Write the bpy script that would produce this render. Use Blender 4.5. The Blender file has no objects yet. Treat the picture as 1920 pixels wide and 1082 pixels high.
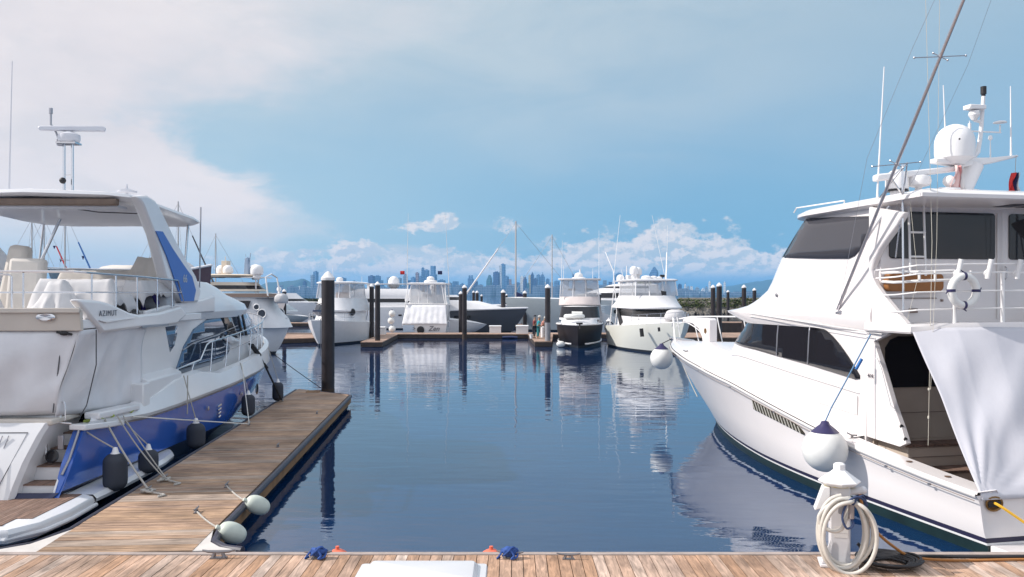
import bpy, bmesh, math, random
from mathutils import Vector, Matrix, noise as mnoise
random.seed(7)
scene = bpy.context.scene
COL = scene.collection
EYE = 3.7                      # camera height above the water, metres
FPX, U0, V0 = 1600.0, 960.0, 555.0

def ray(u, v):
    return Vector(((u - U0) / FPX, 1.0, (V0 - v) / FPX))

def atd(u, v, d):
    r = ray(u, v)
    return Vector((r.x * d, d, EYE + r.z * d))

def atz(u, v, z):
    return atd(u, v, (EYE - z) * FPX / (v - V0))

class Frame:
    """a boat's own axes: x starboard, y forward, z up from the water"""
    def __init__(s, ox, oy, fx, fy):
        n = math.hypot(fx, fy)
        s.f = Vector((fx / n, fy / n)); s.r = Vector((s.f.y, -s.f.x)); s.o = Vector((ox, oy))
        s.ang = math.atan2(-s.f.x, s.f.y)
    def _cr(s, u, v):
        r = ray(u, v); e = -s.o
        return (Vector((e.dot(s.r), e.dot(s.f), EYE)),
                Vector((r.xy.dot(s.r), r.xy.dot(s.f), r.z)))
    def sx(s, u, v, a, b=0.0):
        c, d = s._cr(u, v); t = (a + b * c.z - c.x) / (d.x - b * d.z); return c + d * t
    def sy(s, u, v, a, b=0.0):
        c, d = s._cr(u, v); t = (a + b * c.z - c.y) / (d.y - b * d.z); return c + d * t
    def sz(s, u, v, a):
        c, d = s._cr(u, v); t = (a - c.z) / d.z; return c + d * t
    def world(s, p):
        w = s.o + s.r * p[0] + s.f * p[1]
        return Vector((w.x, w.y, p[2]))

# ---------------------------------------------------------------- tags
def tag(o, label=None, cat=None, group=None, kind=None):
    if label: o['label'] = label
    if cat: o['category'] = cat
    if group: o['group'] = group
    if kind: o['kind'] = kind
    return o

def thing(name, label, cat, loc=(0, 0, 0), rz=0.0, group=None):
    o = bpy.data.objects.new(name, None); COL.objects.link(o)
    o.location = loc; o.rotation_euler = (0, 0, rz); o.empty_display_size = .2
    return tag(o, label, cat, group)

def copy_tree(o, parent=None):
    c = o.copy(); COL.objects.link(c); c.parent = parent
    for ch in [x for x in bpy.data.objects if x.parent is o]:
        copy_tree(ch, c)
    return c

# ---------------------------------------------------------------- mesh builder
class MB:
    def __init__(s): s.v = []; s.f = []
    def add(s, vs, fs):
        n = len(s.v); s.v += [Vector(p) for p in vs]; s.f += [[i + n for i in f] for f in fs]; return s
    def box(s, x0, x1, y0, y1, z0, z1, M=None):
        vs = [Vector(p) for p in ((x0,y0,z0),(x1,y0,z0),(x1,y1,z0),(x0,y1,z0),(x0,y0,z1),(x1,y0,z1),(x1,y1,z1),(x0,y1,z1))]
        if M is not None: vs = [M @ p for p in vs]
        return s.add(vs, [(0,3,2,1),(4,5,6,7),(0,1,5,4),(1,2,6,5),(2,3,7,6),(3,0,4,7)])
    def tube(s, pts, r, n=8, closed=False):
        pts = [Vector(p) for p in pts]
        m = len(pts)
        rs = r if isinstance(r, (list, tuple)) else [r] * m
        rows = []; prev = None
        for i, p in enumerate(pts):
            if closed: t = pts[(i + 1) % m] - pts[i - 1]
            else: t = pts[min(i + 1, m - 1)] - pts[max(i - 1, 0)]
            t = t.normalized() if t.length > 1e-9 else Vector((0, 0, 1))
            if prev is None:
                a = Vector((0, 0, 1)) if abs(t.z) < .9 else Vector((1, 0, 0))
                prev = (a - t * a.dot(t)).normalized()
            else:
                prev = prev - t * prev.dot(t)
                prev = prev.normalized() if prev.length > 1e-6 else t.orthogonal().normalized()
            b = t.cross(prev)
            rows.append([p + (prev * math.cos(2*math.pi*k/n) + b * math.sin(2*math.pi*k/n)) * rs[i] for k in range(n)])
        vs = [q for row in rows for q in row]; fs = []
        for i in range(m if closed else m - 1):
            j = (i + 1) % m
            for k in range(n):
                fs.append((i*n+k, i*n+(k+1) % n, j*n+(k+1) % n, j*n+k))
        if not closed:
            fs.append(tuple(range(n - 1, -1, -1))); fs.append(tuple((m-1)*n + k for k in range(n)))
        return s.add(vs, fs)
    def prism(s, poly, off):
        poly = [Vector(p) for p in poly]; off = Vector(off); n = len(poly)
        vs = poly + [p + off for p in poly]
        fs = [tuple(range(n)), tuple(range(2*n-1, n-1, -1))]
        for i in range(n): fs.append((i, (i+1) % n, n + (i+1) % n, n + i))
        return s.add(vs, fs)
    def grid(s, rows, closed=False, cap=False):
        n = len(rows[0]); m = len(rows); fs = []
        for i in range(m - 1):
            for k in range(n if closed else n - 1):
                fs.append((i*n+k, i*n+(k+1) % n, (i+1)*n+(k+1) % n, (i+1)*n+k))
        if cap:
            fs.append(tuple(range(n))); fs.append(tuple((m-1)*n + k for k in range(n)))
        return s.add([q for r in rows for q in r], fs)
    def lathe(s, prof, c=(0,0,0), n=16, axis=(0,0,1), sq=None):
        ax = Vector(axis).normalized(); a = ax.orthogonal().normalized(); b = ax.cross(a); c = Vector(c)
        rows = [[c + ax * z + (a * math.cos(2*math.pi*k/n) + b * math.sin(2*math.pi*k/n)) * max(r, 1e-4) for k in range(n)] for r, z in prof]
        return s.grid(rows, closed=True, cap=True)
    def ball(s, c, r, sc=(1,1,1), n=12, m=8, M=None):
        rows = []
        for i in range(m + 1):
            a = math.pi * i / m
            row = []
            for k in range(n):
                p = Vector((math.sin(a)*math.cos(2*math.pi*k/n)*sc[0], math.sin(a)*math.sin(2*math.pi*k/n)*sc[1], math.cos(a)*sc[2])) * r
                if i in (0, m): p = Vector((1e-4*math.cos(2*math.pi*k/n), 1e-4*math.sin(2*math.pi*k/n), math.cos(a)*sc[2]*r))
                if M is not None: p = M @ p
                row.append(Vector(c) + p)
            rows.append(row)
        return s.grid(rows, closed=True, cap=True)
    def mirror(s):
        n = len(s.v); k = len(s.f)
        s.v += [Vector((-p.x, p.y, p.z)) for p in s.v[:n]]
        s.f += [[i + n for i in reversed(f)] for f in s.f[:k]]
        return s
    def build_pair(s, name, mat, parent=None, **kw):
        b = MB(); b.v = [Vector((-p.x, p.y, p.z)) for p in s.v]; b.f = [list(reversed(f)) for f in s.f]
        return s.build(name, mat, parent, **kw), b.build(name, mat, parent, **kw)
    def build(s, name, mat, parent=None, smooth=35, bevel=0.0, seg=2, solid=0.0, sub=0, weld=False, fix=True):
        me = bpy.data.meshes.new(name); me.from_pydata([tuple(p) for p in s.v], [], [tuple(f) for f in s.f]); me.validate()
        if fix or weld:
            bm = bmesh.new(); bm.from_mesh(me)
            if weld: bmesh.ops.remove_doubles(bm, verts=bm.verts, dist=1e-4)
            if fix: bmesh.ops.recalc_face_normals(bm, faces=bm.faces)
            bm.to_mesh(me); bm.free()
        if mat: me.materials.append(mat)
        if smooth:
            me.polygons.foreach_set('use_smooth', [True] * len(me.polygons)); me.set_sharp_from_angle(angle=math.radians(smooth))
        o = bpy.data.objects.new(name, me); COL.objects.link(o); o.parent = parent
        if solid: m = o.modifiers.new('S', 'SOLIDIFY'); m.thickness = solid; m.offset = 0
        if sub: m = o.modifiers.new('U', 'SUBSURF'); m.levels = sub; m.render_levels = sub
        if bevel: m = o.modifiers.new('B', 'BEVEL'); m.width = bevel; m.segments = seg; m.limit_method = 'ANGLE'; m.angle_limit = math.radians(38); m.harden_normals = False
        return o

def lerp(a, b, t): return a + (b - a) * t
def interp(tab, x):
    if x <= tab[0][0]: return tab[0][1]
    for (a, p), (b, q) in zip(tab, tab[1:]):
        if x <= b: return lerp(p, q, (x - a) / (b - a))
    return tab[-1][1]
def spline(pts, per=8, closed=False):
    pts = [Vector(p) for p in pts]; n = len(pts); out = []
    for i in range(n if closed else n - 1):
        if closed: a, b, c, d = pts[i-1], pts[i], pts[(i+1) % n], pts[(i+2) % n]
        else: a, b, c, d = pts[max(i-1, 0)], pts[i], pts[i+1], pts[min(i+2, n-1)]
        for k in range(per):
            t = k / per
            out.append(.5 * ((2*b) + (c - a) * t + (2*a - 5*b + 4*c - d) * t*t + (3*b - a - 3*c + d) * t**3))
    if not closed: out.append(pts[-1])
    return out
def sag(a, b, s, n=10):
    a = Vector(a); b = Vector(b)
    return [a.lerp(b, i / n) - Vector((0, 0, s * 4 * (i / n) * (1 - i / n))) for i in range(n + 1)]

# ---------------------------------------------------------------- materials
MATS = {}
def mat(name, col=(.8,.8,.8), rough=.5, metal=0.0, spec=.5, coat=0.0, bump=0.0, bscale=20.0, var=0.0, vscale=3.0, stretch=(1,1,1), alpha=1.0, ior=1.45, col2=None, trans=0.0, sheen=0.0):
    if name in MATS: return MATS[name]
    m = bpy.data.materials.new(name); m.use_nodes = True; nt = m.node_tree; p = nt.nodes['Principled BSDF']; MATS[name] = m
    p.inputs['Base Color'].default_value = (*col, 1); p.inputs['Roughness'].default_value = rough
    p.inputs['Metallic'].default_value = metal; p.inputs['Specular IOR Level'].default_value = spec
    p.inputs['Coat Weight'].default_value = coat; p.inputs['Coat Roughness'].default_value = .08
    p.inputs['IOR'].default_value = ior; p.inputs['Alpha'].default_value = alpha; p.inputs['Transmission Weight'].default_value = trans
    if bump or var:
        tc = nt.nodes.new('ShaderNodeTexCoord'); mp = nt.nodes.new('ShaderNodeMapping'); mp.inputs['Scale'].default_value = stretch
        nt.links.new(tc.outputs['Object'], mp.inputs['Vector'])
    if var:
        n = nt.nodes.new('ShaderNodeTexNoise'); n.inputs['Scale'].default_value = vscale; n.inputs['Detail'].default_value = 6
        nt.links.new(mp.outputs[0], n.inputs['Vector'])
        r = nt.nodes.new('ShaderNodeMapRange'); r.inputs['From Min'].default_value = .3; r.inputs['From Max'].default_value = .7
        nt.links.new(n.outputs[0], r.inputs['Value'])
        mx = nt.nodes.new('ShaderNodeMix'); mx.data_type = 'RGBA'
        c2 = col2 or tuple(c * (1 - var) for c in col)
        mx.inputs[6].default_value = (*c2, 1); mx.inputs[7].default_value = (*col, 1)
        nt.links.new(r.outputs[0], mx.inputs[0]); nt.links.new(mx.outputs[2], p.inputs['Base Color'])
    if bump:
        n = nt.nodes.new('ShaderNodeTexNoise'); n.inputs['Scale'].default_value = bscale; n.inputs['Detail'].default_value = 4
        nt.links.new(mp.outputs[0], n.inputs['Vector'])
        b = nt.nodes.new('ShaderNodeBump'); b.inputs['Strength'].default_value = bump; b.inputs['Distance'].default_value = .02
        nt.links.new(n.outputs[0], b.inputs['Height']); nt.links.new(b.outputs[0], p.inputs['Normal'])
    return m
GEL = mat('white_gelcoat', (.735,.70,.70), .25, coat=.35, var=.05, vscale=.9, col2=(.69,.655,.65), stretch=(1.6,.5,1))
GEL2 = mat('aged_gelcoat', (.70,.68,.67), .4, coat=.15, var=.10, vscale=1.7)
CREAM = mat('cream_gelcoat', (.62,.56,.49), .45, var=.12, vscale=2)
STEEL = mat('stainless_steel', (.62,.62,.64), .22, metal=1.0)
CHROME = mat('dull_aluminium', (.35,.35,.38), .35, metal=.8)
BLACK = mat('black_rubber', (.018,.017,.02), .55)
DGLASS = mat('tinted_glass', (.012,.012,.016), .06, spec=.5)
BGLASS = mat('mirror_tinted_glass', (.10,.16,.25), .03, metal=.75)
BLUEP = mat('blue_gloss_paint', (.036,.12,.47), .16, coat=.6, var=.08, vscale=2)
NAVY = mat('navy_paint', (.015,.02,.06), .3)
WHITE = mat('white_paint', (.78,.77,.77), .4, var=.06)
CANVAS = mat('white_canvas', (.72,.72,.75), .8, bump=.7, bscale=3.5, var=.14, vscale=1.6)
VINYL = mat('white_vinyl', (.74,.74,.72), .35, var=.06, vscale=6)
ROPEM = mat('rope_grey', (.42,.40,.37), .9, bump=.6, bscale=120)
ROPEW = mat('rope_white', (.66,.64,.60), .8)
ROPEK = mat('rope_black', (.02,.02,.022), .8)
ROPEB = mat('rope_blue', (.04,.12,.38), .8)
# ---------------------------------------------------------------- camera, sun, sky
cd = bpy.data.cameras.new('camera'); cam = bpy.data.objects.new('camera', cd); COL.objects.link(cam)
cam.location = (0, 0, EYE); cam.rotation_euler = (math.radians(90), 0, 0)
cd.sensor_width = 36; cd.lens = 36 * FPX / 1920; cd.shift_y = (V0 - 541) / 1920; cd.clip_start = .1; cd.clip_end = 60000
scene.camera = cam
scene.view_settings.view_transform = 'Standard'; scene.view_settings.look = 'None'
scene.view_settings.exposure = 0.32; scene.view_settings.gamma = 1.0
scene.render.film_transparent = False
scene.cycles.use_denoising = True
scene.cycles.max_bounces = 8; scene.cycles.volume_bounces = 0; scene.cycles.sample_clamp_indirect = 6
scene.cycles.transparent_max_bounces = 12

SUN_DIR = Vector((-.79, -.03, .60)).normalized()      # towards the sun
sd = bpy.data.lights.new('sun', 'SUN'); sd.energy = 4.0; sd.angle = math.radians(.6); sd.color = (1.0, .94, .87)
so = bpy.data.objects.new('sun', sd); COL.objects.link(so); so.rotation_euler = SUN_DIR.to_track_quat('Z', 'Y').to_euler()

w = bpy.data.worlds.new('World'); scene.world = w; w.use_nodes = True; nt = w.node_tree; nt.nodes.clear()
L = nt.links.new
def nd(t, **k):
    n = nt.nodes.new(t)
    for a, b in k.items(): setattr(n, a, b)
    return n
def put(sock, v):
    if isinstance(v, (int, float)): sock.default_value = v
    elif isinstance(v, tuple): sock.default_value = v
    else: L(v, sock)
def mth(op, a, b=0.0, c=0.0, clamp=False):
    n = nd('ShaderNodeMath', operation=op); n.use_clamp = clamp
    put(n.inputs[0], a); put(n.inputs[1], b); put(n.inputs[2], c); return n.outputs[0]
def add(a, b): return mth('ADD', a, b)
def sub(a, b): return mth('SUBTRACT', a, b)
def mul(a, b): return mth('MULTIPLY', a, b)
def smooth(x, lo, hi, t0=0.0, t1=1.0):
    n = nd('ShaderNodeMapRange', interpolation_type='SMOOTHSTEP'); put(n.inputs[0], x); put(n.inputs[1], lo); put(n.inputs[2], hi); put(n.inputs[3], t0); put(n.inputs[4], t1); return n.outputs[0]
def curve(x, tab, x0, x1, y0, y1):
    n = nd('ShaderNodeFloatCurve'); c = n.mapping.curves[0]
    put(n.inputs['Value'], mth('DIVIDE', sub(x, x0), x1 - x0, clamp=True))
    pts = [((a - x0) / (x1 - x0), (b - y0) / (y1 - y0)) for a, b in tab]
    while len(c.points) < len(pts): c.points.new(.5, .5)
    for p, q in zip(c.points, pts): p.location = q; p.handle_type = 'AUTO'
    n.mapping.update(); return add(mul(n.outputs[0], y1 - y0), y0)
def rgbmix(f, a, b):
    n = nd('ShaderNodeMix', data_type='RGBA'); put(n.inputs[0], f)
    for s_, x in ((n.inputs[6], a), (n.inputs[7], b)):
        if isinstance(x, tuple): s_.default_value = (*x, 1)
        else: L(x, s_)
    return n.outputs[2]
def cxyz(a, b, c):
    n = nd('ShaderNodeCombineXYZ'); put(n.inputs[0], a); put(n.inputs[1], b); put(n.inputs[2], c); return n.outputs[0]
def fbm(vec, scale, detail=6, rough=.55, dist=0.0):
    n = nd('ShaderNodeTexNoise'); L(vec, n.inputs['Vector']); n.inputs['Scale'].default_value = scale
    n.inputs['Detail'].default_value = detail; n.inputs['Roughness'].default_value = rough; n.inputs['Distortion'].default_value = dist
    return n.outputs[0]

tc = nd('ShaderNodeTexCoord'); sep = nd('ShaderNodeSeparateXYZ'); L(tc.outputs['Generated'], sep.inputs[0])
dx, dy, dz = sep.outputs
az = mth('ARCTAN2', dx, dy); el = mth('ARCSINE', mth('MINIMUM', mth('MAXIMUM', dz, -1.0), 1.0))
elp = mth('MAXIMUM', el, 0.0)
sky = nd('ShaderNodeTexSky', sky_type='NISHITA'); sky.sun_disc = False
sky.sun_elevation = math.asin(SUN_DIR.z); sky.sun_rotation = math.atan2(SUN_DIR.x, SUN_DIR.y)
sky.altitude = 0; sky.air_density = 1.0; sky.dust_density = 1.2; sky.ozone_density = 1.5
skyc = nd('ShaderNodeMix', data_type='RGBA', blend_type='MULTIPLY'); skyc.inputs[0].default_value = 1; L(sky.outputs[0], skyc.inputs[6]); skyc.inputs[7].default_value = (.115, .115, .125, 1)
base = rgbmix(.78, skyc.outputs[2], rgbmix(smooth(elp, .02, .32), (.105, .33, .53), (.29, .43, .52)))
# thin grey veil high up in the middle, stronger to the left
P = cxyz(az, mul(el, 2.2), 0.0)
nA = fbm(P, 2.2, 5, .5)
veil = mul(smooth(add(elp, mul(sub(nA, .5), .40)), .06, .34), smooth(az, .60, -.20, .22, .85))
nV = fbm(cxyz(mul(az, 1.4), mul(el, 4.0), 9.0), 3.0, 7, .6, .6)
veil = mul(veil, smooth(nV, .25, .62, .55, 1.1))
c1 = rgbmix(veil, base, (.47, .54, .59))
# greenish-white haze low on the left
lowl = mul(smooth(az, .25, -.35), smooth(elp, .32, .0))
c1 = rgbmix(mul(lowl, .8), c1, (.44, .58, .65))
# the big white cloud bank on the left
edge = curve(el, [(-.05, -.40), (.045, -.32), (.085, -.245), (.12, -.27), (.15, -.335), (.18, -.37), (.22, -.29), (.28, -.19), (.34, -.10), (.6, .1)], -.05, .6, -.5, .3)
wid = curve(el, [(-.05, .14), (.05, .14), (.10, .10), (.16, .085), (.2, .16), (.27, .32), (.34, .46), (.6, .5)], -.05, .6, 0, .6)
nB = fbm(P, 6.0, 8, .60, .3)
dd = mth('DIVIDE', sub(add(edge, mul(sub(nB, .5), .42)), az), wid)
bank = smooth(dd, -.40, .70)
low_fade = smooth(el, .03, .10, .35, 1.0)
nC = fbm(P, 3.1, 6, .55)
bankc = rgbmix(smooth(nC, .38, .62), (.64, .61, .635), (.72, .675, .685))
bankc = rgbmix(mul(smooth(fbm(P, 9.0, 8, .6, .4), .48, .66), .4), bankc, (.56, .565, .60))
c2 = rgbmix(mul(mul(bank, low_fade), .97), c1, bankc)
# streaks of thin cloud, lower left and middle
Ps = cxyz(mul(az, 5.0), mul(el, 26.0), 2.0)
nS = fbm(Ps, 1.0, 6, .55)
streak = mul(mul(smooth(nS, .48, .66), smooth(el, .10, .05)), smooth(el, .0, .012))
streak = mul(streak, smooth(az, .02, -.2, .25, .8))
c2 = rgbmix(streak, c2, (.56, .57, .61))
# cumulus band
top = curve(az, [(-.5, .020), (-.34, .036), (-.25, .046), (-.20, .056), (-.15, .054), (-.10, .046), (-.06, .046), (-.03, .056), (.02, .056), (.065, .064), (.11, .074), (.145, .068), (.176, .090), (.21, .080), (.257, .066), (.30, .060), (.36, .046), (.5, .060)], -.5, .5, 0, .12)
Pc = cxyz(az, mul(el, 1.5), 5.0)
Pc2 = cxyz(add(az, .0045), sub(mul(el, 1.5), .006), 5.0)
def cum(Pv):
    a = fbm(Pv, 17.0, 8, .62, .15); b = fbm(Pv, 44.0, 6, .6)
    return add(mul(a, .72), mul(b, .28))
q, q2 = cum(Pc), cum(Pc2)
dens = sub(add(top, mul(sub(q, .5), .17)), el)
cmask = mul(smooth(dens, -.003, .0085), smooth(add(el, mul(sub(q, .5), .02)), .004, .022, .15, 1.0))
lit = smooth(sub(q2, q), -.04, .03)
hgt = smooth(sub(top, el), .045, -.01)
cc = rgbmix(lit, (.40, .49, .57), (.70, .665, .67))
cc = rgbmix(mul(hgt, .30), cc, (.72, .685, .69))
cc = rgbmix(smooth(el, .038, .010), cc, (.30, .44, .58))
c3 = rgbmix(mul(cmask, smooth(az, -.36, -.20, .6, .98)), c2, cc)
# single puffs
qp = add(mul(q, .35), mul(fbm(Pc, 34.0, 8, .65, .4), .65))
def puff(u, v, ru, rv):
    a0 = math.atan((u - U0) / FPX); e0 = math.atan((V0 - v) / FPX)
    ax = mth('DIVIDE', sub(az, a0), ru / FPX); ay = mth('DIVIDE', sub(el, e0), rv / FPX)
    r = add(mul(ax, ax), mul(ay, ay))
    return smooth(sub(add(mul(sub(qp, .5), 9.0), .75), r), .0, .9)
pf = None
for a in [(765, 428, 46, 15), (800, 424, 34, 17), (835, 420, 32, 22), (943, 432, 30, 24), (665, 468, 44, 14), (822, 470, 40, 12), (560, 478, 80, 12)]:
    x = puff(*a); pf = x if pf is None else mth('MAXIMUM', pf, x)
c4 = rgbmix(mul(pf, .9), c3, rgbmix(lit, (.46, .53, .61), (.72, .68, .68)))
# unseen bright cloud added behind the camera and overhead to lighten the shade
nH = fbm(tc.outputs['Generated'], 2.6, 7, .55)
beh = mul(smooth(nH, .36, .56), mth('MAXIMUM', smooth(dy, .35, -.1), smooth(el, .50, .85)))
c5 = rgbmix(mul(beh, .9), c4, (.93, .97, 1.06))
# dark sea-haze line right at the horizon
c5 = rgbmix(mul(smooth(el, .032, .006), smooth(az, -.1, .18, .25, .9)), c5, (.085, .25, .46))
bg = nd('ShaderNodeBackground'); L(c5, bg.inputs[0]); bg.inputs[1].default_value = 1.0
out = nd('ShaderNodeOutputWorld'); L(bg.outputs[0], out.inputs[0])

# ---------------------------------------------------------------- water
def water_mat():
    m = bpy.data.materials.new('harbour_water'); m.use_nodes = True; t = m.node_tree; p = t.nodes['Principled BSDF']
    p.inputs['Base Color'].default_value = (.002, .022, .078, 1); p.inputs['Roughness'].default_value = .02; p.inputs['IOR'].default_value = 2.0; p.inputs['Specular Tint'].default_value = (.56, .80, 1.0, 1)
    tcn = t.nodes.new('ShaderNodeTexCoord'); prev = None; bumps = []
    for sc, st, det, strn, dist in (((.7, 1.9, 1), 1.0, 2, .26, .040), ((3.2, 7.0, 1), 1.0, 2, .09, .010), ((.08, .22, 1), 1.0, 3, .5, .06)):
        mp = t.nodes.new('ShaderNodeMapping'); mp.inputs['Scale'].default_value = sc; mp.inputs['Rotation'].default_value = (0, 0, .25)
        n = t.nodes.new('ShaderNodeTexNoise'); n.inputs['Scale'].default_value = st; n.inputs['Detail'].default_value = det; n.inputs['Roughness'].default_value = .45
        b = t.nodes.new('ShaderNodeBump'); b.inputs['Strength'].default_value = strn; b.inputs['Distance'].default_value = dist
        t.links.new(tcn.outputs['Object'], mp.inputs[0]); t.links.new(mp.outputs[0], n.inputs[0]); t.links.new(n.outputs[0], b.inputs['Height'])
        if prev: t.links.new(prev.outputs[0], b.inputs['Normal'])
        prev = b; bumps.append(b)
    # light wind patches: the small ripple comes and goes over the basin
    mp = t.nodes.new('ShaderNodeMapping'); mp.inputs['Scale'].default_value = (.05, .13, 1); n = t.nodes.new('ShaderNodeTexNoise'); n.inputs['Scale'].default_value = 1.0; n.inputs['Detail'].default_value = 4
    r = t.nodes.new('ShaderNodeMapRange'); r.inputs[1].default_value = .42; r.inputs[2].default_value = .60; r.inputs[3].default_value = .03; r.inputs[4].default_value = .22
    t.links.new(tcn.outputs['Object'], mp.inputs[0]); t.links.new(mp.outputs[0], n.inputs[0]); t.links.new(n.outputs[0], r.inputs[0])
    t.links.new(r.outputs[0], bumps[1].inputs['Strength'])
    t.links.new(prev.outputs[0], p.inputs['Normal'])
    return m
mb = MB()
xs = [-14000, -2000, -300, -60, 60, 300, 2000, 14000]; ys = [-300, -20, 60, 200, 1500, 14500]
mb.grid([[(x, y, 0) for x in xs] for y in ys])
tag(mb.build('water', water_mat(), smooth=0), kind='structure')

# ---------------------------------------------------------------- hills, shore
hillm = mat('forest_hill', (.03, .07, .07), .9, var=.4, vscale=.004)
def hill(name, tab, d, deep):
    rows = []
    us = [tab[0][0] + (tab[-1][0] - tab[0][0]) * i / 70 for i in range(71)]
    for k, f in enumerate((0, .35, .7, 1.0, .8, .3, 0)):
        row = []
        for u in us:
            y = d + deep * (k - 3) / 3
            h = (V0 - interp(tab, u)) / FPX * d * f
            h *= 1 + .12 * mnoise.noise(Vector((u * .06, k * 1.7, d * .01)))
            row.append(((u - U0) / FPX * d, y, max(h, 0) - 2))
        rows.append(row)
    b = MB(); b.grid(rows); tag(b.build(name, hillm), kind='structure')
hill('hills', [(430,552),(470,540),(500,529),(523,528),(542,526),(555,525),(569,521),(581,529),(602,533),(640,544),(680,553),(720,555)], 8600, 900)
hill('hills', [(1180,554),(1250,549),(1300,543),(1357,537),(1400,530),(1440,524),(1500,515),(1600,512),(1750,520),(1900,530)], 11500, 1500)
b = MB(); b.grid([[(-2700, 5100, 1.5), (1600, 5100, 1.5)], [(-2700, 8000, 3), (1600, 8000, 3)]]); b.grid([[(-2700, 5100, -1), (1600, 5100, -1)], [(-2700, 5100, 1.5), (1600, 5100, 1.5)]])
tag(b.build('shore_land', hillm, smooth=0), kind='structure')

# ---------------------------------------------------------------- skyline
def facade(name, col, glass, fl=3.6, bay=4.5):
    m = bpy.data.materials.new(name); m.use_nodes = True; t = m.node_tree; p = t.nodes['Principled BSDF']; p.inputs['Roughness'].default_value = .5
    tcn = t.nodes.new('ShaderNodeTexCoord'); s_ = t.nodes.new('ShaderNodeSeparateXYZ'); t.links.new(tcn.outputs['Object'], s_.inputs[0])
    def mm(op, a, b):
        n = t.nodes.new('ShaderNodeMath'); n.operation = op
        for i, x in enumerate((a, b)):
            if isinstance(x, (int, float)): n.inputs[i].default_value = x
            else: t.links.new(x, n.inputs[i])
        return n.outputs[0]
    zz = mm('FRACT', mm('DIVIDE', s_.outputs[2], fl * 3), 0); xx = mm('FRACT', mm('DIVIDE', mm('ADD', s_.outputs[0], s_.outputs[1]), bay * 2), 0)
    msk = mm('MULTIPLY', mm('GREATER_THAN', zz, .35), mm('GREATER_THAN', xx, .3))
    mx = t.nodes.new('ShaderNodeMix'); mx.data_type = 'RGBA'; t.links.new(msk, mx.inputs[0])
    mx.inputs[6].default_value = (*col, 1); mx.inputs[7].default_value = (*glass, 1); t.links.new(mx.outputs[2], p.inputs['Base Color'])
    return m
FAC = dict(b=facade('blue_glass_facade', (.12,.24,.42), (.03,.09,.22)), g=facade('grey_facade', (.30,.36,.44), (.08,.13,.22)),
           w=facade('pale_facade', (.80,.80,.78), (.35,.40,.46)), t=facade('tan_facade', (.60,.50,.28), (.30,.24,.14)), d=facade('dark_facade', (.05,.10,.24), (.02,.04,.12)),
           n=facade('green_glass_facade', (.08,.20,.24), (.02,.08,.12)), r=facade('rosy_facade', (.42,.30,.30), (.12,.10,.12)))
CN = dict(b='blue', g='grey', w='pale white', t='tan yellow', d='dark', n='greenish', r='rosy')
CITY = [(545,551,540,'d','flat'),(560,564,538,'w','flat'),(565,569,541,'g','flat'),(569,574,527,'d','crown'),(574,580,539,'w','flat'),(584,588.5,517,'g','slim'),(589,595.5,510,'b','flat'),(596,603,533,'g','flat'),
 (622,632,531,'b','flat'),(637,648,522,'b','flat'),(650,658,530,'g','step'),(692,702,518,'d','flat'),(703,713,518,'b','flat'),(713,719,526,'b','step'),(727,736,521,'g','flat'),(757,764,514,'g','crown'),
 (772,778,521,'b','flat'),(780,785,512,'r','flat'),(791,795,503,'b','slim'),(796,804,507,'b','flat'),(808,818,499,'b','step'),(822,834,526,'b','flat'),(840,847,531,'g','flat'),(849,862,528,'b','step'),(873,878,534,'b','spire'),
 (878,887.5,517,'b','twin'),(888,897,528,'d','step'),(898,905,535,'d','flat'),(913,921.5,516,'n','slant'),(926,936,511,'d','flat'),(936.5,940.5,498,'w','slim'),(940,947,496,'b','flat'),(947,953,519,'b','flat'),(954,960,524,'r','step'),
 (967,975,531,'b','flat'),(976,982,519,'w','flat'),(982,986.5,517,'d','spire'),(988.5,992,532,'n','flat'),(992,995.5,517,'t','flat'),(995.5,1001,512,'d','crown'),(1001,1007,523,'d','flat'),(1007,1012,516,'b','slim'),(1013.5,1021,512,'b','spire'),(1019,1024,530,'w','flat'),
 (1040,1048,528,'b','flat'),(1058,1066,524,'g','flat'),(1073,1081,515,'b','step'),(1092,1099,527,'g','flat'),(1112,1120,522,'b','flat'),(1130,1140,526,'g','step'),(1153,1168,512,'b','crown'),(1169,1176,519,'g','flat'),(1178,1186,523,'g','flat'),
 (1218,1233,501,'b','slant'),(1247,1254,530,'b','flat'),(1271,1278,534,'d','flat'),(1283,1286.5,531,'w','spire'),(1288,1292,538,'g','flat'),(1294,1300,537,'w','step'),(1304,1311,540,'g','flat'),(1315,1321,540,'w','slant'),(1322.5,1327,539,'g','flat'),(1329,1332.5,529,'w','slim'),(1357,1360.5,530,'w','slim'),
 (579,584,544,'g','step'),(660,668,528,'b','flat'),(672,680,532,'g','crown'),(738,745,527,'b','flat'),(746,752,522,'g','flat'),(765,771,526,'d','step'),(786,791,519,'b','slim'),(864,870,533,'b','flat'),(906,911,540,'g','flat'),(922,926,531,'b','slim'),(961,966,534,'g','flat'),
 (1024,1030,524,'b','flat'),(1031,1038,530,'g','step'),(1049,1056,533,'b','crown'),(1082,1090,531,'g','flat'),(1100,1110,531,'b','flat'),(1141,1150,529,'d','step'),(1187,1196,527,'b','flat'),(1199,1208,531,'g','flat'),(1236,1245,533,'g','crown')]
CITY.sort()
SHAPE = dict(flat='flat roofed tower', step='stepped tower', crown='crowned tower', spire='tower with spire', twin='twin turreted tower', slant='slant topped tower', slim='slender tower')
ORD = 'first second third fourth fifth sixth seventh eighth ninth tenth eleventh twelfth thirteenth fourteenth fifteenth sixteenth seventeenth eighteenth nineteenth twentieth twenty-first twenty-second'.split()
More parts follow.
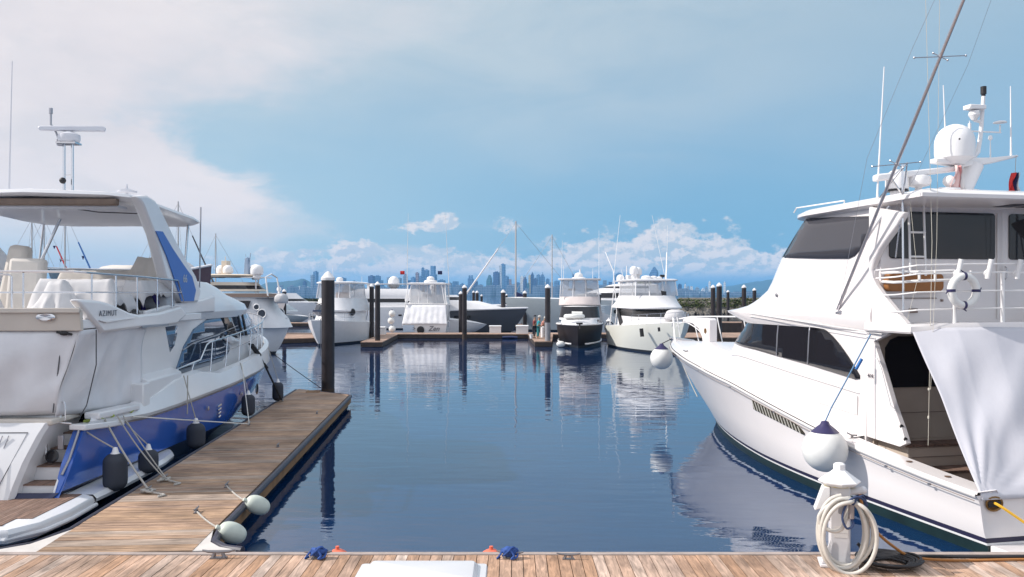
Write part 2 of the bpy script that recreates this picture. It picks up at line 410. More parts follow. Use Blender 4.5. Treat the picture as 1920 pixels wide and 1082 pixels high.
def zone(u):
    return ('left of the big pile' if u < 603 else 'just right of the big pile' if u < 690 else 'above the paired piles' if u < 745 else 'above the stern-on boat' if u < 850 else
            'in the group left of the mast' if u < 966 else 'in the group right of the mast' if u < 1027 else 'behind the black-hulled boat' if u < 1150 else 'above the bow-on boat' if u < 1260 else 'above the rocky breakwater')
cnt = {}
for i, (u0, u1, vt, c, sh) in enumerate(CITY):
    d = 5200 + (i * 37 % 11) * 45
    x0, x1 = (u0 - U0) / FPX * d, (u1 - U0) / FPX * d; h = (V0 - vt) / FPX * d + EYE; wd = (x1 - x0) / 2; dp = max(wd, 14)
    z_ = zone((u0 + u1) / 2); cnt[z_] = cnt.get(z_, 0) + 1
    e = thing('tower_block', f"{CN[c]} {SHAPE[sh]}, {ORD[cnt[z_]-1]} from left {z_}", 'tower', ((x0 + x1) / 2, d, 1.5), -.12 - .3 * (i * 7 % 5) / 5, 'towers of the distant skyline')
    k = MB(); m_ = FAC[c]
    if sh in ('flat', 'slim'): k.box(-wd, wd, -dp, dp, 0, h); k.box(-wd*.5, wd*.4, -dp*.4, dp*.4, h, h + 5)
    elif sh == 'step': k.box(-wd, wd, -dp, dp, 0, h*.72); k.box(-wd*.9, wd*.55, -dp*.8, dp*.8, h*.72, h)
    elif sh == 'crown': k.box(-wd, wd, -dp, dp, 0, h*.9); k.box(-wd*.7, wd*.7, -dp*.7, dp*.7, h*.9, h*.96); k.box(-wd*.35, wd*.35, -dp*.4, dp*.4, h*.96, h)
    elif sh == 'spire': k.box(-wd, wd, -dp, dp, 0, h*.84); k.box(-wd*.6, wd*.6, -dp*.7, dp*.7, h*.84, h*.92)
    elif sh == 'twin': k.box(-wd, wd, -dp, dp, 0, h*.85); k.box(-wd*.75, -wd*.2, -dp*.5, dp*.5, h*.85, h); k.box(wd*.2, wd*.75, -dp*.5, dp*.5, h*.85, h)
    elif sh == 'slant': k.box(-wd, wd, -dp, dp, 0, h*.72); k.prism([(-wd, -dp, h*.72), (wd, -dp, h*.72), (wd, -dp, h*.84), (wd*.2, -dp, h)], (0, 2*dp, 0))
    k.build('facade', m_, e, smooth=0)
    if sh in ('spire', 'crown'):
        s2 = MB(); s2.tube([(0, 0, h*.9), (0, 0, h*(1.02 if sh == 'spire' else 1.04))], [3.2, 1.6], 6); s2.build('spire', FAC['g'], e, smooth=0)
k = MB(); rnd = random.Random(3)
for i in range(430):
    u = rnd.uniform(520, 1420); d = rnd.uniform(5120, 5200); wq = rnd.uniform(7, 20); top_v = rnd.uniform(534, 553) if u < 1260 else rnd.uniform(546, 554)
    if 1260 < u < 1340 and rnd.random() < .4: top_v = rnd.uniform(540, 548)
    x = (u - U0) / FPX * d; k.box(x - wq, x + wq, d - 9, d + 9, 1.5, (V0 - top_v) / FPX * d + EYE)
tag(k.build('low_rise_city', FAC['g'], smooth=0), 'dense low rise city blocks massed along the far shore', 'city blocks', kind='stuff')

# ---------------------------------------------------------------- air
hz = bpy.data.materials.new('haze_air'); hz.use_nodes = True; t = hz.node_tree; t.nodes.clear()
o_ = t.nodes.new('ShaderNodeOutputMaterial'); pv = t.nodes.new('ShaderNodeVolumePrincipled')
pv.inputs['Color'].default_value = (.22, .56, 1.0, 1); pv.inputs['Density'].default_value = 7e-5; pv.inputs['Anisotropy'].default_value = 0.0
t.links.new(pv.outputs[0], o_.inputs['Volume'])
b = MB(); b.box(-14500, 14500, -400, 15000, -3, 330)
hzo = tag(b.build('haze', hz, smooth=0), kind='stuff')
# ---------------------------------------------------------------- docks
def plank_mat(name, a, b, c, grain=(1.2, 22, 8)):
    m = bpy.data.materials.new(name); m.use_nodes = True; t = m.node_tree; p = t.nodes['Principled BSDF']; p.inputs['Roughness'].default_value = .8
    g = t.nodes.new('ShaderNodeNewGeometry'); r = t.nodes.new('ShaderNodeValToRGB')
    t.links.new(g.outputs['Random Per Island'], r.inputs[0]); e = r.color_ramp.elements
    e[0].color = (*a, 1); e[1].color = (*c, 1); e[1].position = 1; q_ = e.new(.5); q_.color = (*b, 1)
    tcn = t.nodes.new('ShaderNodeTexCoord'); mp = t.nodes.new('ShaderNodeMapping'); mp.inputs['Scale'].default_value = grain; t.links.new(tcn.outputs['Object'], mp.inputs[0])
    add_ = t.nodes.new('ShaderNodeVectorMath'); cm = t.nodes.new('ShaderNodeCombineXYZ'); mu = t.nodes.new('ShaderNodeMath'); mu.operation = 'MULTIPLY'; mu.inputs[1].default_value = 90
    t.links.new(g.outputs['Random Per Island'], mu.inputs[0]); t.links.new(mu.outputs[0], cm.inputs[0]); t.links.new(mp.outputs[0], add_.inputs[0]); t.links.new(cm.outputs[0], add_.inputs[1])
    n = t.nodes.new('ShaderNodeTexNoise'); n.inputs['Scale'].default_value = 2.2; n.inputs['Detail'].default_value = 8; n.inputs['Roughness'].default_value = .62; n.inputs['Distortion'].default_value = .8
    t.links.new(add_.outputs[0], n.inputs['Vector'])
    n2 = t.nodes.new('ShaderNodeTexNoise'); n2.inputs['Scale'].default_value = 1.1; n2.inputs['Detail'].default_value = 5; t.links.new(tcn.outputs['Object'], n2.inputs['Vector'])
    mr = t.nodes.new('ShaderNodeMapRange'); mr.inputs[1].default_value = .36; mr.inputs[2].default_value = .66; mr.inputs[3].default_value = .55; mr.inputs[4].default_value = 1.22; t.links.new(n.outputs[0], mr.inputs[0])
    mr2 = t.nodes.new('ShaderNodeMapRange'); mr2.inputs[1].default_value = .35; mr2.inputs[2].default_value = .65; mr2.inputs[3].default_value = .62; mr2.inputs[4].default_value = 1.1; t.links.new(n2.outputs[0], mr2.inputs[0])
    m1 = t.nodes.new('ShaderNodeMath'); m1.operation = 'MULTIPLY'; t.links.new(mr.outputs[0], m1.inputs[0]); t.links.new(mr2.outputs[0], m1.inputs[1])
    sc = t.nodes.new('ShaderNodeVectorMath'); sc.operation = 'SCALE'; t.links.new(r.outputs[0], sc.inputs[0]); t.links.new(m1.outputs[0], sc.inputs['Scale'])
    t.links.new(sc.outputs[0], p.inputs['Base Color'])
    b = t.nodes.new('ShaderNodeBump'); b.inputs['Strength'].default_value = .5; b.inputs['Distance'].default_value = .006; t.links.new(n.outputs[0], b.inputs['Height']); t.links.new(b.outputs[0], p.inputs['Normal'])
    return m
PLY = plank_mat('weathered_deck_boards', (.52,.37,.29), (.45,.26,.155), (.56,.44,.37), (9, 1.0, 8))
PLX = plank_mat('worn_deck_boards', (.38,.25,.18), (.45,.285,.175), (.42,.33,.27), (1.0, 9, 8))
BEAM = mat('timber_beam', (.30,.17,.08), .8, var=.45, vscale=3, bump=.4, bscale=12)
EDGE = mat('grey_timber_edge', (.40,.33,.30), .8, var=.3, vscale=6)
RUB = mat('dock_rub_rail', (.045,.045,.07), .5, var=.4, vscale=8)
FLOAT = mat('dark_float', (.02,.02,.022), .7)
GUS = mat('pale_gusset', (.62,.58,.55), .6, var=.2)
DARKW = mat('dark_fascia_timber', (.05,.035,.03), .6, var=.4)  # very dark brown timber for the sides of the far docks

def boards(mb, x0, x1, y0, y1, z, along, w, gap=.009, th=.04, seed=1):
    r = random.Random(seed); a0, a1 = (x0, x1) if along == 'y' else (y0, y1); n = max(1, int((a1 - a0) / w))
    for i in range(n):
        p = a0 + i * w; dz = r.uniform(-.002, .002); e = r.uniform(-.006, .006)
        if along == 'y': mb.box(p + gap / 2, p + w - gap / 2, y0 + e, y1 + e, z - th + dz, z + dz)
        else: mb.box(x0 + e, x1 + e, p + gap / 2, p + w - gap / 2, z - th + dz, z + dz)

DZ = .4
near = thing('dock', 'long pine board dock running across the bottom of the photo', 'dock', (0, 0, 0))
k = MB(); boards(k, -13, 13, 6.2, 10.86, DZ, 'y', .146); k.build('deck_boards', PLY, near, smooth=0)
k = MB(); k.box(-13, 13, 10.87, 10.97, .18, DZ + .012); k.build('edge_beam', EDGE, near, smooth=0, bevel=.008)
k = MB(); k.box(-13, 13, 6.2, 10.9, -.15, DZ - .06); k.build('float', FLOAT, near, smooth=0)

FG = Frame(-5.14, 10.97, -.075, 1)
def onfinger(x, y, z=DZ): return FG.world((x, y, z))
fing = thing('finger_dock', 'wooden finger dock beside the blue-hulled yacht with dark rubber edge', 'dock', (FG.o.x, FG.o.y, 0), FG.ang)
fl, fr_ = 19.4, 17.5
def fend(x): return lerp(fl, fr_, (x + 1) / 2)
k = MB(); rr = random.Random(5)
for i in range(133):
    y0 = .02 + i * .146; xr = 1.0
    if y0 > fr_: xr = 1.0 - 2 * (y0 - fr_) / (fl - fr_)
    if xr < -.95: break
    dz = rr.uniform(-.002, .002)
    k.box(-1.0 + rr.uniform(0, .01), xr, y0 + .005, y0 + .141, DZ - .04 + dz, DZ + dz)
k.build('deck_boards', PLX, fing, smooth=0)
k = MB(); k.prism([(1.01, .1, .12), (1.06, .1, .12), (1.06, fr_, .12), (1.01, fr_, .12)], (0, 0, .2))
k.prism([(-1.06, .1, .12), (-1.01, .1, .12), (-1.01, fl, .12), (-1.06, fl, .12)], (0, 0, .2))
k.prism([(1.02, fr_ + .04, .12), (1.06, fr_ + .1, .12), (-.98, fl + .12, .12), (-1.0, fl + .05, .12)], (0, 0, .22))
k.build('side_board', BEAM, fing, smooth=0)
k = MB(); k.tube([(1.62, .1, .36), (1.36, .22, .36), (1.15, .5, .36), (1.07, 1.1, .36), (1.07, fr_ - .1, .36), (.95, fr_ + .13, .36), (-.1, fr_ + 1.08, .36)], .055, 10)
k.tube([(-2.5, .12, .36), (-1.7, .2, .36), (-1.25, .6, .36), (-1.06, 1.3, .36), (-1.07, fl, .36)], .045, 8)
k.build('rub_rail', RUB, fing)
k = MB()
for i in range(8): k.box(-.92, .92, .4 + i * 2.25, 2.2 + i * 2.25, -.25, .11)
k.build('float', FLOAT, fing, smooth=0)
for pts in ([(1.0, .02), (1.55, .02), (1.3, .18), (1.12, .42), (1.0, 1.0)], [(-1.0, .02), (-1.0, 1.2), (-1.25, .5), (-1.7, .15), (-2.5, .02)]):
    k = MB(); k.prism([(x, y, .30) for x, y in pts], (0, 0, .095)); k.build('corner_gusset', GUS, fing, smooth=0)
k = MB(); k.box(-.55, -.1, 19.4 - 1.1, 19.4 - .6, DZ, DZ + .02)
k.build('hatch_plate', BEAM, fing, smooth=0)

# cleats -------------------------------------------------------------
CLM = mat('galvanised_cleat', (.22,.21,.22), .45, metal=.7)
def cleat(p, rz, label, s=1.0, group='dock cleats'):
    e = thing('cleat', label, 'cleat', p, rz, group)
    k = MB(); k.box(-.075*s, .075*s, -.03*s, .03*s, 0, .012*s)
    for a in (-1, 1): k.tube([(a*.05*s, 0, .01*s), (a*.035*s, 0, .055*s)], [.02*s, .015*s], 8)
    k.build('base', CLM, e)
    k = MB(); k.tube([(-.15*s, 0, .078*s), (-.10*s, 0, .066*s), (0, 0, .06*s), (.10*s, 0, .066*s), (.15*s, 0, .078*s)], [.008*s, .014*s, .018*s, .014*s, .008*s], 8); k.build('horn', CLM, e)
    return e
Pn = atz(410, 1047, DZ); cleat(Pn, .05, 'bare steel cleat on the front dock near the foot of the finger dock', 1.35)
Pn = atz(1066, 1049, DZ); cleat(Pn, -.05, 'bare steel cleat on the front dock right of the white dock box', 1.0)
for u, v, lab in [(368, 961, 'cleat on the finger dock beside the nearest pale fender'), (425, 913, 'cleat on the right edge of the finger dock above the second pale fender'),
                  (521, 838, 'bare cleat on the right half of the finger dock at mid length'), (594, 776, 'small far cleat near the outer end of the finger dock'),
                  (279, 921, 'cleat on the left edge of the finger dock under a thick knot of mooring line'), (310, 898, 'cleat on the left edge of the finger dock holding two crossing lines'),
                  (467, 797, 'cleat on the left edge of the finger dock holding the pale horizontal line'), (530, 752, 'cleat on the far left edge of the finger dock holding a black line')]:
    cleat(atz(u, v, DZ), FG.ang + math.pi / 2, lab, .9)
TARP = mat('blue_cloth', (.03,.09,.33), .75, bump=.6, bscale=25, var=.35, vscale=14)
for u, lab in ((597, 'blue cloth bundled over a cleat on the front dock left of the dock box'), (956, 'blue cloth bundled over a cleat just right of the dock box')):
    p = atz(u, 1047, DZ); cleat(p, .1 if u < 700 else -.2, 'cleat wrapped in blue cloth on the front dock, ' + ('left' if u < 700 else 'right') + ' of the dock box', 1.15)
    k = MB(); r = random.Random(u)
    k.ball((0, 0, .085), .10, (1.1, .62, .62), 20, 14)
    for i in range(len(k.v)):
        q_ = k.v[i]; f = 1 + .32 * mnoise.noise(q_ * 26 + Vector((u, 0, 0))); k.v[i] = Vector((q_.x * f, q_.y * f, .085 + (q_.z - .085) * f))
    k.tube(spline([(-.1, -.02, .09), (-.13, -.05, .05), (-.16, -.03, .01), (-.13, .04, .012)]), .012, 6)
    k.tube(spline([(.0, -.06, .12), (.05, -.08, .06), (.02, -.09, .02), (.09, -.06, .04), (.1, 0, .1)]), .014, 6)
    k.tube(spline([(-.09, -.03, .04), (-.03, -.075, .1), (.04, -.03, .15), (.1, .01, .08)]), .013, 6)
    o = k.build('cleat_cloth', TARP, None); o.location = p; tag(o, lab, 'cloth')
BUOY = mat('orange_buoy', (.75,.16,.09), .5)
for u, lab in ((632, 'orange round buoy peeping over the dock edge left of the dock box'), (921, 'orange round buoy peeping over the dock edge beside the dock box')):
    x = (u - U0) / FPX * 11.15; k = MB(); k.ball((0, 0, 0), .17, (1, 1, .9)); k.tube([(0, 0, .14), (0, 0, .19)], .025, 8)
    o = k.build('buoy', BUOY, None); o.location = (x, 11.17, .235); tag(o, lab, 'buoy')

# white dock box ------------------------------------------------------
db = thing('dock_box', 'white moulded storage box standing on the front dock at bottom centre', 'dock box', (-.90, 8.42, DZ))
BOXM = mat('white_fibreglass', (.62,.615,.63), .35, coat=.2, var=.04)
k = MB(); k.prism([(-.60,-.33,.012),(.60,-.33,.012),(.60,.33,.012),(-.60,.33,.012)], (0,0,.45)); k.build('tub', BOXM, db, bevel=.02)
def ring(w, d, z, r=.04, n=5):
    out = []
    for sx, sy, a0 in ((1, 1, 0), (-1, 1, 90), (-1, -1, 180), (1, -1, 270)):
        for i in range(n):
            a = math.radians(a0 + 90 * i / (n - 1)); out.append((sx * (w - r) + r * math.cos(a), sy * (d - r) + r * math.sin(a), z))
    return out
k = MB(); k.grid([ring(.645,.37,.46), ring(.65,.375,.52), ring(.64,.365,.545), ring(.56,.32,.555), ring(.52,.285,.60), ring(.50,.265,.605), ring(.01,.01,.612,.005)], closed=True, cap=True)
k.build('lid', BOXM, db, smooth=25)
k = MB(); k.box(-.05,.05,-.385,-.37,.38,.50); k.build('latch', STEEL, db, smooth=0, bevel=.004)

# piles ----------------------------------------------------------------
PILE = mat('dark_pile_sleeve', (.026,.020,.024), .5, var=.55, vscale=2, bump=.2, bscale=14)
PILEB = mat('worn_pile_foot', (.06,.04,.03), .8, var=.5, vscale=5)
CAPM = mat('white_pile_cap', (.72,.71,.72), .5, var=.12, vscale=5)
def pile(u, vtop, d, r, label, group='marina piles', z0=-1.0, grey=None):
    x = (u - U0) / FPX * d; zt = EYE + (V0 - vtop) / FPX * d
    e = thing('pile', label, 'pile', (x, d, 0), 0, group)
    capH = r * 1.15
    k = MB(); k.lathe([(r, z0), (r, .5), (r, zt - capH)], n=20); k.build('shaft', PILE, e, smooth=50)
    k = MB(); k.lathe([(r * 1.07, zt - capH - .05), (r * 1.09, zt - capH + .04), (r * .98, zt - capH + r * .25), (r * .45, zt - r * .25), (r * .12, zt), (0, zt + .01)], n=20); k.build('cap', CAPM, e, smooth=40)
    if d < 80: k = MB(); k.lathe([(r * 1.012, -.2), (r * 1.02, .12), (r * 1.012, .42 + r * .3)], n=20); k.build('tide_band', PILEB, e, smooth=50)
    if grey: k = MB(); k.lathe([(r * 1.03, .3), (r * 1.03, grey)], n=20); k.build('sleeve', mat('grey_sleeve', (.25,.25,.27), .6), e)
    return e
e = pile(615, 509, 29.75, .225, 'tallest black pile with white pointed cap at the outer end of the finger dock')
k = MB(); k.tube([(-.235, -.02, 1.6), (-.26, -.02, 1.62), (-.26, -.02, 2.9), (-.235, -.02, 2.92)], .012, 6); k.build('bracket', CHROME, e)
for a in [(708, 528, 63.0, .19, 'thicker of the two close piles right of the white boat, on the finger tip'), (697, 532, 70.0, .185, 'rear pile of the close pair right of the white flybridge boat'),
          (871, 534, 72.6, .20, 'taller pile of the pair at the walkway right of the stern-on boat'), (864, 546, 78.5, .19, 'shorter rear pile of the pair at the walkway right of the stern-on boat'),
          (533, 542, 84, .2, 'lone pile on the far left between the blue yacht and the big pile')]:
    pile(*a)
pile(1027, 533, 62.5, .2, 'black pile with grey lower sleeve left of the black-hulled boat', grey=1.75)
pile(1123, 547, 78, .19, 'pile half hidden behind the right side of the black-hulled boat')
for a in [(1337, 534, 72, .19, 'leftmost of the piles in front of the rocky breakwater'), (1348.5, 530, 64, .2, 'tallest and thickest of the piles in front of the rocky breakwater'),
          (1365, 544, 110, .19, 'thinnest pile in front of the breakwater, right of the tallest one'), (1395, 534, 76, .2, 'pile beside the curved white brow of the right yacht, second from the right'),
          (1414.5, 540, 92, .2, 'rightmost pile of the breakwater row, half hidden by the white yacht')]:
    pile(*a, group='piles by the breakwater')
for a in [(943.5, 543, 88, .235, 'capped pile behind the grey bow left of the tall mast, widest of its row'), (950, 551, 100, .13, 'small pile tucked beside the widest capped pile behind the grey hull'),
          (984, 545, 90, .21, 'capped pile behind the grey hull just right of the furled sail'), (894.5, 545, 90, .17, 'capped pile showing above the dark-hulled yacht, middle of three'),
          (888, 545, 96, .15, 'capped pile showing above the dark-hulled yacht, leftmost of three'), (903, 552, 96, .13, 'lowest capped pile above the dark-hulled yacht, rightmost of three')]:
    pile(*a, group='piles behind the far yachts')

# far walkway and its fingers ----------------------------------------------
FARW = plank_mat('far_deck_boards', (.44,.29,.22), (.40,.26,.19), (.45,.33,.27))
def plat(name, label, pts, z=DZ, parent=None):
    e = thing(name, label, 'dock', (0, 0, 0), 0, 'far marina docks')
    k = MB(); k.prism([(x, y, z - .06) for x, y in pts], (0, 0, .06)); k.build('deck', FARW, e, smooth=0)
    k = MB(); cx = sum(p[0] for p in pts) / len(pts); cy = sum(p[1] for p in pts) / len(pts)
    k.prism([(cx + (x - cx) * .998, cy + (y - cy) * .998, .02) for x, y in pts], (0, 0, z - .085)); k.build('fascia', DARKW, e, smooth=0)
    return e
def X(u, d): return (u - U0) / FPX * d
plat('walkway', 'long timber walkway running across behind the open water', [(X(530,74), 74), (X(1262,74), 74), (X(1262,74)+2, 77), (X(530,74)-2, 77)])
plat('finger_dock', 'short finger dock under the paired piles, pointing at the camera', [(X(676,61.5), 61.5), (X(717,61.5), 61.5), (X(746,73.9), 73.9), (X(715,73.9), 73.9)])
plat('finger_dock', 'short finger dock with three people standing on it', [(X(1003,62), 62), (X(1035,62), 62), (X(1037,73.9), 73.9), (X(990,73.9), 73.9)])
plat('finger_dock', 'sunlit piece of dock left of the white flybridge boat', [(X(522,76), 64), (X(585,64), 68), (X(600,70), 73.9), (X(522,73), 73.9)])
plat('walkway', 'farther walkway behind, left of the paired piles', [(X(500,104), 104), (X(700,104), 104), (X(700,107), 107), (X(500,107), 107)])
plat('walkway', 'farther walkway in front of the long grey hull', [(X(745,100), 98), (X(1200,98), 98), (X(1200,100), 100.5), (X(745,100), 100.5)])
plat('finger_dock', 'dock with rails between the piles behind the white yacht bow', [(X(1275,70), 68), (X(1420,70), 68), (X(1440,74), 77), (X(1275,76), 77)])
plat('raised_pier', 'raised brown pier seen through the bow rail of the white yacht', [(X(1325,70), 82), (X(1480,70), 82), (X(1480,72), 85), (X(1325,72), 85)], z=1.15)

BXM = mat('dock_locker_white', (.68,.68,.69), .4)
for u0, u1, vt, vb, d, lab, dep in [(967, 991, 609, 625, 74.6, 'white locker with sloping lid on the walkway next to the people', .8), (917, 940, 606, 620, 76.2, 'greyer locker on the walkway between the two pile pairs', .8), (712, 722, 608, 623, 73, 'narrow white locker on the finger dock by the paired piles', .8)]:
    e = thing('dock_locker', lab, 'locker', ((X(u0, d) + X(u1, d)) / 2, d, DZ), 0, 'white lockers on the far docks'); wq = (X(u1, d) - X(u0, d)) / 2; hq = (vb - vt) / FPX * d
    k = MB(); k.box(-wq * .94, wq * .94, 0, dep, .002, hq * .82); k.build('tub', BXM, e, smooth=0)
    k = MB(); k.prism([(-wq, -.05, hq * .83), (-wq, -.05, hq * .92), (-wq, dep * .5, hq), (-wq, dep + .05, hq * .95), (-wq, dep + .05, hq * .83)], (2 * wq, 0, 0)); k.build('lid', BXM, e, smooth=0, bevel=.02)

# breakwaters ----------------------------------------------------------------
ROCK = mat('breakwater_rock', (.25,.23,.20), .9, var=.55, vscale=.7)
SCRUB = mat('scrub_leaves', (.085,.11,.03), .8, var=.5, vscale=.8)
SCRUBD = mat('dark_mangrove_leaves', (.03,.055,.02), .8, var=.5, vscale=.5)
def rubble(name, label, u0, u1, d, z1, seed, nrock, nbush, leaf, dark=False):
    e = thing(name, label, 'breakwater', (0, 0, 0)); r = random.Random(seed); k = MB()
    x0, x1 = X(u0, d), X(u1, d)
    k.prism([(x0, d + 5, -.5), (x0, d, z1 * .55), (x0, d + 2, z1 * .92), (x0, d + 9, z1 * .95), (x0, d + 16, -.5)], (x1 - x0, 0, 0))
    k.build('bank', mat('earth_bank', (.20,.17,.12), .95), e, smooth=0)
    k = MB()
    for i in range(nrock):
        s_ = r.uniform(.25, .62) * (z1 / 3); t_ = r.random(); x = r.uniform(x0, x1)
        c = Vector((x, d - 2.3 + t_ * 3.6, t_ * z1 * .82 + r.uniform(-.1, .1)))
        M = Matrix.Rotation(r.uniform(0, 6), 3, 'Z') @ Matrix.Rotation(r.uniform(0, 6), 3, 'X')
        n0 = len(k.v); k.ball(c, s_, (r.uniform(.8, 1.5), r.uniform(.7, 1.1), r.uniform(.6, 1)), 6, 4, M)
        for j in range(n0, len(k.v)): k.v[j] += (k.v[j] - c) * r.uniform(-.22, .22)
    tag(k.build('rocks', ROCK, e, smooth=0, fix=False), kind='stuff')
    k = MB()
    for i in range(nbush):
        x = r.uniform(x0, x1); t_ = r.random() ** .6; hgt_ = r.uniform(.15, .6) * (1 + .9 * max(0, mnoise.noise(Vector((x * .12, seed, 0)))))
        c = Vector((x, d - 1.6 + t_ * 4.5, z1 * (.45 + .5 * t_)))
        for q_ in range(26):
            p = c + Vector((r.gauss(0, .5), r.gauss(0, .5), abs(r.gauss(0, hgt_ * .55)))); a, b_ = r.uniform(0, 6), r.uniform(.08, .2)
            t1 = Vector((math.cos(a), math.sin(a), r.uniform(-.5, .9))) * b_; t2 = Vector((-math.sin(a), math.cos(a), r.uniform(-.5, .9))) * b_
            k.add([p - t1, p + t2, p + t1, p - t2], [(0, 1, 2, 3)])
    tag(k.build('scrub', leaf, e, smooth=0, fix=False), kind='stuff')
    return e
rubble('breakwater', 'rocky breakwater with green scrub behind the piles on the right', 1268, 1620, 172, 2.9, 4, 1500, 520, SCRUB)
rubble('breakwater', 'low dark green bank across the water left of the big pile', 470, 760, 318, 2.6, 9, 500, 420, SCRUBD, True)
k = MB(); k.box(X(1268,180), X(1640,180), 177, 186, 2.86, 3.02); k.box(X(1268,180), X(1640,180), 177, 177.6, 3.0, 3.35)
tag(k.build('causeway_road', mat('pale_road', (.42,.38,.33), .9), smooth=0), kind='structure')
# ---------------------------------------------------------------- boat building helpers
def fshape(t, t0, p, sf):
    if t < t0: return sf + (1 - sf) * math.sin(t / t0 * math.pi / 2)
    return max(0.0, 1 - ((t - t0) / (1 - t0)) ** p)

def hull_rows(levels, n=30):
    """levels: dicts B (half beam), ys, ye, z [(t,z)..], t0, p, sf"""
    rows = []
    for l in levels:
        row = []
        for i in range(n + 1):
            t = i / n; t = 1 - (1 - t) ** 1.35
            row.append(Vector((l['B'] * fshape(t, l.get('t0', .5), l.get('p', 2.2), l.get('sf', .95)), lerp(l['ys'], l['ye'], t), interp(l['z'], t))))
        rows.append(row)
    return rows

def hull_skin(rows, name, m, parent, transom=True, smooth=30, off=0.0):
    k = MB(); k.grid(rows)
    n0 = len(k.v); k.mirror()
    if transom:
        st = [r[0] for r in rows]; k.grid([st, [Vector((-p.x, p.y, p.z)) for p in st]])
    return k.build(name, m, parent, smooth=smooth, weld=True)

def deck_cap(row, name, m, parent, camber=.06, dz=0.0, y0=None, y1=None, inset=0.0):
    k = MB(); rows = []
    for p in row:
        if y0 is not None and p.y < y0: continue
        if y1 is not None and p.y > y1: continue
        w_ = max(p.x - inset, .001)
        rows.append([Vector((w_ * s_, p.y, p.z + dz + camber * (1 - s_ * s_) * min(1, w_))) for s_ in (-1, -.6, -.2, .2, .6, 1)])
    k.grid(rows); return k.build(name, m, parent, smooth=30)

class Body:
    """stack of horizontal slices (z, y_aft, y_front, half width, rounding depth)"""
    def __init__(s, sl): s.sl = sl
    def at(s, z):
        sl = s.sl
        if z <= sl[0][0]: return sl[0][1:]
        for a, b in zip(sl, sl[1:]):
            if z <= b[0]:
                t = (z - a[0]) / max(b[0] - a[0], 1e-6); return tuple(lerp(p, q, t) for p, q in zip(a[1:], b[1:]))
        return sl[-1][1:]
    def W(s, y, z):
        ya, yf, w_, r = s.at(z)
        if y < yf - r: return w_
        q = min(1.0, (y - (yf - r)) / r); return w_ * math.sqrt(max(0, 1 - q * q))
    def outline(s, sl, n=12, e=0.0):
        z, ya, yf, w_, r = sl; w_ += e; yf += e; pts = [(w_, ya - e, z)]
        for i in range(n + 1):
            a = math.pi / 2 * i / n; pts.append((w_ * math.cos(a) if i < n else 0, yf - r + r * math.sin(a), z))
        return [(-x, y, zz) for x, y, zz in pts][:-1] + [pts[-1]] + pts[:-1][::-1]
    def build(s, name, m, parent, bevel=.03, n=12, smooth=28, top=True):
        k = MB(); k.grid([[Vector(p) for p in s.outline(sl, n)] for sl in s.sl], closed=True, cap=True)
        return k.build(name, m, parent, smooth=smooth, bevel=bevel)
    def hit(s, fr, u, v, side, off=0.0):
        x = side * s.sl[len(s.sl) // 2][3]
        for i in range(40):
            P = fr.sx(u, v, x); x = lerp(x, side * (s.W(P.y, P.z) + off), .5)
        return P
    def panel(s, name, poly, m, parent, off=.012, th=.012, side=1, step=.22):
        """poly: (y,z) outline laid on the body's side, bent to follow it"""
        bm = bmesh.new(); vs = [bm.verts.new((0, y, z)) for y, z in poly]; bm.faces.new(vs)
        ys = [p[0] for p in poly]; zs = [p[1] for p in poly]
        a = min(ys) + step
        while a < max(ys):
            bmesh.ops.bisect_plane(bm, geom=bm.verts[:] + bm.edges[:] + bm.faces[:], plane_co=(0, a, 0), plane_no=(0, 1, 0)); a += step
        a = min(zs) + step
        while a < max(zs):
            bmesh.ops.bisect_plane(bm, geom=bm.verts[:] + bm.edges[:] + bm.faces[:], plane_co=(0, 0, a), plane_no=(0, 0, 1)); a += step
        for q in bm.verts: q.co.x = side * (s.W(q.co.y, q.co.z) + off)
        bmesh.ops.recalc_face_normals(bm, faces=bm.faces)
        me = bpy.data.meshes.new(name); bm.to_mesh(me); bm.free(); me.materials.append(m)
        me.polygons.foreach_set('use_smooth', [True] * len(me.polygons))
        o = bpy.data.objects.new(name, me); COL.objects.link(o); o.parent = parent
        md = o.modifiers.new('S', 'SOLIDIFY'); md.thickness = th * 2; md.offset = 0
        return o
    def ppoly(s, fr, pix, side): return [tuple(s.hit(fr, u, v, side)[1:3]) for u, v in pix]

def plate(name, pts, m, parent, x, th, side=1, bevel=.015):
    """flat vertical plate in the fore-aft plane; pts (y,z)"""
    k = MB(); k.prism([(side * x, y, z) for y, z in pts], (side * th, 0, 0)); return k.build(name, m, parent, smooth=30, bevel=bevel)

def text_mesh(s, size, m, name, parent, M, extrude=.004, shear=0.0, space=1.0):
    cu = bpy.data.curves.new(name, 'FONT'); cu.body = s; cu.size = size; cu.extrude = extrude; cu.align_x = 'CENTER'; cu.align_y = 'CENTER'; cu.shear = shear; cu.space_character = space
    tmp = bpy.data.objects.new(name + '_c', cu); COL.objects.link(tmp)
    bpy.context.view_layer.update()
    me = bpy.data.meshes.new_from_object(tmp.evaluated_get(bpy.context.evaluated_depsgraph_get())); bpy.data.objects.remove(tmp)
    me.transform(M); me.materials.clear(); me.materials.append(m); me.name = name
    o = bpy.data.objects.new(name, me); COL.objects.link(o); o.parent = parent; return o

def basis(o, xd, yd):
    """matrix whose x runs along xd and y along yd, placed at o"""
    xd = Vector(xd).normalized(); yd = Vector(yd); yd = (yd - xd * yd.dot(xd)).normalized(); zd = xd.cross(yd)
    return Matrix(((xd.x, yd.x, zd.x, o[0]), (xd.y, yd.y, zd.y, o[1]), (xd.z, yd.z, zd.z, o[2]), (0, 0, 0, 1)))

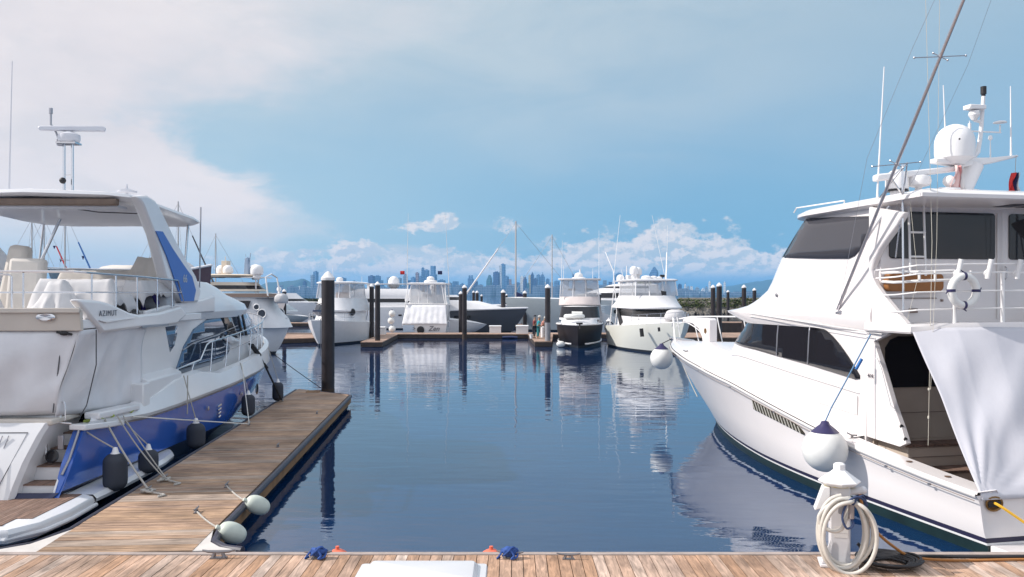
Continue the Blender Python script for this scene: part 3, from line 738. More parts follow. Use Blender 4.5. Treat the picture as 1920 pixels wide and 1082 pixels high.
def dome(name, c, r, h, m, parent, base=.0):
    k = MB(); pr = [(r * .55, -base), (r * .6, 0), (r * .96, h * .1), (r, h * .25), (r, h * .5)]
    for i in range(1, 8): a = math.pi / 2 * i / 7; pr.append((r * math.cos(a), h * .5 + h * .5 * math.sin(a)))
    k.lathe(pr, c, 20); return k.build(name, m, parent, smooth=50)

def curtain(name, top, bot, m, parent, nx=40, nz=14, amp=.03, seed=1, bulge=0.0, th=.01, folds=9, fan=None):
    """hanging cloth between two edge lines with soft folds"""
    def samp(line, t):
        n = len(line) - 1; i = min(int(t * n), n - 1); return Vector(line[i]).lerp(Vector(line[i + 1]), t * n - i)
    k = MB(); rows = []; cen = (Vector(top[0]) + Vector(bot[-1])) / 2
    a0, a1, b0 = Vector(top[0]), Vector(top[-1]), Vector(bot[0]); nrm = (a1 - a0).cross(b0 - a0).normalized()
    for j in range(nz + 1):
        g = j / nz; row = []
        for i in range(nx + 1):
            t = i / nx; p = samp(top, t).lerp(samp(bot, t), g)
            f = math.sin(t * folds * 2 * math.pi + seed + 1.5 * mnoise.noise(Vector((t * 3, g * 2, seed)))) * (.35 + .65 * g)
            f += 2.0 * mnoise.noise(Vector((t * 5 + g * 2.5, g * 1.7, seed * 3.1)))
            if fan:
                dv = p - Vector(bot[0]); dl = dv.length + 1e-6; an = math.atan2(dv.z, dv.x); f += fan * math.sin(an * 23 + 1.4 * mnoise.noise(Vector((dl, an * 2, 0)))) * math.exp(-dl / 1.3) * min(1, dl / .25) + .9 * mnoise.noise(Vector((an * 6, dl * .8, 4)))
            row.append(p + nrm * (amp * f * math.sin(math.pi * min(1, max(0, g * .96 + .02))) ** .5 + bulge * math.sin(math.pi * g)))
        rows.append(row)
    k.grid(rows); return k.build(name, m, parent, smooth=60, solid=th, fix=False)
# ---------------------------------------------------------------- left: blue hulled flybridge yacht
LF = Frame(-9.35, 13.7, -.03, 1)
yl = thing('motor_yacht', 'blue-hulled flybridge motor yacht with white topsides moored at the left finger dock', 'yacht', (LF.o.x, LF.o.y, 0), LF.ang)
G = mat('pearl_gelcoat', (.73,.73,.75), .3, coat=.3, var=.07, vscale=1.1)
GC = mat('beige_gelcoat', (.60,.545,.49), .45, var=.12, vscale=2)
STRIPE = [(0,1.47),(.03,1.42),(.12,1.29),(.2,1.28),(.45,1.35),(.75,1.58),(1,1.85)]
def lv(B, ys, ye, z, t0=.52, p=2.3, sf=.93): return dict(B=B, ys=ys, ye=ye, z=z, t0=t0, p=p, sf=sf)
r_stripe = lv(2.30, .62, 18.1, STRIPE); r_mid = lv(2.27, .3, 17.6, [(0,.95),(.5,.85),(.75,1.1),(1,1.35)], .5, 2.2)
r_low = lv(2.18, .02, 16.9, [(0,.52),(.5,.42),(.75,.7),(1,1.0)], .46, 2.0)
r_ch = lv(2.05, -.06, 16.5, [(0,.40),(.5,.28),(.75,.5),(1,.85)], .42, 1.8)
r_wl = lv(1.85, -.1, 15.4, [(0,.0),(.5,-.05),(1,.25)], .38, 1.6); r_kl = lv(.05, -.1, 14.6, [(0,-.5),(.6,-.5),(1,-.1)], .9, 2)
hull_skin(hull_rows([r_stripe, r_mid, r_low]), 'hull', BLUEP, yl, transom=False)
hull_skin(hull_rows([r_low, r_ch, r_wl, r_kl]), 'bottom', NAVY, yl, transom=True)
r_s1 = lv(2.32, .70, 18.15, [(a, b + .02) for a, b in STRIPE]); r_s2 = lv(2.36, .75, 18.25, [(a, b + .10) for a, b in STRIPE])
r_s3 = lv(2.26, 1.0, 18.4, [(0,1.60),(.08,1.58),(.15,1.62),(.20,1.84),(.30,1.93),(.38,1.76),(.5,1.86),(.7,2.07),(.85,2.24),(1,2.42)])
r_s4 = lv(2.12, 1.05, 18.2, [(0,1.63),(.08,1.61),(.15,1.66),(.20,1.90),(.30,1.98),(.38,1.80),(.5,1.89),(.7,2.10),(.85,2.27),(1,2.44)])
hull_skin(hull_rows([r_s1, r_s2, r_s3, r_s4]), 'topsides', G, yl, transom=False)
deck_cap(hull_rows([lv(2.12, 1.05, 18.2, [(0,1.30),(.15,1.35),(.30,1.66),(.5,1.74),(.7,1.92),(.85,2.10),(1,2.30)])])[0], 'deck', G, yl, y0=3.2)
k = MB(); k.grid(hull_rows([lv(2.325, .62, 18.12, [(a, b - .005) for a, b in STRIPE]), lv(2.335, .62, 18.14, [(a, b + .03) for a, b in STRIPE])])); k.mirror(); k.build('rub_strip', CHROME, yl)
# stern quarters: chrome edge, inner stair side
for s_ in (1, -1):
    k = MB(); k.prism([(s_*1.93, .72, 1.42), (s_*1.93, 3.3, 1.42), (s_*1.93, 3.3, .42), (s_*1.93, .02, .42), (s_*1.93, .05, .55)], (s_*.03, 0, 0)); k.build('stair_side', G, yl, smooth=0)
    k = MB(); k.grid([[(s_*1.93, .72, 1.42), (s_*2.16, .62, 1.46)], [(s_*1.93, .3, .92), (s_*2.12, .3, .95)], [(s_*1.93, .02, .45), (s_*2.04, -.03, .40)]]); k.build('quarter_edge', BLUEP, yl, smooth=0)
    k = MB(); k.tube([(s_*2.08, .60, 1.44), (s_*2.05, .33, 1.0), (s_*2.01, .16, .78)], .02, 8); k.build('edge_trim', CHROME, yl)
    k = MB(); k.prism([(s_*1.9, .62, 1.44), (s_*2.2, .56, 1.44), (s_*2.30, 1.1, 1.40), (s_*2.30, 1.9, 1.33), (s_*1.9, 1.9, 1.33)], (0, 0, .10)); k.build('quarter_cap', G, yl, bevel=.02)
    k = MB(); k.prism([(s_*1.95, 1.05, 1.56), (s_*2.24, 1.0, 1.56), (s_*2.26, 2.7, 1.50), (s_*1.95, 2.7, 1.50)], (0, 0, .12)); k.build('bulwark_cap', G, yl, bevel=.03)
    k = MB()
    for yy in (1.15, 1.5): k.tube([(s_*2.1, yy, 1.42), (s_*2.1, yy, 1.57)], .03, 8)
    k.build('fairlead', STEEL, yl)
# swim platform
def plat_out(e, z):
    pts = [(-2.45+e, .3), (-2.5+e, -.6), (-2.42+e, -1.3), (-2.15+e, -1.72+e), (-1.6, -1.78+e), (-1.25, -1.62+e), (1.35, -1.62+e), (1.75, -1.80+e), (2.2-e, -1.74+e), (2.44-e, -1.3), (2.52-e, -.6), (2.48-e, .3)]
    return [(x, y, z) for x, y in pts]
k = MB(); k.grid([plat_out(.18, .12), plat_out(.03, .2), plat_out(0, .33), plat_out(.03, .395), plat_out(.16, .43)], closed=True, cap=True); k.build('swim_platform', G, yl, smooth=40)
for s_ in (1, -1):
    k = MB(); k.grid([[(s_*2.0, y, .30), (s_*x, y, .30), (s_*(x + .02), y, .36), (s_*(x - .04), y, .425), (s_*2.0, y, .43)] for y, x in ((.30, 2.49), (1.2, 2.52), (2.4, 2.52), (3.4, 2.48), (4.1, 2.38), (4.5, 2.2))]); k.build('spray_ledge', G, yl, smooth=40)
TEAK = plank_mat('teak_decking', (.24,.15,.11), (.20,.12,.09), (.27,.18,.14), (9, 1, 8))
k = MB(); rr = random.Random(8); i = -2.3
while i < 2.28:
    ya = -1.55 if abs(i) < 1.3 else (-1.62 if abs(i) < 2.05 else -1.25); k.box(i, i + .052, ya, .28, .425, .442); i += .058
k.build('teak_deck', TEAK, yl, smooth=0)
k = MB(); k.tube([(-2.4, -1.3, .26), (-2.1, -1.70, .26), (-1.4, -1.66, .26), (1.4, -1.66, .26), (2.15, -1.74, .26), (2.46, -1.25, .26), (2.53, -.6, .26), (2.5, .3, .26)], .035, 8); k.build('platform_rub_rail', G, yl)
# transom with garage door and steps
k = MB(); rows = []
for z, w_, y in ((.44, 1.36, -.12), (.62, 1.40, -.08), (1.0, 1.50, .04), (1.4, 1.63, .22), (1.6, 1.72, .32), (1.62, 1.75, .55), (1.9, 1.75, .8)):
    rows.append([(-w_, y + .1, z)] + [(-w_ + .06, y, z), (w_ - .06, y, z)] + [(w_, y + .1, z)])
k.grid(rows); k.build('transom', G, yl, smooth=40)
k = MB()
for s_ in (1, -1):
    k = MB(); k.grid([[(s_*1.36, -.02, .44), (s_*1.36, 1.5, .44)], [(s_*1.40, .02, .62), (s_*1.40, 1.5, .62)], [(s_*1.5, .14, 1.0), (s_*1.5, 1.5, 1.0)], [(s_*1.63, .32, 1.4), (s_*1.63, 1.5, 1.4)], [(s_*1.72, .42, 1.6), (s_*1.72, 1.5, 1.6)], [(s_*1.75, .65, 1.62), (s_*1.75, 1.5, 1.62)]])
    k.build('transom_side', G, yl, smooth=40)
k = MB(); k.box(-1.75, 1.75, .36, 1.4, 1.55, 1.66); k.build('transom_shelf', GC, yl, bevel=.03)
DLINE = mat('seam_dark', (.08,.08,.09), .7)
k = MB(); k.tube([(-1.2, -.13, .50), (1.13, -.13, .50), (1.16, -.085, .70), (1.42, .245, 1.46), (-1.42, .245, 1.46), (-1.16, -.085, .70)], .007, 5, closed=True); k.build('garage_door_seam', DLINE, yl)
for a in (1.02, 1.12):
    k = MB(); k.tube([(a - .03, .14, 1.22), (a + .02, .20, 1.42)], .008, 6); k.build('door_latch', CHROME, yl)
k = MB(); k.lathe([(.0, 0), (.16, .0), (.19, .012), (.15, .02), (0, .02)], (.68, -.02, 1.02), 20, (0, -1, .35)); k.build('stern_badge', STEEL, yl)
for s_ in (1, -1):
    for j, (ya, z) in enumerate(((.16, .62), (.46, .86), (.76, 1.10), (1.06, 1.32))):
        k = MB(); k.box(min(s_*1.36, s_*1.93), max(s_*1.36, s_*1.93), ya, 1.5, z - .22, z - .012); k.build('step', G, yl, smooth=0)
        k = MB(); k.box(min(s_*1.40, s_*1.91), max(s_*1.40, s_*1.91), ya - .02, ya + .32, z - .008, z + .012); k.build('step_tread', TEAK, yl, smooth=0)
k = MB(); k.lathe([(.10, 0), (.115, .012), (.085, .02), (.08, .0), (0, -.005)], (1.68, .52, 1.02), 20, (0, -1, .2)); k.build('stern_speaker', DGLASS, yl)
k = MB(); k.box(1.74, 1.84, .56, .60, 1.12, 1.36); k.build('shower_box', CHROME, yl, bevel=.01)
k = MB(); k.tube([(1.95, .62, 1.55), (1.58, .60, 1.58), (1.55, .60, 1.52), (1.56, .55, 1.0), (1.60, .52, .94)], .016, 8); k.build('boarding_rail', STEEL, yl)
k = MB(); k.tube([(1.46, .62, 1.95), (1.82, .62, 1.92), (1.84, .62, 1.88), (1.84, .62, 1.60)], .012, 8); k.build('gate_rail', STEEL, yl)
k = MB(); k.tube([(.75, -1.2, .46), (1.15, -1.0, .47), (1.28, -.95, .53), (1.2, -.9, .48)], [.03, .035, .05, .02], 8); tag(k.build('deck_strap', BLACK, yl))
# superstructure
SB = [(1.55, 3.3, 16.6, 1.88, 5.6), (2.0, 3.3, 16.6, 1.9, 5.6), (2.25, 3.3, 16.6, 1.90, 5.5), (2.45, 3.3, 16.3, 1.90, 5.3), (2.6, 3.3, 15.95, 1.89, 5.0), (2.75, 3.3, 15.4, 1.88, 4.8), (3.12, 3.3, 14.75, 1.86, 4.6), (3.40, 3.3, 14.1, 1.84, 4.4)]
cab = Body(SB); cab.build('cabin', G, yl, bevel=0)
UB = [(3.12, 3.35, 14.5, 1.90, 4.6), (3.3, 3.35, 14.3, 1.97, 4.5), (3.46, 5.6, 14.05, 1.95, 4.4), (3.6, 5.6, 13.2, 1.90, 4.2), (3.73, 5.6, 12.4, 1.82, 4.0), (3.92, 5.7, 11.6, 1.74, 3.6), (4.06, 6.1, 10.9, 1.62, 3.2), (4.10, 6.4, 10.4, 1.3, 2.8)]
upb = Body(UB); upb.build('cabin_roof', G, yl, bevel=0)
# side glass, both sides
gl = cab.ppoly(LF, [(343,650),(362,617),(388,598),(420,584),(446,579),(456,582),(470,600),(479,612),(463,628),(440,633),(430,637),(424,632),(418,628),(414,634),(428,645),(430,655),(424,667),(415,676),(395,684),(331,702),(330,690)], 1)
gl = [(y, z) for y, z in gl]
sg = cab.ppoly(LF, [(304,614),(331,610),(330,628),(325,648),(313,666),(309,640)], 1)
pillar = cab.ppoly(LF, [(408,585),(421,581.5),(432,600),(447,632),(436,635),(428,634),(418,607)], 1)
lines = [cab.ppoly(LF, [(a,578.5),(a+2,578.5),(a+14,629),(a+11,629)], 1) for a in (440, 448)]
for s_ in (1, -1):
    cab.panel('side_window', gl, BGLASS, yl, side=s_); cab.panel('aft_side_window', sg, BGLASS, yl, side=s_)
    cab.panel('window_pillar', pillar, DGLASS, yl, off=.03, side=s_)
    for l_ in lines: cab.panel('window_bar', l_, BLACK, yl, off=.032, side=s_)
    side_cowl = cab.ppoly(LF, [(414,634),(424,628),(436,633),(447,641),(432,646)], 1)
    cab.panel('side_cowl', side_cowl, G, yl, off=.05, side=s_)
    k = MB(); k.tube(spline([(s_*1.93, 4.72, 3.05), (s_*1.93, 4.88, 2.75), (s_*1.93, 5.1, 2.36)]), .018, 6); k.build('window_frame', CHROME, yl)
# front glass band round the windscreen
k = MB(); rows = []
for z in (2.62, 2.8, 3.1, 3.34):
    ya, yf, w_, r = cab.at(z); rows.append([((w_ + .012) * math.sin(a), yf - r + (r + .012) * math.cos(a), z) for a in [math.radians(x) for x in range(-62, 63, 6)]])
k.grid(rows); k.build('windscreen', BGLASS, yl, fix=False)
# side passage panels at cockpit
for s_ in (1, -1):
    plate('cockpit_side_panel', [(3.3, 1.45), (5.2, 1.85), (5.15, 2.35), (4.8, 3.08), (3.36, 3.08)], G, yl, 1.90, .05, s_)
    k = MB(); k.prism([(s_*1.5, 3.0, 1.3), (s_*2.2, 3.0, 1.3), (s_*2.2, 3.0, 1.98), (s_*1.5, 3.0, 1.98)], (0, .35, .0)); k.prism([(s_*1.9, 3.36, 1.3), (s_*2.15, 3.36, 1.3), (s_*2.15, 3.36, 2.0), (s_*1.9, 3.36, 2.12)], (0, 1.9, .02)); k.build('side_locker', G, yl, bevel=.03)
k = MB(); k.box(-1.8, 1.8, 3.0, 3.3, 1.3, 3.1); k.build('saloon_bulkhead', DGLASS, yl, smooth=0)
# flybridge deck, aft fascia, wings
k = MB(); k.box(-2.14, 2.14, .52, 6.6, 3.14, 3.30); k.build('flybridge_deck', G, yl, bevel=.02)
k = MB(); k.prism([(-2.2, .42, 3.12), (2.2, .42, 3.12), (2.2, .36, 3.45), (2.2, .40, 3.48), (-2.2, .40, 3.48), (-2.2, .36, 3.45)], (0, .1, 0)); k.box(-2.2, 2.2, .34, .42, 3.42, 3.50)
k.build('aft_fascia', GC, yl, bevel=.01)
k = MB(); k.lathe([(0, 0), (.14, 0), (.16, .015), (.12, .03), (0, .02)], (1.65, .37, 3.35), 16, (0, -1, 0)); 
for q_ in k.v: q_.z = 3.35 + (q_.z - 3.35) * .42
k.build('stern_light', STEEL, yl)
WING = [LF.sx(u, v, 2.2) for u, v in [(146,562),(160,561),(174,562),(190,564),(205,568),(222,575),(245,586),(262,590),(300,586),(340,574),(352,590),(332,608),(309,611),(271,614),(195,624),(180,606)]]
k = MB(); k.tube([(1.935, 5.6, 3.5), (1.935, 7.2, 3.55)], .004, 4); k.build('roof_seam', DLINE, yl)
for s_ in (1, -1):
    plate('flybridge_wing', [(p.y, p.z) for p in WING], G, yl, 2.02, .18, s_, bevel=.05)
    plate('wing_step', [(1.0, 3.28), (2.6, 3.28), (1.3, 3.22)], G, yl, 2.2, .04, s_, bevel=.012)
    plate('flybridge_coaming', [(3.6, 3.28), (3.6, 3.40), (5.0, 3.52), (7.0, 3.60), (8.0, 3.70), (8.0, 3.3)], G, yl, 1.93, .09, s_, bevel=.03)
    k = MB(); k.box(min(s_*2.0, s_*2.22), max(s_*2.0, s_*2.22), 2.9, 4.3, 3.075, 3.11); k.build('courtesy_strip', CHROME, yl, smooth=0)
LET = mat('grey_lettering', (.10,.11,.14), .4, metal=.3)
text_mesh('AZIMUT', .15, LET, 'lettering', yl, basis((2.212, 1.42, 3.39), (0, 1, .0), (0, 0, 1)) @ Matrix.Diagonal((1.12, .95, 1, 1)), .002, space=1.25)
# hardtop and arches
ARCH = [(250,368),(262,384),(285,442),(305,519),(322,545),(338,567),(366,567),(372,547),(362,518),(326,455),(300,402),(293,388),(285,376),(270,366)]
BLUE = [(294,433),(307,434),(325,465),(345,495),(362,519),(369,544),(365,565),(342,565),(327,518),(315,482)]
AP = [LF.sx(u, v, 2.0) for u, v in ARCH]; BP = [LF.sx(u, v, 2.12) for u, v in BLUE]
for s_ in (1, -1):
    plate('hardtop_arch', [(p.y, p.z) for p in AP], G, yl, 1.86, .22, s_, bevel=.05)
    plate('arch_panel', [(p.y, p.z) for p in BP], mat('blue_arch_panel', (.06,.17,.50), .5), yl, 2.085, .02, s_, bevel=.005)
c = LF.sx(348, 523, 2.12); M66 = basis((2.112, c.y, c.z), (0, 1, 0), (0, 0, 1))
text_mesh('66', .26, mat('silver_numerals', (.5,.52,.56), .3, metal=.6), 'numerals', yl, M66, .004)
k = MB(); k.lathe([(0, .0), (.10, 0), (.12, .02), (.07, .035), (0, .02)], (-1.85, 4.6, 5.0), 20, (1, -.1, 0)); k.build('arch_speaker', GC, yl)
def htop(e, z, ez):
    pts = []
    for x, y in ((-1.95, 3.0), (-2.02, 3.6), (-2.02, 6.4), (-1.9, 7.2), (-1.5, 7.75), (-.8, 8.0), (0, 8.05), (.8, 8.0), (1.5, 7.75), (1.9, 7.2), (2.02, 6.4), (2.02, 3.6), (1.95, 3.0), (1.55, 2.82), (0, 2.76), (-1.55, 2.82)):
        zz = z + .07 * (1 - (x / 2.02) ** 2) - ez * .035 * (y - 3)
        pts.append((x * (1 - e / 2.02), 5.4 + (y - 5.4) * (1 - e / 2.7), zz))
    return pts
k = MB(); k.grid([htop(.5, 5.60, 1), htop(.12, 5.57, 1), htop(0, 5.63, 1), htop(.03, 5.69, 1), htop(.2, 5.72, 1), htop(1.0, 5.73, 1)], closed=True, cap=True); k.build('hardtop', G, yl, smooth=50)
k = MB(); k.box(-1.75, 1.72, 2.86, 3.05, 5.47, 5.60); k.build('hardtop_rear_beam', mat('brown_lining', (.20,.145,.115), .7, var=.3), yl, bevel=.03)
k = MB(); k.box(-1.7, 1.68, 3.06, 3.5, 5.44, 5.50); k.build('hardtop_step', mat('grey_lining', (.50,.51,.56), .6), yl, bevel=.02)
k = MB(); k.tube([(-1.1, 3.6, 5.535), (.2, 3.75, 5.53), (.6, 4.6, 5.50), (1.6, 4.9, 5.49)], .012, 6); k.build('hardtop_seam', DLINE, yl)
for x0, y0, z0, x1, y1, z1, r_ in ((1.72, 6.9, 5.42, 1.72, 6.6, 4.0, .03), (-.98, 6.2, 5.5, -1.55, 6.0, 4.0, .035), (-1.72, 6.9, 5.42, -1.72, 6.6, 4.0, .03)):
    k = MB(); k.tube([(x0, y0, z0), (x1, y1, z1)], r_, 8); k.build('hardtop_strut', STEEL, yl)
# flybridge windscreen and dash, seats, covers
k = MB(); rows = []
for z, dy in ((4.0, 0), (4.36, -.25)): rows.append([(1.66 * math.sin(a), 7.2 + dy + 1.2 * math.cos(a), z) for a in [math.radians(x) for x in range(-90, 91, 10)]])
k.grid(rows); k.build('flybridge_screen', mat('smoke_acrylic', (.03,.04,.05), .1, alpha=.55), yl, solid=.012)
k = MB(); k.tube([(1.68 * math.sin(a), 6.95 + 1.2 * math.cos(a), 4.38) for a in [math.radians(x) for x in range(-90, 91, 10)]], .02, 6); k.build('screen_rail', STEEL, yl)
def blob(name, c, dim, m, parent, seed=1, n=14, bump_=.12, up=1.0):
    k = MB(); k.ball((0,0,0), 1, (1,1,1), n + 6, n)
    out = []
    for p in k.v:
        q = Vector([math.copysign(abs(a) ** .55, a) for a in p]); q.z = max(q.z, -.75)
        f = 1 + bump_ * mnoise.noise(q * 1.8 + Vector((seed, 0, 0))); q2 = Vector((q.x * f * (1 - .18 * max(q.z, 0)), q.y * f * (1 - .18 * max(q.z, 0)), q.z * (1 + .5 * bump_ * mnoise.noise(q * 2.5 + Vector((0, seed, 0))))))
        out.append(Vector((c[0] + q2.x * dim[0], c[1] + q2.y * dim[1], c[2] + q2.z * dim[2])))
    k.v = out; return k.build(name, m, parent, smooth=50)
COV = mat('pale_cover_cloth', (.55,.54,.55), .8, bump=.5, bscale=5, var=.12)
COVB = mat('beige_cover_cloth', (.60,.56,.52), .85, bump=.4, bscale=5, var=.12)
def drape(name, boxes, x0, x1, y0, y1, zf, m, parent, seed=1, slope=2.6, n=44):
    """cloth thrown over furniture: boxes (x0, x1, y0, y1, z)"""
    k = MB(); rows = []
    for j in range(n + 1):
        row = []
        for i in range(n + 1):
            x = lerp(x0, x1, i / n); y = lerp(y0, y1, j / n); z = zf
            for bx0, bx1, by0, by1, bz in boxes:
                dx_ = max(bx0 - x, 0, x - bx1); dy_ = max(by0 - y, 0, y - by1); dd_ = math.hypot(dx_, dy_)
                an = math.atan2(y - (by0 + by1) / 2, x - (bx0 + bx1) / 2)
                f = dd_ * slope * (1 + .22 * math.sin(an * 9 + seed) * min(1, dd_ * 4) + .22 * mnoise.noise(Vector((x * 3, y * 3, seed))))
                sagz = .05 * math.sin((x - bx0) / max(bx1 - bx0, .01) * math.pi) if dd_ == 0 else 0
                z = max(z, bz - f - sagz * .6)
            z += .018 * mnoise.noise(Vector((x * 7, y * 7, z * 5 + seed))) + .03 * mnoise.noise(Vector((x * 2.2, y * 2.2, seed)))
            row.append((x, y, z))
        rows.append(row)
    k.grid(rows); return k.build(name, m, parent, smooth=70, solid=.008, fix=False)
drape('seat_cover', [(.55, 1.85, 2.3, 2.45, 4.02), (.5, 1.9, 2.4, 3.2, 3.74), (1.0, 1.25, 1.75, 2.0, 3.98)], .12, 2.02, 1.35, 3.6, 3.31, COV, yl, 2)
drape('lounge_cover', [(1.2, 1.9, 3.7, 4.9, 3.80), (1.6, 1.9, 3.6, 5.0, 4.02)], .95, 2.02, 3.45, 5.3, 3.31, COV, yl, 5)
drape('lounge_cover', [(-1.2, -.2, 1.8, 2.3, 3.70)], -1.6, .1, 1.4, 2.7, 3.31, COV, yl, 8)
drape('helm_cover', [(.75, 1.15, 6.3, 6.6, 4.62), (.6, 1.3, 6.2, 6.9, 4.2)], .4, 1.5, 5.9, 7.2, 3.6, COVB, yl, 3)
drape('dash_cover', [(-1.2, .5, 6.7, 7.2, 4.32)], -1.55, .8, 6.2, 7.7, 3.7, COVB, yl, 4)
blob('bundled_cover', (1.72, 5.0, 3.58), (.3, .32, .22), mat('crumpled_bag', (.36,.38,.42), .7, bump=.8, bscale=9), yl, 9, bump_=.3)
k = MB(); k.tube([(1.5, 4.75, 3.4), (1.55, 4.68, 3.7), (1.7, 4.66, 3.82), (1.8, 4.7, 3.6), (1.85, 4.72, 3.45)], .05, 8); k.build('bag_strap', mat('violet_strap', (.04,.03,.2), .7), yl)
k = MB(); k.prism([(-.35, 2.7, 3.3), (.30, 2.7, 3.3), (.32, 2.85, 4.42), (-.33, 2.85, 4.46)], (0, .3, .0)); k.build('seat_back', COVB, yl, bevel=.08)
k = MB(); k.prism([(-.9, 3.3, 3.3), (-.4, 3.3, 3.3), (-.3, 3.45, 4.7), (-.7, 3.5, 4.75)], (0, .35, 0)); k.build('fridge_column', GC, yl, bevel=.1)
k = MB(); k.box(.62, .84, 2.9, 2.95, 3.75, 4.02); k.build('brown_pillow', mat('brown_leather', (.14,.06,.04), .6), yl, bevel=.02)
# flybridge rails
top = [(-2.1, 4.12), ]
k = MB(); pl = [(-2.1, 3.2, 4.08), (-2.12, .75, 4.10), (-2.0, .62, 4.11), (2.0, .62, 4.11), (2.12, .75, 4.10), (2.12, 3.2, 4.08), (2.12, 5.1, 4.04), (2.1, 5.5, 3.58)]
k.tube(pl, .02, 8); k.tube([(-2.12, 3.2, 3.76), (-2.12, .75, 3.76), (-2.0, .62, 3.76), (2.0, .62, 3.76), (2.12, .75, 3.76), (2.12, 5.3, 3.78)], .014, 6)
k.build('flybridge_rail', STEEL, yl)
for x, y, zb in [(2.12,.98,3.5),(2.12,1.94,3.55),(2.12,2.89,3.4),(2.12,3.91,3.45),(2.12,4.75,3.5),(1.15,.62,3.5),(0,.62,3.5),(-1.1,.62,3.5),(-2.12,.98,3.5),(-2.12,1.94,3.55),(-2.12,2.89,3.4)]:
    k = MB(); k.tube([(x, y, zb - .05), (x, y, 4.09)], .016, 8); k.build('rail_post', STEEL, yl)
k = MB(); k.tube([(.62, .60, 3.42), (.62, .60, 4.02), (.66, .60, 4.06), (.93, .60, 4.06), (.97, .60, 4.02), (.97, .60, 3.42), (.93, .6, 3.46), (.66, .6, 3.46)], .018, 8); k.build('rail_gate', STEEL, yl)
# cockpit canvas
curtain('cockpit_canvas', [(-2.14, .5, 3.13), (0, .48, 3.13), (2.14, .5, 3.13)], [(-1.75, .50, 1.70), (0, .40, 1.70), (1.72, .55, 1.72)], CANVAS, yl, 60, 16, .05, 3, -.10, folds=6)
curtain('side_canvas', [(2.15, .47, 3.13), (2.12, 3.38, 3.11)], [(1.72, .50, 1.70), (1.95, 3.36, 1.45)], CANVAS, yl, 36, 16, .045, 5, .04, folds=3)
curtain('side_canvas', [(-2.15, .5, 3.13), (-2.12, 3.38, 3.11)], [(-1.75, .58, 1.70), (-1.95, 3.36, 1.45)], CANVAS, yl, 24, 10, .045, 6, .04, folds=3)
k = MB(); k.tube([(2.165, 1.05, 3.11), (2.12, 1.15, 2.5), (2.0, 1.05, 1.8), (1.9, 1.0, 1.60)], .010, 5); k.tube([(1.84, .53, 3.1), (1.82, .46, 2.6), (1.70, .50, 1.75)], .010, 5); k.build('canvas_seam', DLINE, yl)
k = MB(); k.ball((1.92, .42, 3.08), .06, (1.3,.6,.7), 8, 6); k.tube([(1.8,.42,3.1),(2.05,.42,3.06)], .02, 6); k.build('canvas_tie', BLACK, yl)
# bow rail
def dedge(y): return interp([(p.y, p.x) for p in hull_rows([r_s4])[0]], y) - .05
def dz_(y): return interp([(p.y, p.z) for p in hull_rows([r_s4])[0]], y)
for s_ in (1, -1):
    ys_ = [5.15 + .6 * i for i in range(22)]; toph = lambda y: interp([(5.1, 2.50), (6.6, 2.50), (10.5, 2.72), (14.2, 2.92), (18, 3.08)], y)
    k = MB(); low = [(5.0, 1.98), (6.5, 2.12), (6.9, 2.46)]
    k.tube([(s_*(dedge(5.0)), 5.0, 1.98), (s_*dedge(5.15), 5.15, 2.05), (s_*dedge(6.8), 6.8, 2.16), (s_*dedge(7.25), 7.25, 2.50)] + [(s_*(dedge(y) + .02), y, toph(y)) for y in [7.4 + .5 * i for i in range(22)]], .02, 8)
    k.tube([(s_*(dedge(y)), y, lerp(dz_(y), toph(y), .52)) for y in [8.0 + .5 * i for i in range(20)]], .010, 6)
    k.build('bow_rail', STEEL, yl)
    for y in (5.2, 6.2, 7.5, 8.7, 9.9, 11.1, 12.2, 13.3, 14.3, 15.3, 16.2, 17.0, 17.7):
        zt_ = toph(y) if y > 7.2 else (2.06 if y < 6 else 2.13)
        k = MB(); k.tube([(s_*dedge(y), y, dz_(y) - .05), (s_*(dedge(y + .18) + .01), y + .15, zt_)], .015, 8); k.build('rail_post', STEEL, yl)
    k = MB(); k.tube([(s_*1.93, 5.95, 2.45), (s_*1.95, 6.6, 2.58), (s_*1.95, 8.5, 2.70), (s_*1.9, 10.4, 2.86)], .014, 6); k.build('cabin_handrail', CHROME, yl)
# hull details
k = MB()
for y, z in ((6.6, 1.02), (9.4, 1.06)): k.lathe([(0,0),(.05,0),(.055,.01),(0,.015)], (2.30, y, z), 12, (1, 0, 0))
for q_ in range(4): k.tube([(2.29, 7.35 + q_*.02, .95 - q_*.09), (2.29, 7.62 - q_*.02, .98 - q_*.09)], .022, 6)
k.build('hull_fittings', STEEL, yl)
k = MB(); k.lathe([(0,0),(.14,0),(.16,.012),(0,.014)], (2.27, 11.0, 1.0), 16, (1, 0, 0)); k.build('porthole', DGLASS, yl)
# roof gear
MR = mat('radar_white', (.62,.62,.66), .35)
for x in (-.31, -.13):
    k = MB(); k.tube([(x, 5.0, 5.68), (x, 5.0, 7.05)], .03, 8); k.build('radar_post', STEEL, yl)
k = MB(); k.tube([(-.31, 5, 6.35), (-.13, 5, 6.35)], .012, 6); k.box(-.42, .0, 4.85, 5.15, 7.02, 7.06); k.build('radar_bracket', STEEL, yl, smooth=0)
k = MB(); k.lathe([(.05,-.02),(.20,.0),(.23,.06),(.22,.16),(.12,.21),(.06,.24)], (-.2, 5, 7.07), 20); k.build('radar_base', MR, yl, smooth=50)
k = MB(); k.prism([(-.62,-.07,0),(-.66,-.05,.06),(-.62,-.05,.10),(.62,-.05,.12),(.68,-.05,.08),(.66,-.07,.0)], (0, .12, 0))
o = k.build('radar_bar', MR, yl, bevel=.02); o.location = (-.14, 5, 7.31); o.rotation_euler = (0, -.05, .35)
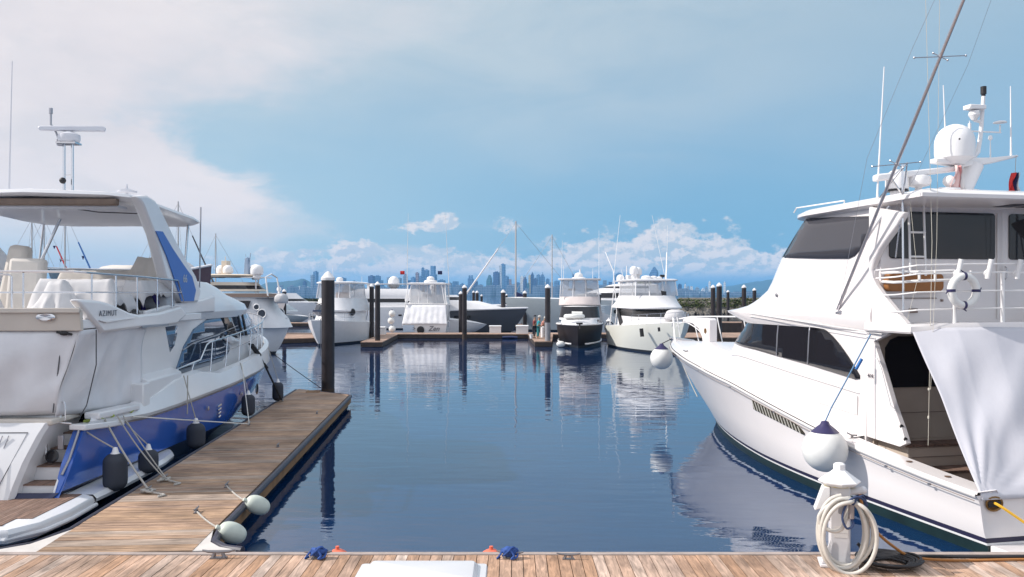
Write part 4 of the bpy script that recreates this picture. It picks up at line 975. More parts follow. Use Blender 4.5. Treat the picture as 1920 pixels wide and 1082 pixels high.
k = MB(); k.tube([(-.36, 4.95, 7.0), (-.46, 4.95, 7.28), (-.57, 4.95, 7.45), (-.57, 4.95, 7.68)], .022, 8); k.tube([(-.57, 4.95, 7.68), (-.57, 4.95, 7.80)], .04, 8); k.box(-.42,-.3,4.9,5.0,6.98,7.12); k.build('nav_light_pole', CHROME, yl)
k = MB(); k.ball((-.31, 4.94, 6.22), .07, (1,1,1), 10, 8); k.build('horn_ball', BLACK, yl)
for x, r_ in ((-.55, .15), (-.78, .09)):
    k = MB(); k.lathe([(.02,-.06),(r_*.5,-.05),(r_*.8,0),(r_,.05),(r_*.9,.07),(r_*.3,.03),(0,.05)], (x, 4.8, 5.86), 16, (.25,-1,.1)); k.tube([(x, 4.8, 5.68), (x, 4.8, 5.86)], .025, 6); k.build('roof_lamp', MR, yl)
k = MB(); k.tube([(1.05, 5.0, 5.7), (1.05, 5.0, 5.98)], .028, 8); k.lathe([(.02,0),(.20,.02),(.21,.05),(.10,.09),(.02,.11),(.01,.2),(0,.2)], (1.05, 5, 5.95), 18); k.build('satellite_disc', MR, yl)
k = MB(); k.tube([(-1.49, 5, 5.65), (-1.49, 5, 6.1), (-1.48, 5.1, 8.86)], [.03, .02, .008], 6); k.build('whip_antenna', MR, yl)
k = MB(); k.tube([(1.86, 7.3, 3.9), (1.86, 7.4, 5.9)], .018, 6); k.build('side_antenna', CHROME, yl)

# fenders and lines round the yacht ----------------------------------------
FDK = mat('dark_fender_cover', (.035,.04,.055), .75, bump=.2, bscale=30)
def fender(fr, p, r, h, label, m=FDK, top=None, tilt=0.0, group='dark fenders along the blue hull', ropem=ROPEM, rope=True, capm=None):
    wp = fr.world(p) if fr else Vector(p)
    e = thing('fender', label, 'fender', wp, fr.ang if fr else 0, group)
    k = MB(); hh = h / 2; pr = [(0, -hh)]
    for i in range(1, 7): a = math.pi / 2 * i / 6; pr.append((r * math.sin(a), -hh + r * .8 * (1 - math.cos(a))))
    for i in range(6, 0, -1): a = math.pi / 2 * i / 6; pr.append((r * math.sin(a), hh - r * .8 * (1 - math.cos(a))))
    pr.append((r * .25, hh)); pr.append((r * .2, hh + .05)); pr.append((0, hh + .06))
    k.lathe(pr, n=18); k.build('body', m, e, smooth=60)
    k = MB(); k.lathe([(r*.42, hh - r*.1), (r*.30, hh + .01), (r*.18, hh + .09), (.0, hh + .10)], n=12); k.build('neck', capm or WHITE, e, smooth=50)
    if top is not None and rope:
        l_ = Vector(top) - Vector(p); k = MB(); k.tube(sag((0, 0, hh + .07), l_, .01, 6), .012, 6); k.build('lanyard', ropem, e)
    return e
fender(LF, (2.52, .98, .66), .20, .66, 'largest dark fender hanging at the stern corner of the blue yacht', top=(2.12, .75, 1.40))
fender(LF, (2.55, 2.35, .58), .18, .46, 'round dark fender second from the stern of the blue yacht', top=(2.28, 2.0, 1.35))
fender(LF, (2.53, 5.05, .62), .20, .58, 'dark fender hanging amidships on the blue yacht from a long pale line', top=(2.28, 5.0, 1.95))
fender(LF, (2.50, 9.3, .75), .18, .6, 'dark fender forward of amidships, partly hidden by the finger dock', top=(2.28, 9.3, 1.9))
fender(LF, (2.42, 12.9, .72), .17, .6, 'dark fender near the bow of the blue yacht beside the dock end', top=(2.15, 12.8, 2.1))
def rope(name, label, pts, r, m, group=None, cat='rope'):
    k = MB(); k.tube(pts, r, 6); o = k.build(name, m, None); return tag(o, label, cat, group)
def LW(*p): return LF.world(p)
DCL = lambda u, v: atz(u, v, DZ + .07)
MG = 'mooring lines of the blue yacht'
rope('mooring_line', 'thick grey line from stern quarter to nearest knotted cleat on finger dock', sag(LW(2.2, 1.3, 1.52), DCL(277, 916), .05), .017, ROPEM, MG)
rope('mooring_line', 'twisted grey line, left one of the two crossing to the second cleat', sag(LW(2.25, 1.7, 1.52), DCL(308, 896), .07), .013, ROPEM, MG)
rope('mooring_line', 'thin grey line, right one of the two crossing to the second cleat', sag(LW(2.27, 1.9, 1.50), DCL(312, 897), .03), .011, ROPEM, MG)
rope('mooring_line', 'pale taut line stretched level above the finger dock along the blue hull', sag(LW(2.28, 2.3, 1.43), DCL(466, 795), .0), .013, ROPEW, MG)
rope('mooring_line', 'upright pale line from bulwark down to the far left cleat', sag(LW(2.3, 9.4, 1.85), DCL(467, 794), .0), .012, ROPEW, MG)
rope('mooring_line', 'black line with snubber from the bow rail to the outer end of the dock', [LW(2.0, 11.2, 2.3), LW(2.15, 11.6, 2.0), LW(2.3, 12.0, 1.5), DCL(528, 750)], .03, ROPEK, MG)
k = MB(); k.tube([LW(2.05, 11.3, 2.25), LW(2.18, 11.65, 1.92)], .07, 8); k.tube([LW(2.25, 11.9, 1.66), LW(2.32, 12.0, 1.52)], .045, 8); o = k.build('snubber', BLACK, None); tag(o, 'black rubber snubber on the bow line of the blue yacht', 'snubber')
rope('mooring_line', 'thin dark line from the bow down across the water to the big pile', sag(LW(1.3, 15.8, 1.9), Vector((-6.62, 29.6, .5)), .02), .012, ROPEK, MG)
rope('fender_line', 'pale fender line hanging over the topsides amidships of the blue yacht', sag(LW(2.36, 5.02, 1.95), LW(2.36, 5.0, 1.1), .0), .014, ROPEM, MG)
k = MB(); rr = random.Random(2)
pts = [LW(1.9 + .35 * rr.random(), 1.1 + 1.5 * i / 26, 1.50 + .10 * rr.random()) for i in range(26)]
k.tube(spline(pts, 3), .03, 6); tag(k.build('line_heap', mat('lime_rope', (.40,.50,.12), .9), None), 'heap of yellow green line on the stern quarter of the blue yacht', 'rope')
for u, v, lab, rad in ((277, 917, 'knotted grey line wound round the nearest left cleat', .055), (308, 896, 'grey line wound round the second left cleat of the finger dock', .045)):
    k = MB(); c = DCL(u, v) - Vector((0, 0, .03)); rr = random.Random(u)
    k.tube(spline([c + Vector((rr.uniform(-1, 1) * rad * 2.2, rr.uniform(-1, 1) * rad * 2.2, rr.uniform(-.3, .6) * rad)) for i in range(12)] + [c + Vector((.25, -.12, -.02)), c + Vector((.36, -.2, -.02)), c + Vector((.30, -.32, -.02))], 5), .018, 6)
    tag(k.build('rope_knot', ROPEM, None), lab, 'rope', 'knots on the finger dock cleats')
PG = mat('pale_green_fender', (.56,.60,.53), .45, var=.15, vscale=5)
for u, v, d, lab in ((478, 941, 13.55, 'pale green fender on the finger dock edge, farther of two'), (420, 995, 11.95, 'pale green fender on the finger dock edge, nearer of two')):
    q_ = onfinger(1.27, d - 10.97, .36); p = q_; e = thing('fender', lab, 'fender', p, 0, 'pale fenders on the finger dock'); e.rotation_euler = (math.radians(62), 0, math.radians(-58))
    k = MB(); h_, r_ = .20, .145; pr = [(.0, -h_)] + [(r_ * math.sin(math.pi*i/18) ** .72, -h_ * math.cos(math.pi*i/18)) for i in range(1, 18)] + [(.03, h_), (.03, h_ + .05), (0, h_ + .055)]
    k.lathe(pr, n=20); k.build('body', PG, e, smooth=60)
    k = MB(); k.tube([(0, 0, h_ + .01), (0, .0, h_ + .05)], .022, 8); k.build('eye', VINYL, e)
    rope('fender_line', 'line tying the ' + ('farther' if u == 478 else 'nearer') + ' pale green fender to its cleat', sag(atz(425 if u == 478 else 370, 911 if u == 478 else 960, DZ + .07), p + Vector((-.22, .0, .08)), .02), .013, ROPEM, 'fender lines on the finger dock')
# ---------------------------------------------------------------- right: white sportfishing yacht
RF = Frame(8.7, 12.5, -.212, .977)
ys_ = thing('sportfishing_yacht', 'large white sportfishing yacht with black windows filling the right of the photo', 'yacht', (RF.o.x, RF.o.y, 0), RF.ang)
W = GEL
SHZ = [(0,.88),(.06,.93),(.15,1.04),(.24,1.19),(.33,1.40),(.46,1.72),(.6,1.93),(.74,2.08),(1,2.22)]
def rl(B, ys, ye, z, t0, p, sf=.97): return dict(B=B, ys=ys, ye=ye, z=z, t0=t0, p=p, sf=sf)
def zadd(tab, d): return [(a, b + d) for a, b in tab]
A0 = rl(2.26, 0, 16.0, SHZ, .40, 2.2); A1 = rl(2.20, .0, 15.4, [(0,.72),(.24,.98),(.46,1.42),(.74,1.66),(1,1.75)], .36, 2.1)
A2 = rl(2.17, .0, 14.4, [(0,.52),(.3,.72),(.6,.95),(1,1.15)], .32, 2.1); A3 = rl(2.14, .0, 13.5, [(0,.36),(.4,.42),(1,.62)], .28, 2.1)
B0 = rl(2.11, .0, 13.15, [(0,.27),(.5,.28),(1,.36)], .26, 2.1); B1 = rl(2.095, .0, 13.05, [(0,.20),(.5,.21),(1,.29)], .25, 2.1)
B2 = rl(2.085, .0, 13.0, [(0,.165),(.5,.175),(1,.25)], .25, 2.1); B3 = rl(2.05, .0, 12.8, [(0,0),(1,0)], .24, 2.1); B4 = rl(1.5, .0, 12.0, [(0,-.4),(1,-.3)], .2, 2)
hull_skin(hull_rows([A0, A1, A2, A3, B0], 40), 'hull', W, ys_)
hull_skin(hull_rows([B0, B1], 40), 'boot_stripe', mat('boot_navy', (.02,.018,.05), .4), ys_)
hull_skin(hull_rows([B1, B2], 40), 'waterline_stripe', WHITE, ys_)
hull_skin(hull_rows([B2, B3, B4], 40), 'bottom', mat('antifouling_green', (.010,.028,.030), .4, var=.4), ys_)
r0, r1 = hull_rows([rl(2.285, 0, 16.04, zadd(SHZ, -.03), .40, 2.2), rl(2.285, 0, 16.04, zadd(SHZ, .03), .40, 2.2)], 40)
k = MB(); k.grid([r0, [p + Vector((.012, 0, .02)) for p in r0], [p + Vector((.012, 0, -.02)) for p in r1], r1]); k.mirror(); k.build('rub_rail', GEL2, ys_, smooth=40)
k = MB(); k.tube([p + Vector((.018, 0, -.035)) for p in r0], .006, 5); k.mirror(); k.build('rub_seam', mat('brown_seam', (.22,.17,.15), .7), ys_)
top_row = hull_rows([rl(2.26, 0, 15.98, zadd(SHZ, .035), .40, 2.2)], 40)[0]
# foredeck rising to the house
k = MB(); rows = []
for p in top_row:
    if p.y < 2.9: continue
    rise = interp([(2.9, .10), (6, .42), (8.5, .50), (11, .34), (14, .12), (16, .0)], p.y); w_ = max(p.x, .002)
    rows.append([Vector((s_ * w_, p.y, p.z + rise * (1 - abs(s_) ** 3.2))) for s_ in (-1, -.97, -.92, -.82, -.65, -.4, -.15, .15, .4, .65, .82, .92, .97, 1)])
k.grid(rows); k.build('foredeck', W, ys_, smooth=50)
# cockpit: cap rail, liner, sole
for s_ in (1, -1):
    k = MB(); k.grid([[Vector((s_*x_(p), p.y, p.z + dz)) for p in top_row if p.y < 3.4] for x_, dz in ((lambda p: p.x, -.02), (lambda p: p.x - .01, .01), (lambda p: p.x - .33, .03), (lambda p: p.x - .35, -.02), (lambda p: p.x - .35, -.6))])
    k.build('cap_rail', W, ys_, smooth=40, fix=True)
    for y in (.78, 1.65):
        zc = interp([(a * 16, b) for a, b in SHZ], y) + .062
        k = MB(); k.lathe([(0,0),(.042,0),(.05,.008),(.03,.01)], (s_*2.03, y, zc), 12)
        k.build('rod_holder', mat('brown_bronze', (.16,.10,.07), .4), ys_)
    k = MB(); k.box(min(s_*1.86, s_*1.90), max(s_*1.86, s_*1.90), .2, 3.1, .2, .90); k.build('cockpit_liner', mat('cream_liner', (.52,.44,.37), .55, var=.08), ys_, smooth=0)
LINER = MATS['cream_liner']
k = MB(); k.box(-2.0, 2.0, .02, .30, .55, .93); k.build('transom_cap', W, ys_, bevel=.03)
k = MB(); k.box(-1.9, 1.9, .3, 3.1, .2, .30); k.build('cockpit_sole', TEAK, ys_, smooth=0)
# aft bulkhead and steps
k = MB(); k.box(-1.68, 1.68, 3.05, 3.14, .3, 3.08); k.build('aft_bulkhead', LINER, ys_, smooth=0)
k = MB(); k.prism([(-1.46, 3.045, 2.07), (1.0, 3.045, 2.07), (1.0, 3.045, 2.98), (-1.2, 3.045, 2.98), (-1.36, 3.045, 2.92), (-1.46, 3.045, 2.78)], (0, -.02, 0)); k.build('saloon_door', DGLASS, ys_, smooth=0)
k = MB(); k.box(-1.6, 1.6, 2.25, 3.05, .3, 1.15); k.build('mezzanine', LINER, ys_, bevel=.02)
k = MB(); k.box(-1.62, 1.62, 2.22, 2.6, 1.153, 1.19); k.build('mezzanine_tread', TEAK, ys_, smooth=0)
k = MB(); k.box(-1.6, 1.6, 1.85, 2.245, .3, .78); k.build('cockpit_step', LINER, ys_, bevel=.02)
k = MB(); k.box(-1.62, 1.62, 1.82, 2.24, .783, .82); k.build('step_tread', TEAK, ys_, smooth=0)
k = MB(); k.tube([(-1.6, 3.0, 1.62), (1.6, 3.0, 1.62)], .006, 5); k.tube([(-1.6, 2.24, .98), (1.6, 2.24, .98)], .006, 5); k.build('locker_seam', mat('brown_seam'), ys_)
# house and bridge
HS = Body([(1.0, 3.1, 10.7, 1.80, 2.6), (2.0, 3.1, 10.2, 1.78, 2.4), (2.56, 3.1, 9.74, 1.76, 2.2), (2.75, 3.1, 9.43, 1.755, 2.1), (2.94, 3.1, 9.13, 1.75, 2.0), (3.12, 3.1, 8.95, 1.73, 1.9)])
HS.build('deckhouse', W, ys_, bevel=0)
FB = Body([(3.08, 2.95, 8.98, 1.76, 1.9), (3.16, 2.95, 9.4, 1.80, 2.1), (3.30, 2.95, 9.95, 1.83, 2.2), (3.34, 2.95, 10.0, 1.83, 2.2), (3.40, 2.95, 9.4, 1.82, 2.1), (3.47, 2.95, 8.9, 1.80, 1.95), (3.55, 2.95, 8.58, 1.79, 1.85), (3.64, 2.95, 8.32, 1.78, 1.8),
           (3.82, 2.95, 7.96, 1.76, 1.8), (4.0, 2.95, 7.75, 1.74, 1.7), (4.17, 2.95, 7.58, 1.73, 1.6), (4.49, 2.95, 7.37, 1.70, 1.6), (4.92, 2.95, 6.83, 1.65, 1.4), (5.30, 2.95, 6.36, 1.60, 1.3)])
FB.build('bridge_deckhouse', W, ys_, bevel=0, n=16)
RB = Body([(5.27, 1.75, 6.42, 1.68, 1.6), (5.31, 1.66, 6.62, 1.78, 1.65), (5.37, 1.66, 6.62, 1.78, 1.65), (5.43, 1.74, 6.45, 1.70, 1.6), (5.48, 1.95, 6.1, 1.45, 1.5), (5.50, 2.4, 5.5, .9, 1.2)])
RB.build('hardtop', W, ys_, bevel=0, n=16)
SALP = [(1415,589),(1440,593),(1461,597.5),(1521,609.5),(1540,614),(1551,620),(1562,630),(1575,645),(1592,669),(1605,690),(1613,704),(1613,710),(1605,711),(1570,700),(1515,683),(1457,667),(1420,656),(1379,643),(1392,622)]
sal = HS.ppoly(RF, SALP, -1)
brg = FB.ppoly(RF, [(1471,483),(1490,449),(1507,419),(1514,410),(1560,407.5),(1643,405),(1648,409),(1640,424),(1626,448),(1612,470),(1603,480),(1592,485),(1540,485)], -1)
bars = [HS.ppoly(RF, [(a, v0), (a + 1.8, v0), (b_ + 1.8, v1), (b_, v1)], -1) for a, b_, v0, v1 in ((1461, 1457, 598, 667), (1520, 1515.5, 610, 683))]
TG = mat('dark_side_glass', (.014,.014,.018), .03, spec=.4)
TG2 = mat('bridge_glass', (.055,.055,.065), .12, spec=.6)
for s_ in (1, -1):
    HS.panel('saloon_window', sal, TG, ys_, side=s_); FB.panel('bridge_side_window', brg, TG2, ys_, side=s_)
    for b_ in bars: HS.panel('window_bar', b_, CHROME, ys_, off=.028, th=.006, side=s_)
    k = MB(); k.tube([(s_*(1.835), 7.3, 3.31), (s_*1.835, 2.6, 3.045)], .012, 6); k.tube([(s_*1.835, 7.3, 3.24), (s_*1.835, 2.9, 2.99)], .008, 6); k.build('belt_moulding', GEL2, ys_)
    WG = [RF.sx(u, v, -1.72) for u, v in [(1650,400),(1702,398),(1697,408),(1686,426),(1670,447),(1655,468),(1645,490),(1640,506),(1641,520),(1648,535),(1664,557),(1683,580),(1706,608),(1700,613),(1684,618),(1667,627),(1655,627)]]
    pts = [(max(p.y, 1.0), p.z) for p in WG]; pts = [(3.05, 5.28)] + pts[1:] + [(3.05, 3.02)]
    plate('bridge_wing', pts, W, ys_, 1.66, .13, s_, bevel=.03)
    HG = [RF.sx(u, v, -1.75) for u, v in [(1667,627),(1641,640),(1646,656),(1660,700),(1676,755),(1694,805),(1702,832),(1690,838)]]
    plate('house_wing', [(3.12, 3.04)] + [(p.y, p.z) for p in HG] + [(3.12, 1.2)], W, ys_, 1.68, .10, s_, bevel=.01)
    k = MB(); k.tube([(s_*1.84, 2.75, 2.62), (s_*1.86, 2.6, 2.45), (s_*1.86, 2.35, 1.85), (s_*1.82, 2.28, 1.78)], .016, 8); k.build('grab_rail', WHITE, ys_)
    for y, z in ((2.22, 1.52), (2.12, 1.32)):
        k = MB(); k.lathe([(0,0),(.035,0),(.03,.02),(0,.02)], (s_*1.76, y - .02, z), 10, (0, -1, 0)); k.build('side_button', BLACK, ys_)
for body, name, z0, z1, m_ in ((HS, 'windscreen', 2.60, 3.06, TG), (FB, 'bridge_windscreen', 4.54, 5.22, TG2)):
    k = MB(); rows = []
    for q in range(5):
        z = lerp(z0, z1, q / 4); ya, yf, w_, r = body.at(z); rows.append([((w_ + .014) * math.sin(a), yf - r + (r + .014) * math.cos(a), z) for a in [math.radians(x) for x in range(-72, 73, 6)]])
    k.grid(rows); k.build(name, m_, ys_, fix=False)
# bridge aft bulkhead
k = MB(); k.box(-1.66, 1.66, 2.88, 2.96, 3.2, 5.28); k.build('bridge_bulkhead', W, ys_, smooth=0)
def rrect(x0, x1, z0, z1, y, r=.06):
    out = []
    for cx, cz, a0 in ((x1 - r, z1 - r, 0), (x0 + r, z1 - r, 90), (x0 + r, z0 + r, 180), (x1 - r, z0 + r, 270)):
        for i in range(5): a = math.radians(a0 + 22.5 * i); out.append((cx + r * math.cos(a), y, cz + r * math.sin(a)))
    return out
for x0, x1 in ((-1.50, .66), (.96, 1.55)):
    k = MB(); k.prism(rrect(x0, x1, 4.36, 5.19, 2.878), (0, -.02, 0)); k.build('aft_window', DGLASS, ys_, smooth=0)
k = MB(); k.box(.70, .74, 2.85, 2.88, 3.3, 5.2); k.tube([(.80, 2.85, 3.3), (.80, 2.85, 5.22)], .006, 5); k.build('bridge_door_edge', GEL2, ys_, smooth=0)
k = MB(); k.tube([(.85, 2.84, 4.0), (.85, 2.80, 4.03), (.85, 2.80, 4.2), (.85, 2.84, 4.23)], .012, 6); k.build('door_handle', STEEL, ys_)
k = MB(); k.prism(rrect(-1.62, -.5, 3.78, 4.10, 2.876, .09), (0, -.14, 0)); k.build('tan_bolster', mat('tan_leather', (.30,.125,.04), .6, var=.15), ys_, bevel=.02)
k = MB(); k.tube([(-1.5, 2.86, 3.66), (-.55, 2.86, 3.66)], .008, 5); k.box(-1.1, -.95, 2.84, 2.88, 3.40, 3.48); k.box(-.46, -.43, 2.84, 2.88, 3.6, 3.64); k.build('bulkhead_fittings', mat('brown_seam'), ys_, smooth=0)
for x in (-1.32, -1.02):
    k = MB(); k.tube([(x, 2.55, 4.05), (x, 2.6, 5.28)], .02, 8); k.build('ladder_rail', WHITE, ys_)
for z in (4.38, 4.80): k = MB(); k.tube([(-1.32, 2.56, z), (-1.02, 2.56, z)], .018, 6); k.build('ladder_rung', WHITE, ys_)
for x in (.3, .75): k = MB(); k.box(x, x + .32, 2.0, 2.5, 5.262, 5.268); k.build('soffit_vent', mat('soffit_dark', (.06,.06,.07), .6), ys_, smooth=0)
# overhang deck
k = MB(); ov = lambda x: 1.80 - .32 * (1 - (x / 1.95) ** 2)
out = [(-1.90, 3.0)] + [(x, ov(x)) for x in [-1.9 + 3.8 * i / 16 for i in range(17)]] + [(1.90, 3.0)]
k.grid([[(x * .985, y + .03, 3.08) for x, y in out], [(x, y, 3.11) for x, y in out], [(x, y, 3.20) for x, y in out], [(x * .985, y + .03, 3.235 + .04 * (1 - (x / 1.95) ** 2)) for x, y in out]], closed=True, cap=True)
k.build('bridge_overhang', W, ys_, smooth=40)
# bridge rails
def ry(x): return 1.92 - .28 * (1 - (x / 1.9) ** 2)
xs_ = [-1.72 + 3.44 * i / 20 for i in range(21)]
for z, r_ in ((4.20, .014), (4.06, .014), (3.76, .012), (3.47, .012)):
    k = MB(); k.tube([(-1.74, 2.9, z - .05), (-1.80, 2.3, z - .04)] + [(x, ry(x), z + .03 * (1 - (x / 1.7) ** 2)) for x in xs_] + [(1.80, 2.3, z - .04), (1.74, 2.9, z - .05)], r_, 6); k.build('rail_bar', WHITE, ys_)
for z0, y0 in ((4.10, 2.7), (3.95, 2.7)):
    k = MB(); k.tube([(-1.72, 2.75, z0), (-1.78, 2.35, z0 + (.0 if z0 > 4 else -.02)), (-1.55, 2.02, z0), (-1.0, 1.88, z0 + .02)], .024, 8); k.build('hand_hold', WHITE, ys_)
for x in (-1.6, -1.35, -.75): k = MB(); k.tube([(x, ry(x) + .12, 3.95), (x, ry(x) + .12, 4.12)], .022, 6); k.build('hold_post', WHITE, ys_)
for x in (-1.12, -.28, .27, .82, 1.4): k = MB(); k.tube([(x, ry(x), 3.22), (x, ry(x), 4.08)], .03, 8); k.build('rail_post', WHITE, ys_)
for x in (-1.11, -.60, -.06, .5, 1.0):
    k = MB(); k.tube([(x, ry(x) - .05, 3.98), (x + .045, ry(x) - .09, 4.30)], .038, 10); k.tube([(x, ry(x), 4.06), (x + .02, ry(x) - .06, 4.1)], .05, 8); k.build('rocket_launcher', WHITE, ys_)
# canvas over the cockpit
SHD = mat('cockpit_shade_cloth', (.53,.53,.58), .8, bump=.5, bscale=2.2, var=.10, vscale=1.2, stretch=(1,1,.5))
curtain('cockpit_shade', [(-1.86, 1.83, 3.17)] + [(x, ov(x) - .02, 3.17 + .02) for x in (-1.2, -.6, 0, .6, 1.2)] + [(1.86, 1.83, 3.17)], [(-2.13, -.03, .82), (-1.2, -.05, .83), (1.2, -.05, .83), (2.13, -.03, .82)], SHD, ys_, 120, 40, .030, 11, .0, folds=3, fan=.9)
# transom
k = MB(); k.lathe([(.0, .0), (.07, 0), (.10, .01), (.11, .03), (.09, .035), (.07, .01)], (-1.93, -.0, .76), 18, (0, -1, 0))
for q_ in k.v: q_.x = -1.93 + (q_.x + 1.93) * 1.35
k.build('hawse_hole', mat('bronze_ring', (.22,.12,.04), .35, metal=.6), ys_)
k = MB(); k.box(-2.03, -1.83, -.034, -.03, .715, .80); k.build('hawse_opening', BLACK, ys_, smooth=0)
k = MB(); k.box(-1.98, 1.98, -.75, -.0, .06, .17); k.build('swim_platform', W, ys_, bevel=.02)
# hull vents
for s_ in (1, -1):
    k = MB(); n_ = 13
    hb = lambda y, z: interp([(p.y, p.x) for p in hull_rows([A0], 40)[0]], y) - .09 * min(1, max(0, (interp([(a*16, b) for a, b in SHZ], y) - z) / .4))
    vt = lambda y: interp([(4.4, 1.06), (4.55, 1.17), (4.8, 1.24), (6.4, 1.475)], y); vb = lambda y: interp([(4.4, 1.03), (4.7, 1.07), (6.4, 1.27)], y)
    bk = []
    yy = [4.42 + 2.0 * i / 20 for i in range(21)]
    k.grid([[(s_*(hb(y, vb(y)) + .012), y, vb(y)) for y in yy], [(s_*(hb(y, vt(y)) + .012), y, vt(y)) for y in yy]]); k.build('vent_recess', mat('vent_dark', (.035,.03,.02), .7), ys_, smooth=0, fix=False, solid=.01)
    k = MB()
    for i in range(15):
        y = 4.58 + 1.8 * i / 14; k.tube([(s_*(hb(y, vb(y)) + .022), y - .03, vb(y)), (s_*(hb(y, vt(y)) + .022), y + .02, vt(y))], .011, 5)
    k.build('vent_grille', mat('slat_white', (.6,.58,.52), .5), ys_)
for s_ in (1, -1):
    for y in (11.6, 9.4, 7.35, 5.4, 1.9, .9):
        zc = interp([(a * 16, b) for a, b in SHZ], y); xc = interp([(q_.y, q_.x) for q_ in r0], y)
        k = MB(); k.box(min(s_*(xc + .01), s_*(xc + .03)), max(s_*(xc + .01), s_*(xc + .03)), y - .03, y + .03, zc - .085, zc - .055); k.build('drain_fitting', CHROME, ys_, smooth=0)
    k = MB(); k.tube([(s_*1.802, 8.9, 2.42), (s_*1.80, 5.5, 2.12), (s_*1.80, 3.3, 1.95)], .007, 5); k.build('deck_seam', GEL2, ys_)
    k = MB(); k.prism([(s_*1.795, 3.35, 1.55), (s_*1.795, 4.6, 1.62), (s_*1.795, 4.6, 1.95), (s_*1.795, 3.35, 1.9)], (s_*.008, 0, 0)); k.build('fuel_hatch', W, ys_, bevel=.004)
    k = MB(); k.lathe([(0,0),(.035,0),(.04,.01),(0,.018)], (s_*1.79, 6.2, 3.72), 10, (s_, 0, 0)); k.build('courtesy_light', CHROME, ys_)
MARK = mat('dark_marking', (.06,.05,.07), .5)
text_mesh('414', .10, MARK, 'marking', ys_, basis((-1.80, 2.98, 2.29), (0, -1, 0), (0, 0, 1)), .004)
text_mesh('><', .12, MARK, 'hull_marking', ys_, basis((-2.19, 6.05, 1.52), (0, -1, -.12), (0, 0, 1)), .003)
# outriggers
def V3(*a): return Vector(a)
for s_ in (1, -1):
    b0 = V3(s_*1.82, 3.93, 3.45); t1 = V3(s_*2.36, .10, 7.83); dr = (t1 - b0); at_ = lambda t: b0 + dr * t
    k = MB(); k.tube([at_(0), at_(.5), at_(1.0), at_(2.1)], [.028, .028, .024, .014], 8); k.build('outrigger_pole', mat('brushed_pole', (.55,.52,.53), .3, metal=.8), ys_)
    for t in (.545, .865):
        c = at_(t); k = MB()
        for ang in (20, 110):
            a = math.radians(ang); dv = V3(math.cos(a), .35 * math.sin(a), math.sin(a) * .35) * (.52 if ang == 20 else .2)
            k.tube([c - dv, c + dv], .008, 5); k.ball(c - dv, .018, (1,1,1), 6, 4); k.ball(c + dv, .018, (1,1,1), 6, 4)
        k.build('spreader', CHROME, ys_)
    k = MB()
    for off in ((.52, .1), (-.52, -.1)):
        k.tube([at_(.02), at_(.545) + V3(s_*off[0]*.9, .1, off[1]), at_(.865) + V3(s_*off[0]*.9, 0, off[1]), at_(2.0)], .003, 4)
    k.build('stay_wires', mat('wire_dark', (.25,.26,.30), .5), ys_)
    k = MB(); k.tube([at_(.27), V3(s_*1.70, 2.6, 5.25)], .018, 6); k.tube([at_(.50), V3(s_*1.62, 2.3, 5.35)], .014, 6)
    k.tube([V3(s_*1.72, 3.0, 5.3), at_(.56) + V3(-s_*.35, .25, -.0), V3(s_*1.72, 2.4, 4.35)], .013, 6); k.tube([at_(.5), at_(.56) + V3(-s_*.35, .25, 0)], .013, 6)
    k.tube([V3(s_*1.74, 2.2, 5.9), V3(s_*1.76, 2.15, 3.45)], .018, 6); k.build('outrigger_strut', STEEL, ys_)
    k = MB(); k.tube([V3(s_*1.74, 2.1, 5.9), V3(s_*1.60, 2.0, 4.0), V3(s_*1.72, 2.1, 3.3)], .004, 4); k.tube([V3(s_*2.1, 1.2, 9.0), V3(s_*1.45, 1.85, 4.6), V3(s_*1.70, 1.6, 2.2), V3(s_*1.72, 1.6, 1.3)], .005, 4); k.tube([V3(s_*1.98, 1.0, 9.0), V3(s_*1.4, 1.8, 4.6), V3(s_*1.69, 1.58, 2.2)], .004, 4)
    k.ball((s_*1.70, 1.6, 2.2), .025, (1,1,1), 6, 4); k.ball((s_*1.71, 1.6, 1.75), .02, (1,1,1.6), 6, 4); k.build('halyard', mat('pale_halyard', (.55,.52,.45), .7), ys_)
    k = MB(); k.tube([V3(s_*1.80, 3.98, 3.38), V3(s_*1.84, 3.8, 3.40)], .035, 6); k.build('pole_foot', CHROME, ys_)
# roof gear
RW = mat('roof_gear_white', (.76,.75,.755), .4)
dome('satellite_dome', (.18, 3.3, 6.17), .345, .70, RW, ys_, .05)
k = MB(); k.ball((-.05, 2.9, 6.52), .018, (1,1,1), 6, 5); k.build('dome_plug', BLACK, ys_)
dome('small_dome', (-1.03, 3.3, 5.60), .20, .40, RW, ys_, .16)
k = MB(); k.lathe([(.201, 0), (.202, .02), (.201, .02)], (-1.03, 3.3, 5.60), 18); k.build('dome_band', BLACK, ys_)
k = MB(); k.tube([(.36, 3.35, 5.45), (.40, 3.35, 5.7), (.62, 3.3, 6.16)], [.26, .17, .16], 12); k.build('mast', RW, ys_, smooth=50, bevel=.01)
k = MB(); k.prism([(-.28, 3.2, 6.14), (.3, 3.2, 6.08), (.9, 3.2, 6.16), (1.48, 3.2, 6.30), (1.48, 3.2, 6.34), (.9, 3.2, 6.27), (-.28, 3.2, 6.22)], (0, .2, 0)); k.build('mast_arm', RW, ys_, bevel=.02)
k = MB(); k.tube([(.55, 3.3, 6.24), (.68, 3.3, 6.38), (.74, 3.3, 6.7), (.80, 3.3, 7.42)], [.05, .042, .038, .034], 10); k.build('mast_pole', RW, ys_, smooth=50)
k = MB(); k.tube([(.80, 3.3, 7.42), (.80, 3.3, 7.46)], .035, 10); k.tube([(.80, 3.3, 7.46), (.80, 3.3, 7.60)], .052, 12); k.build('mast_light', BLACK, ys_)
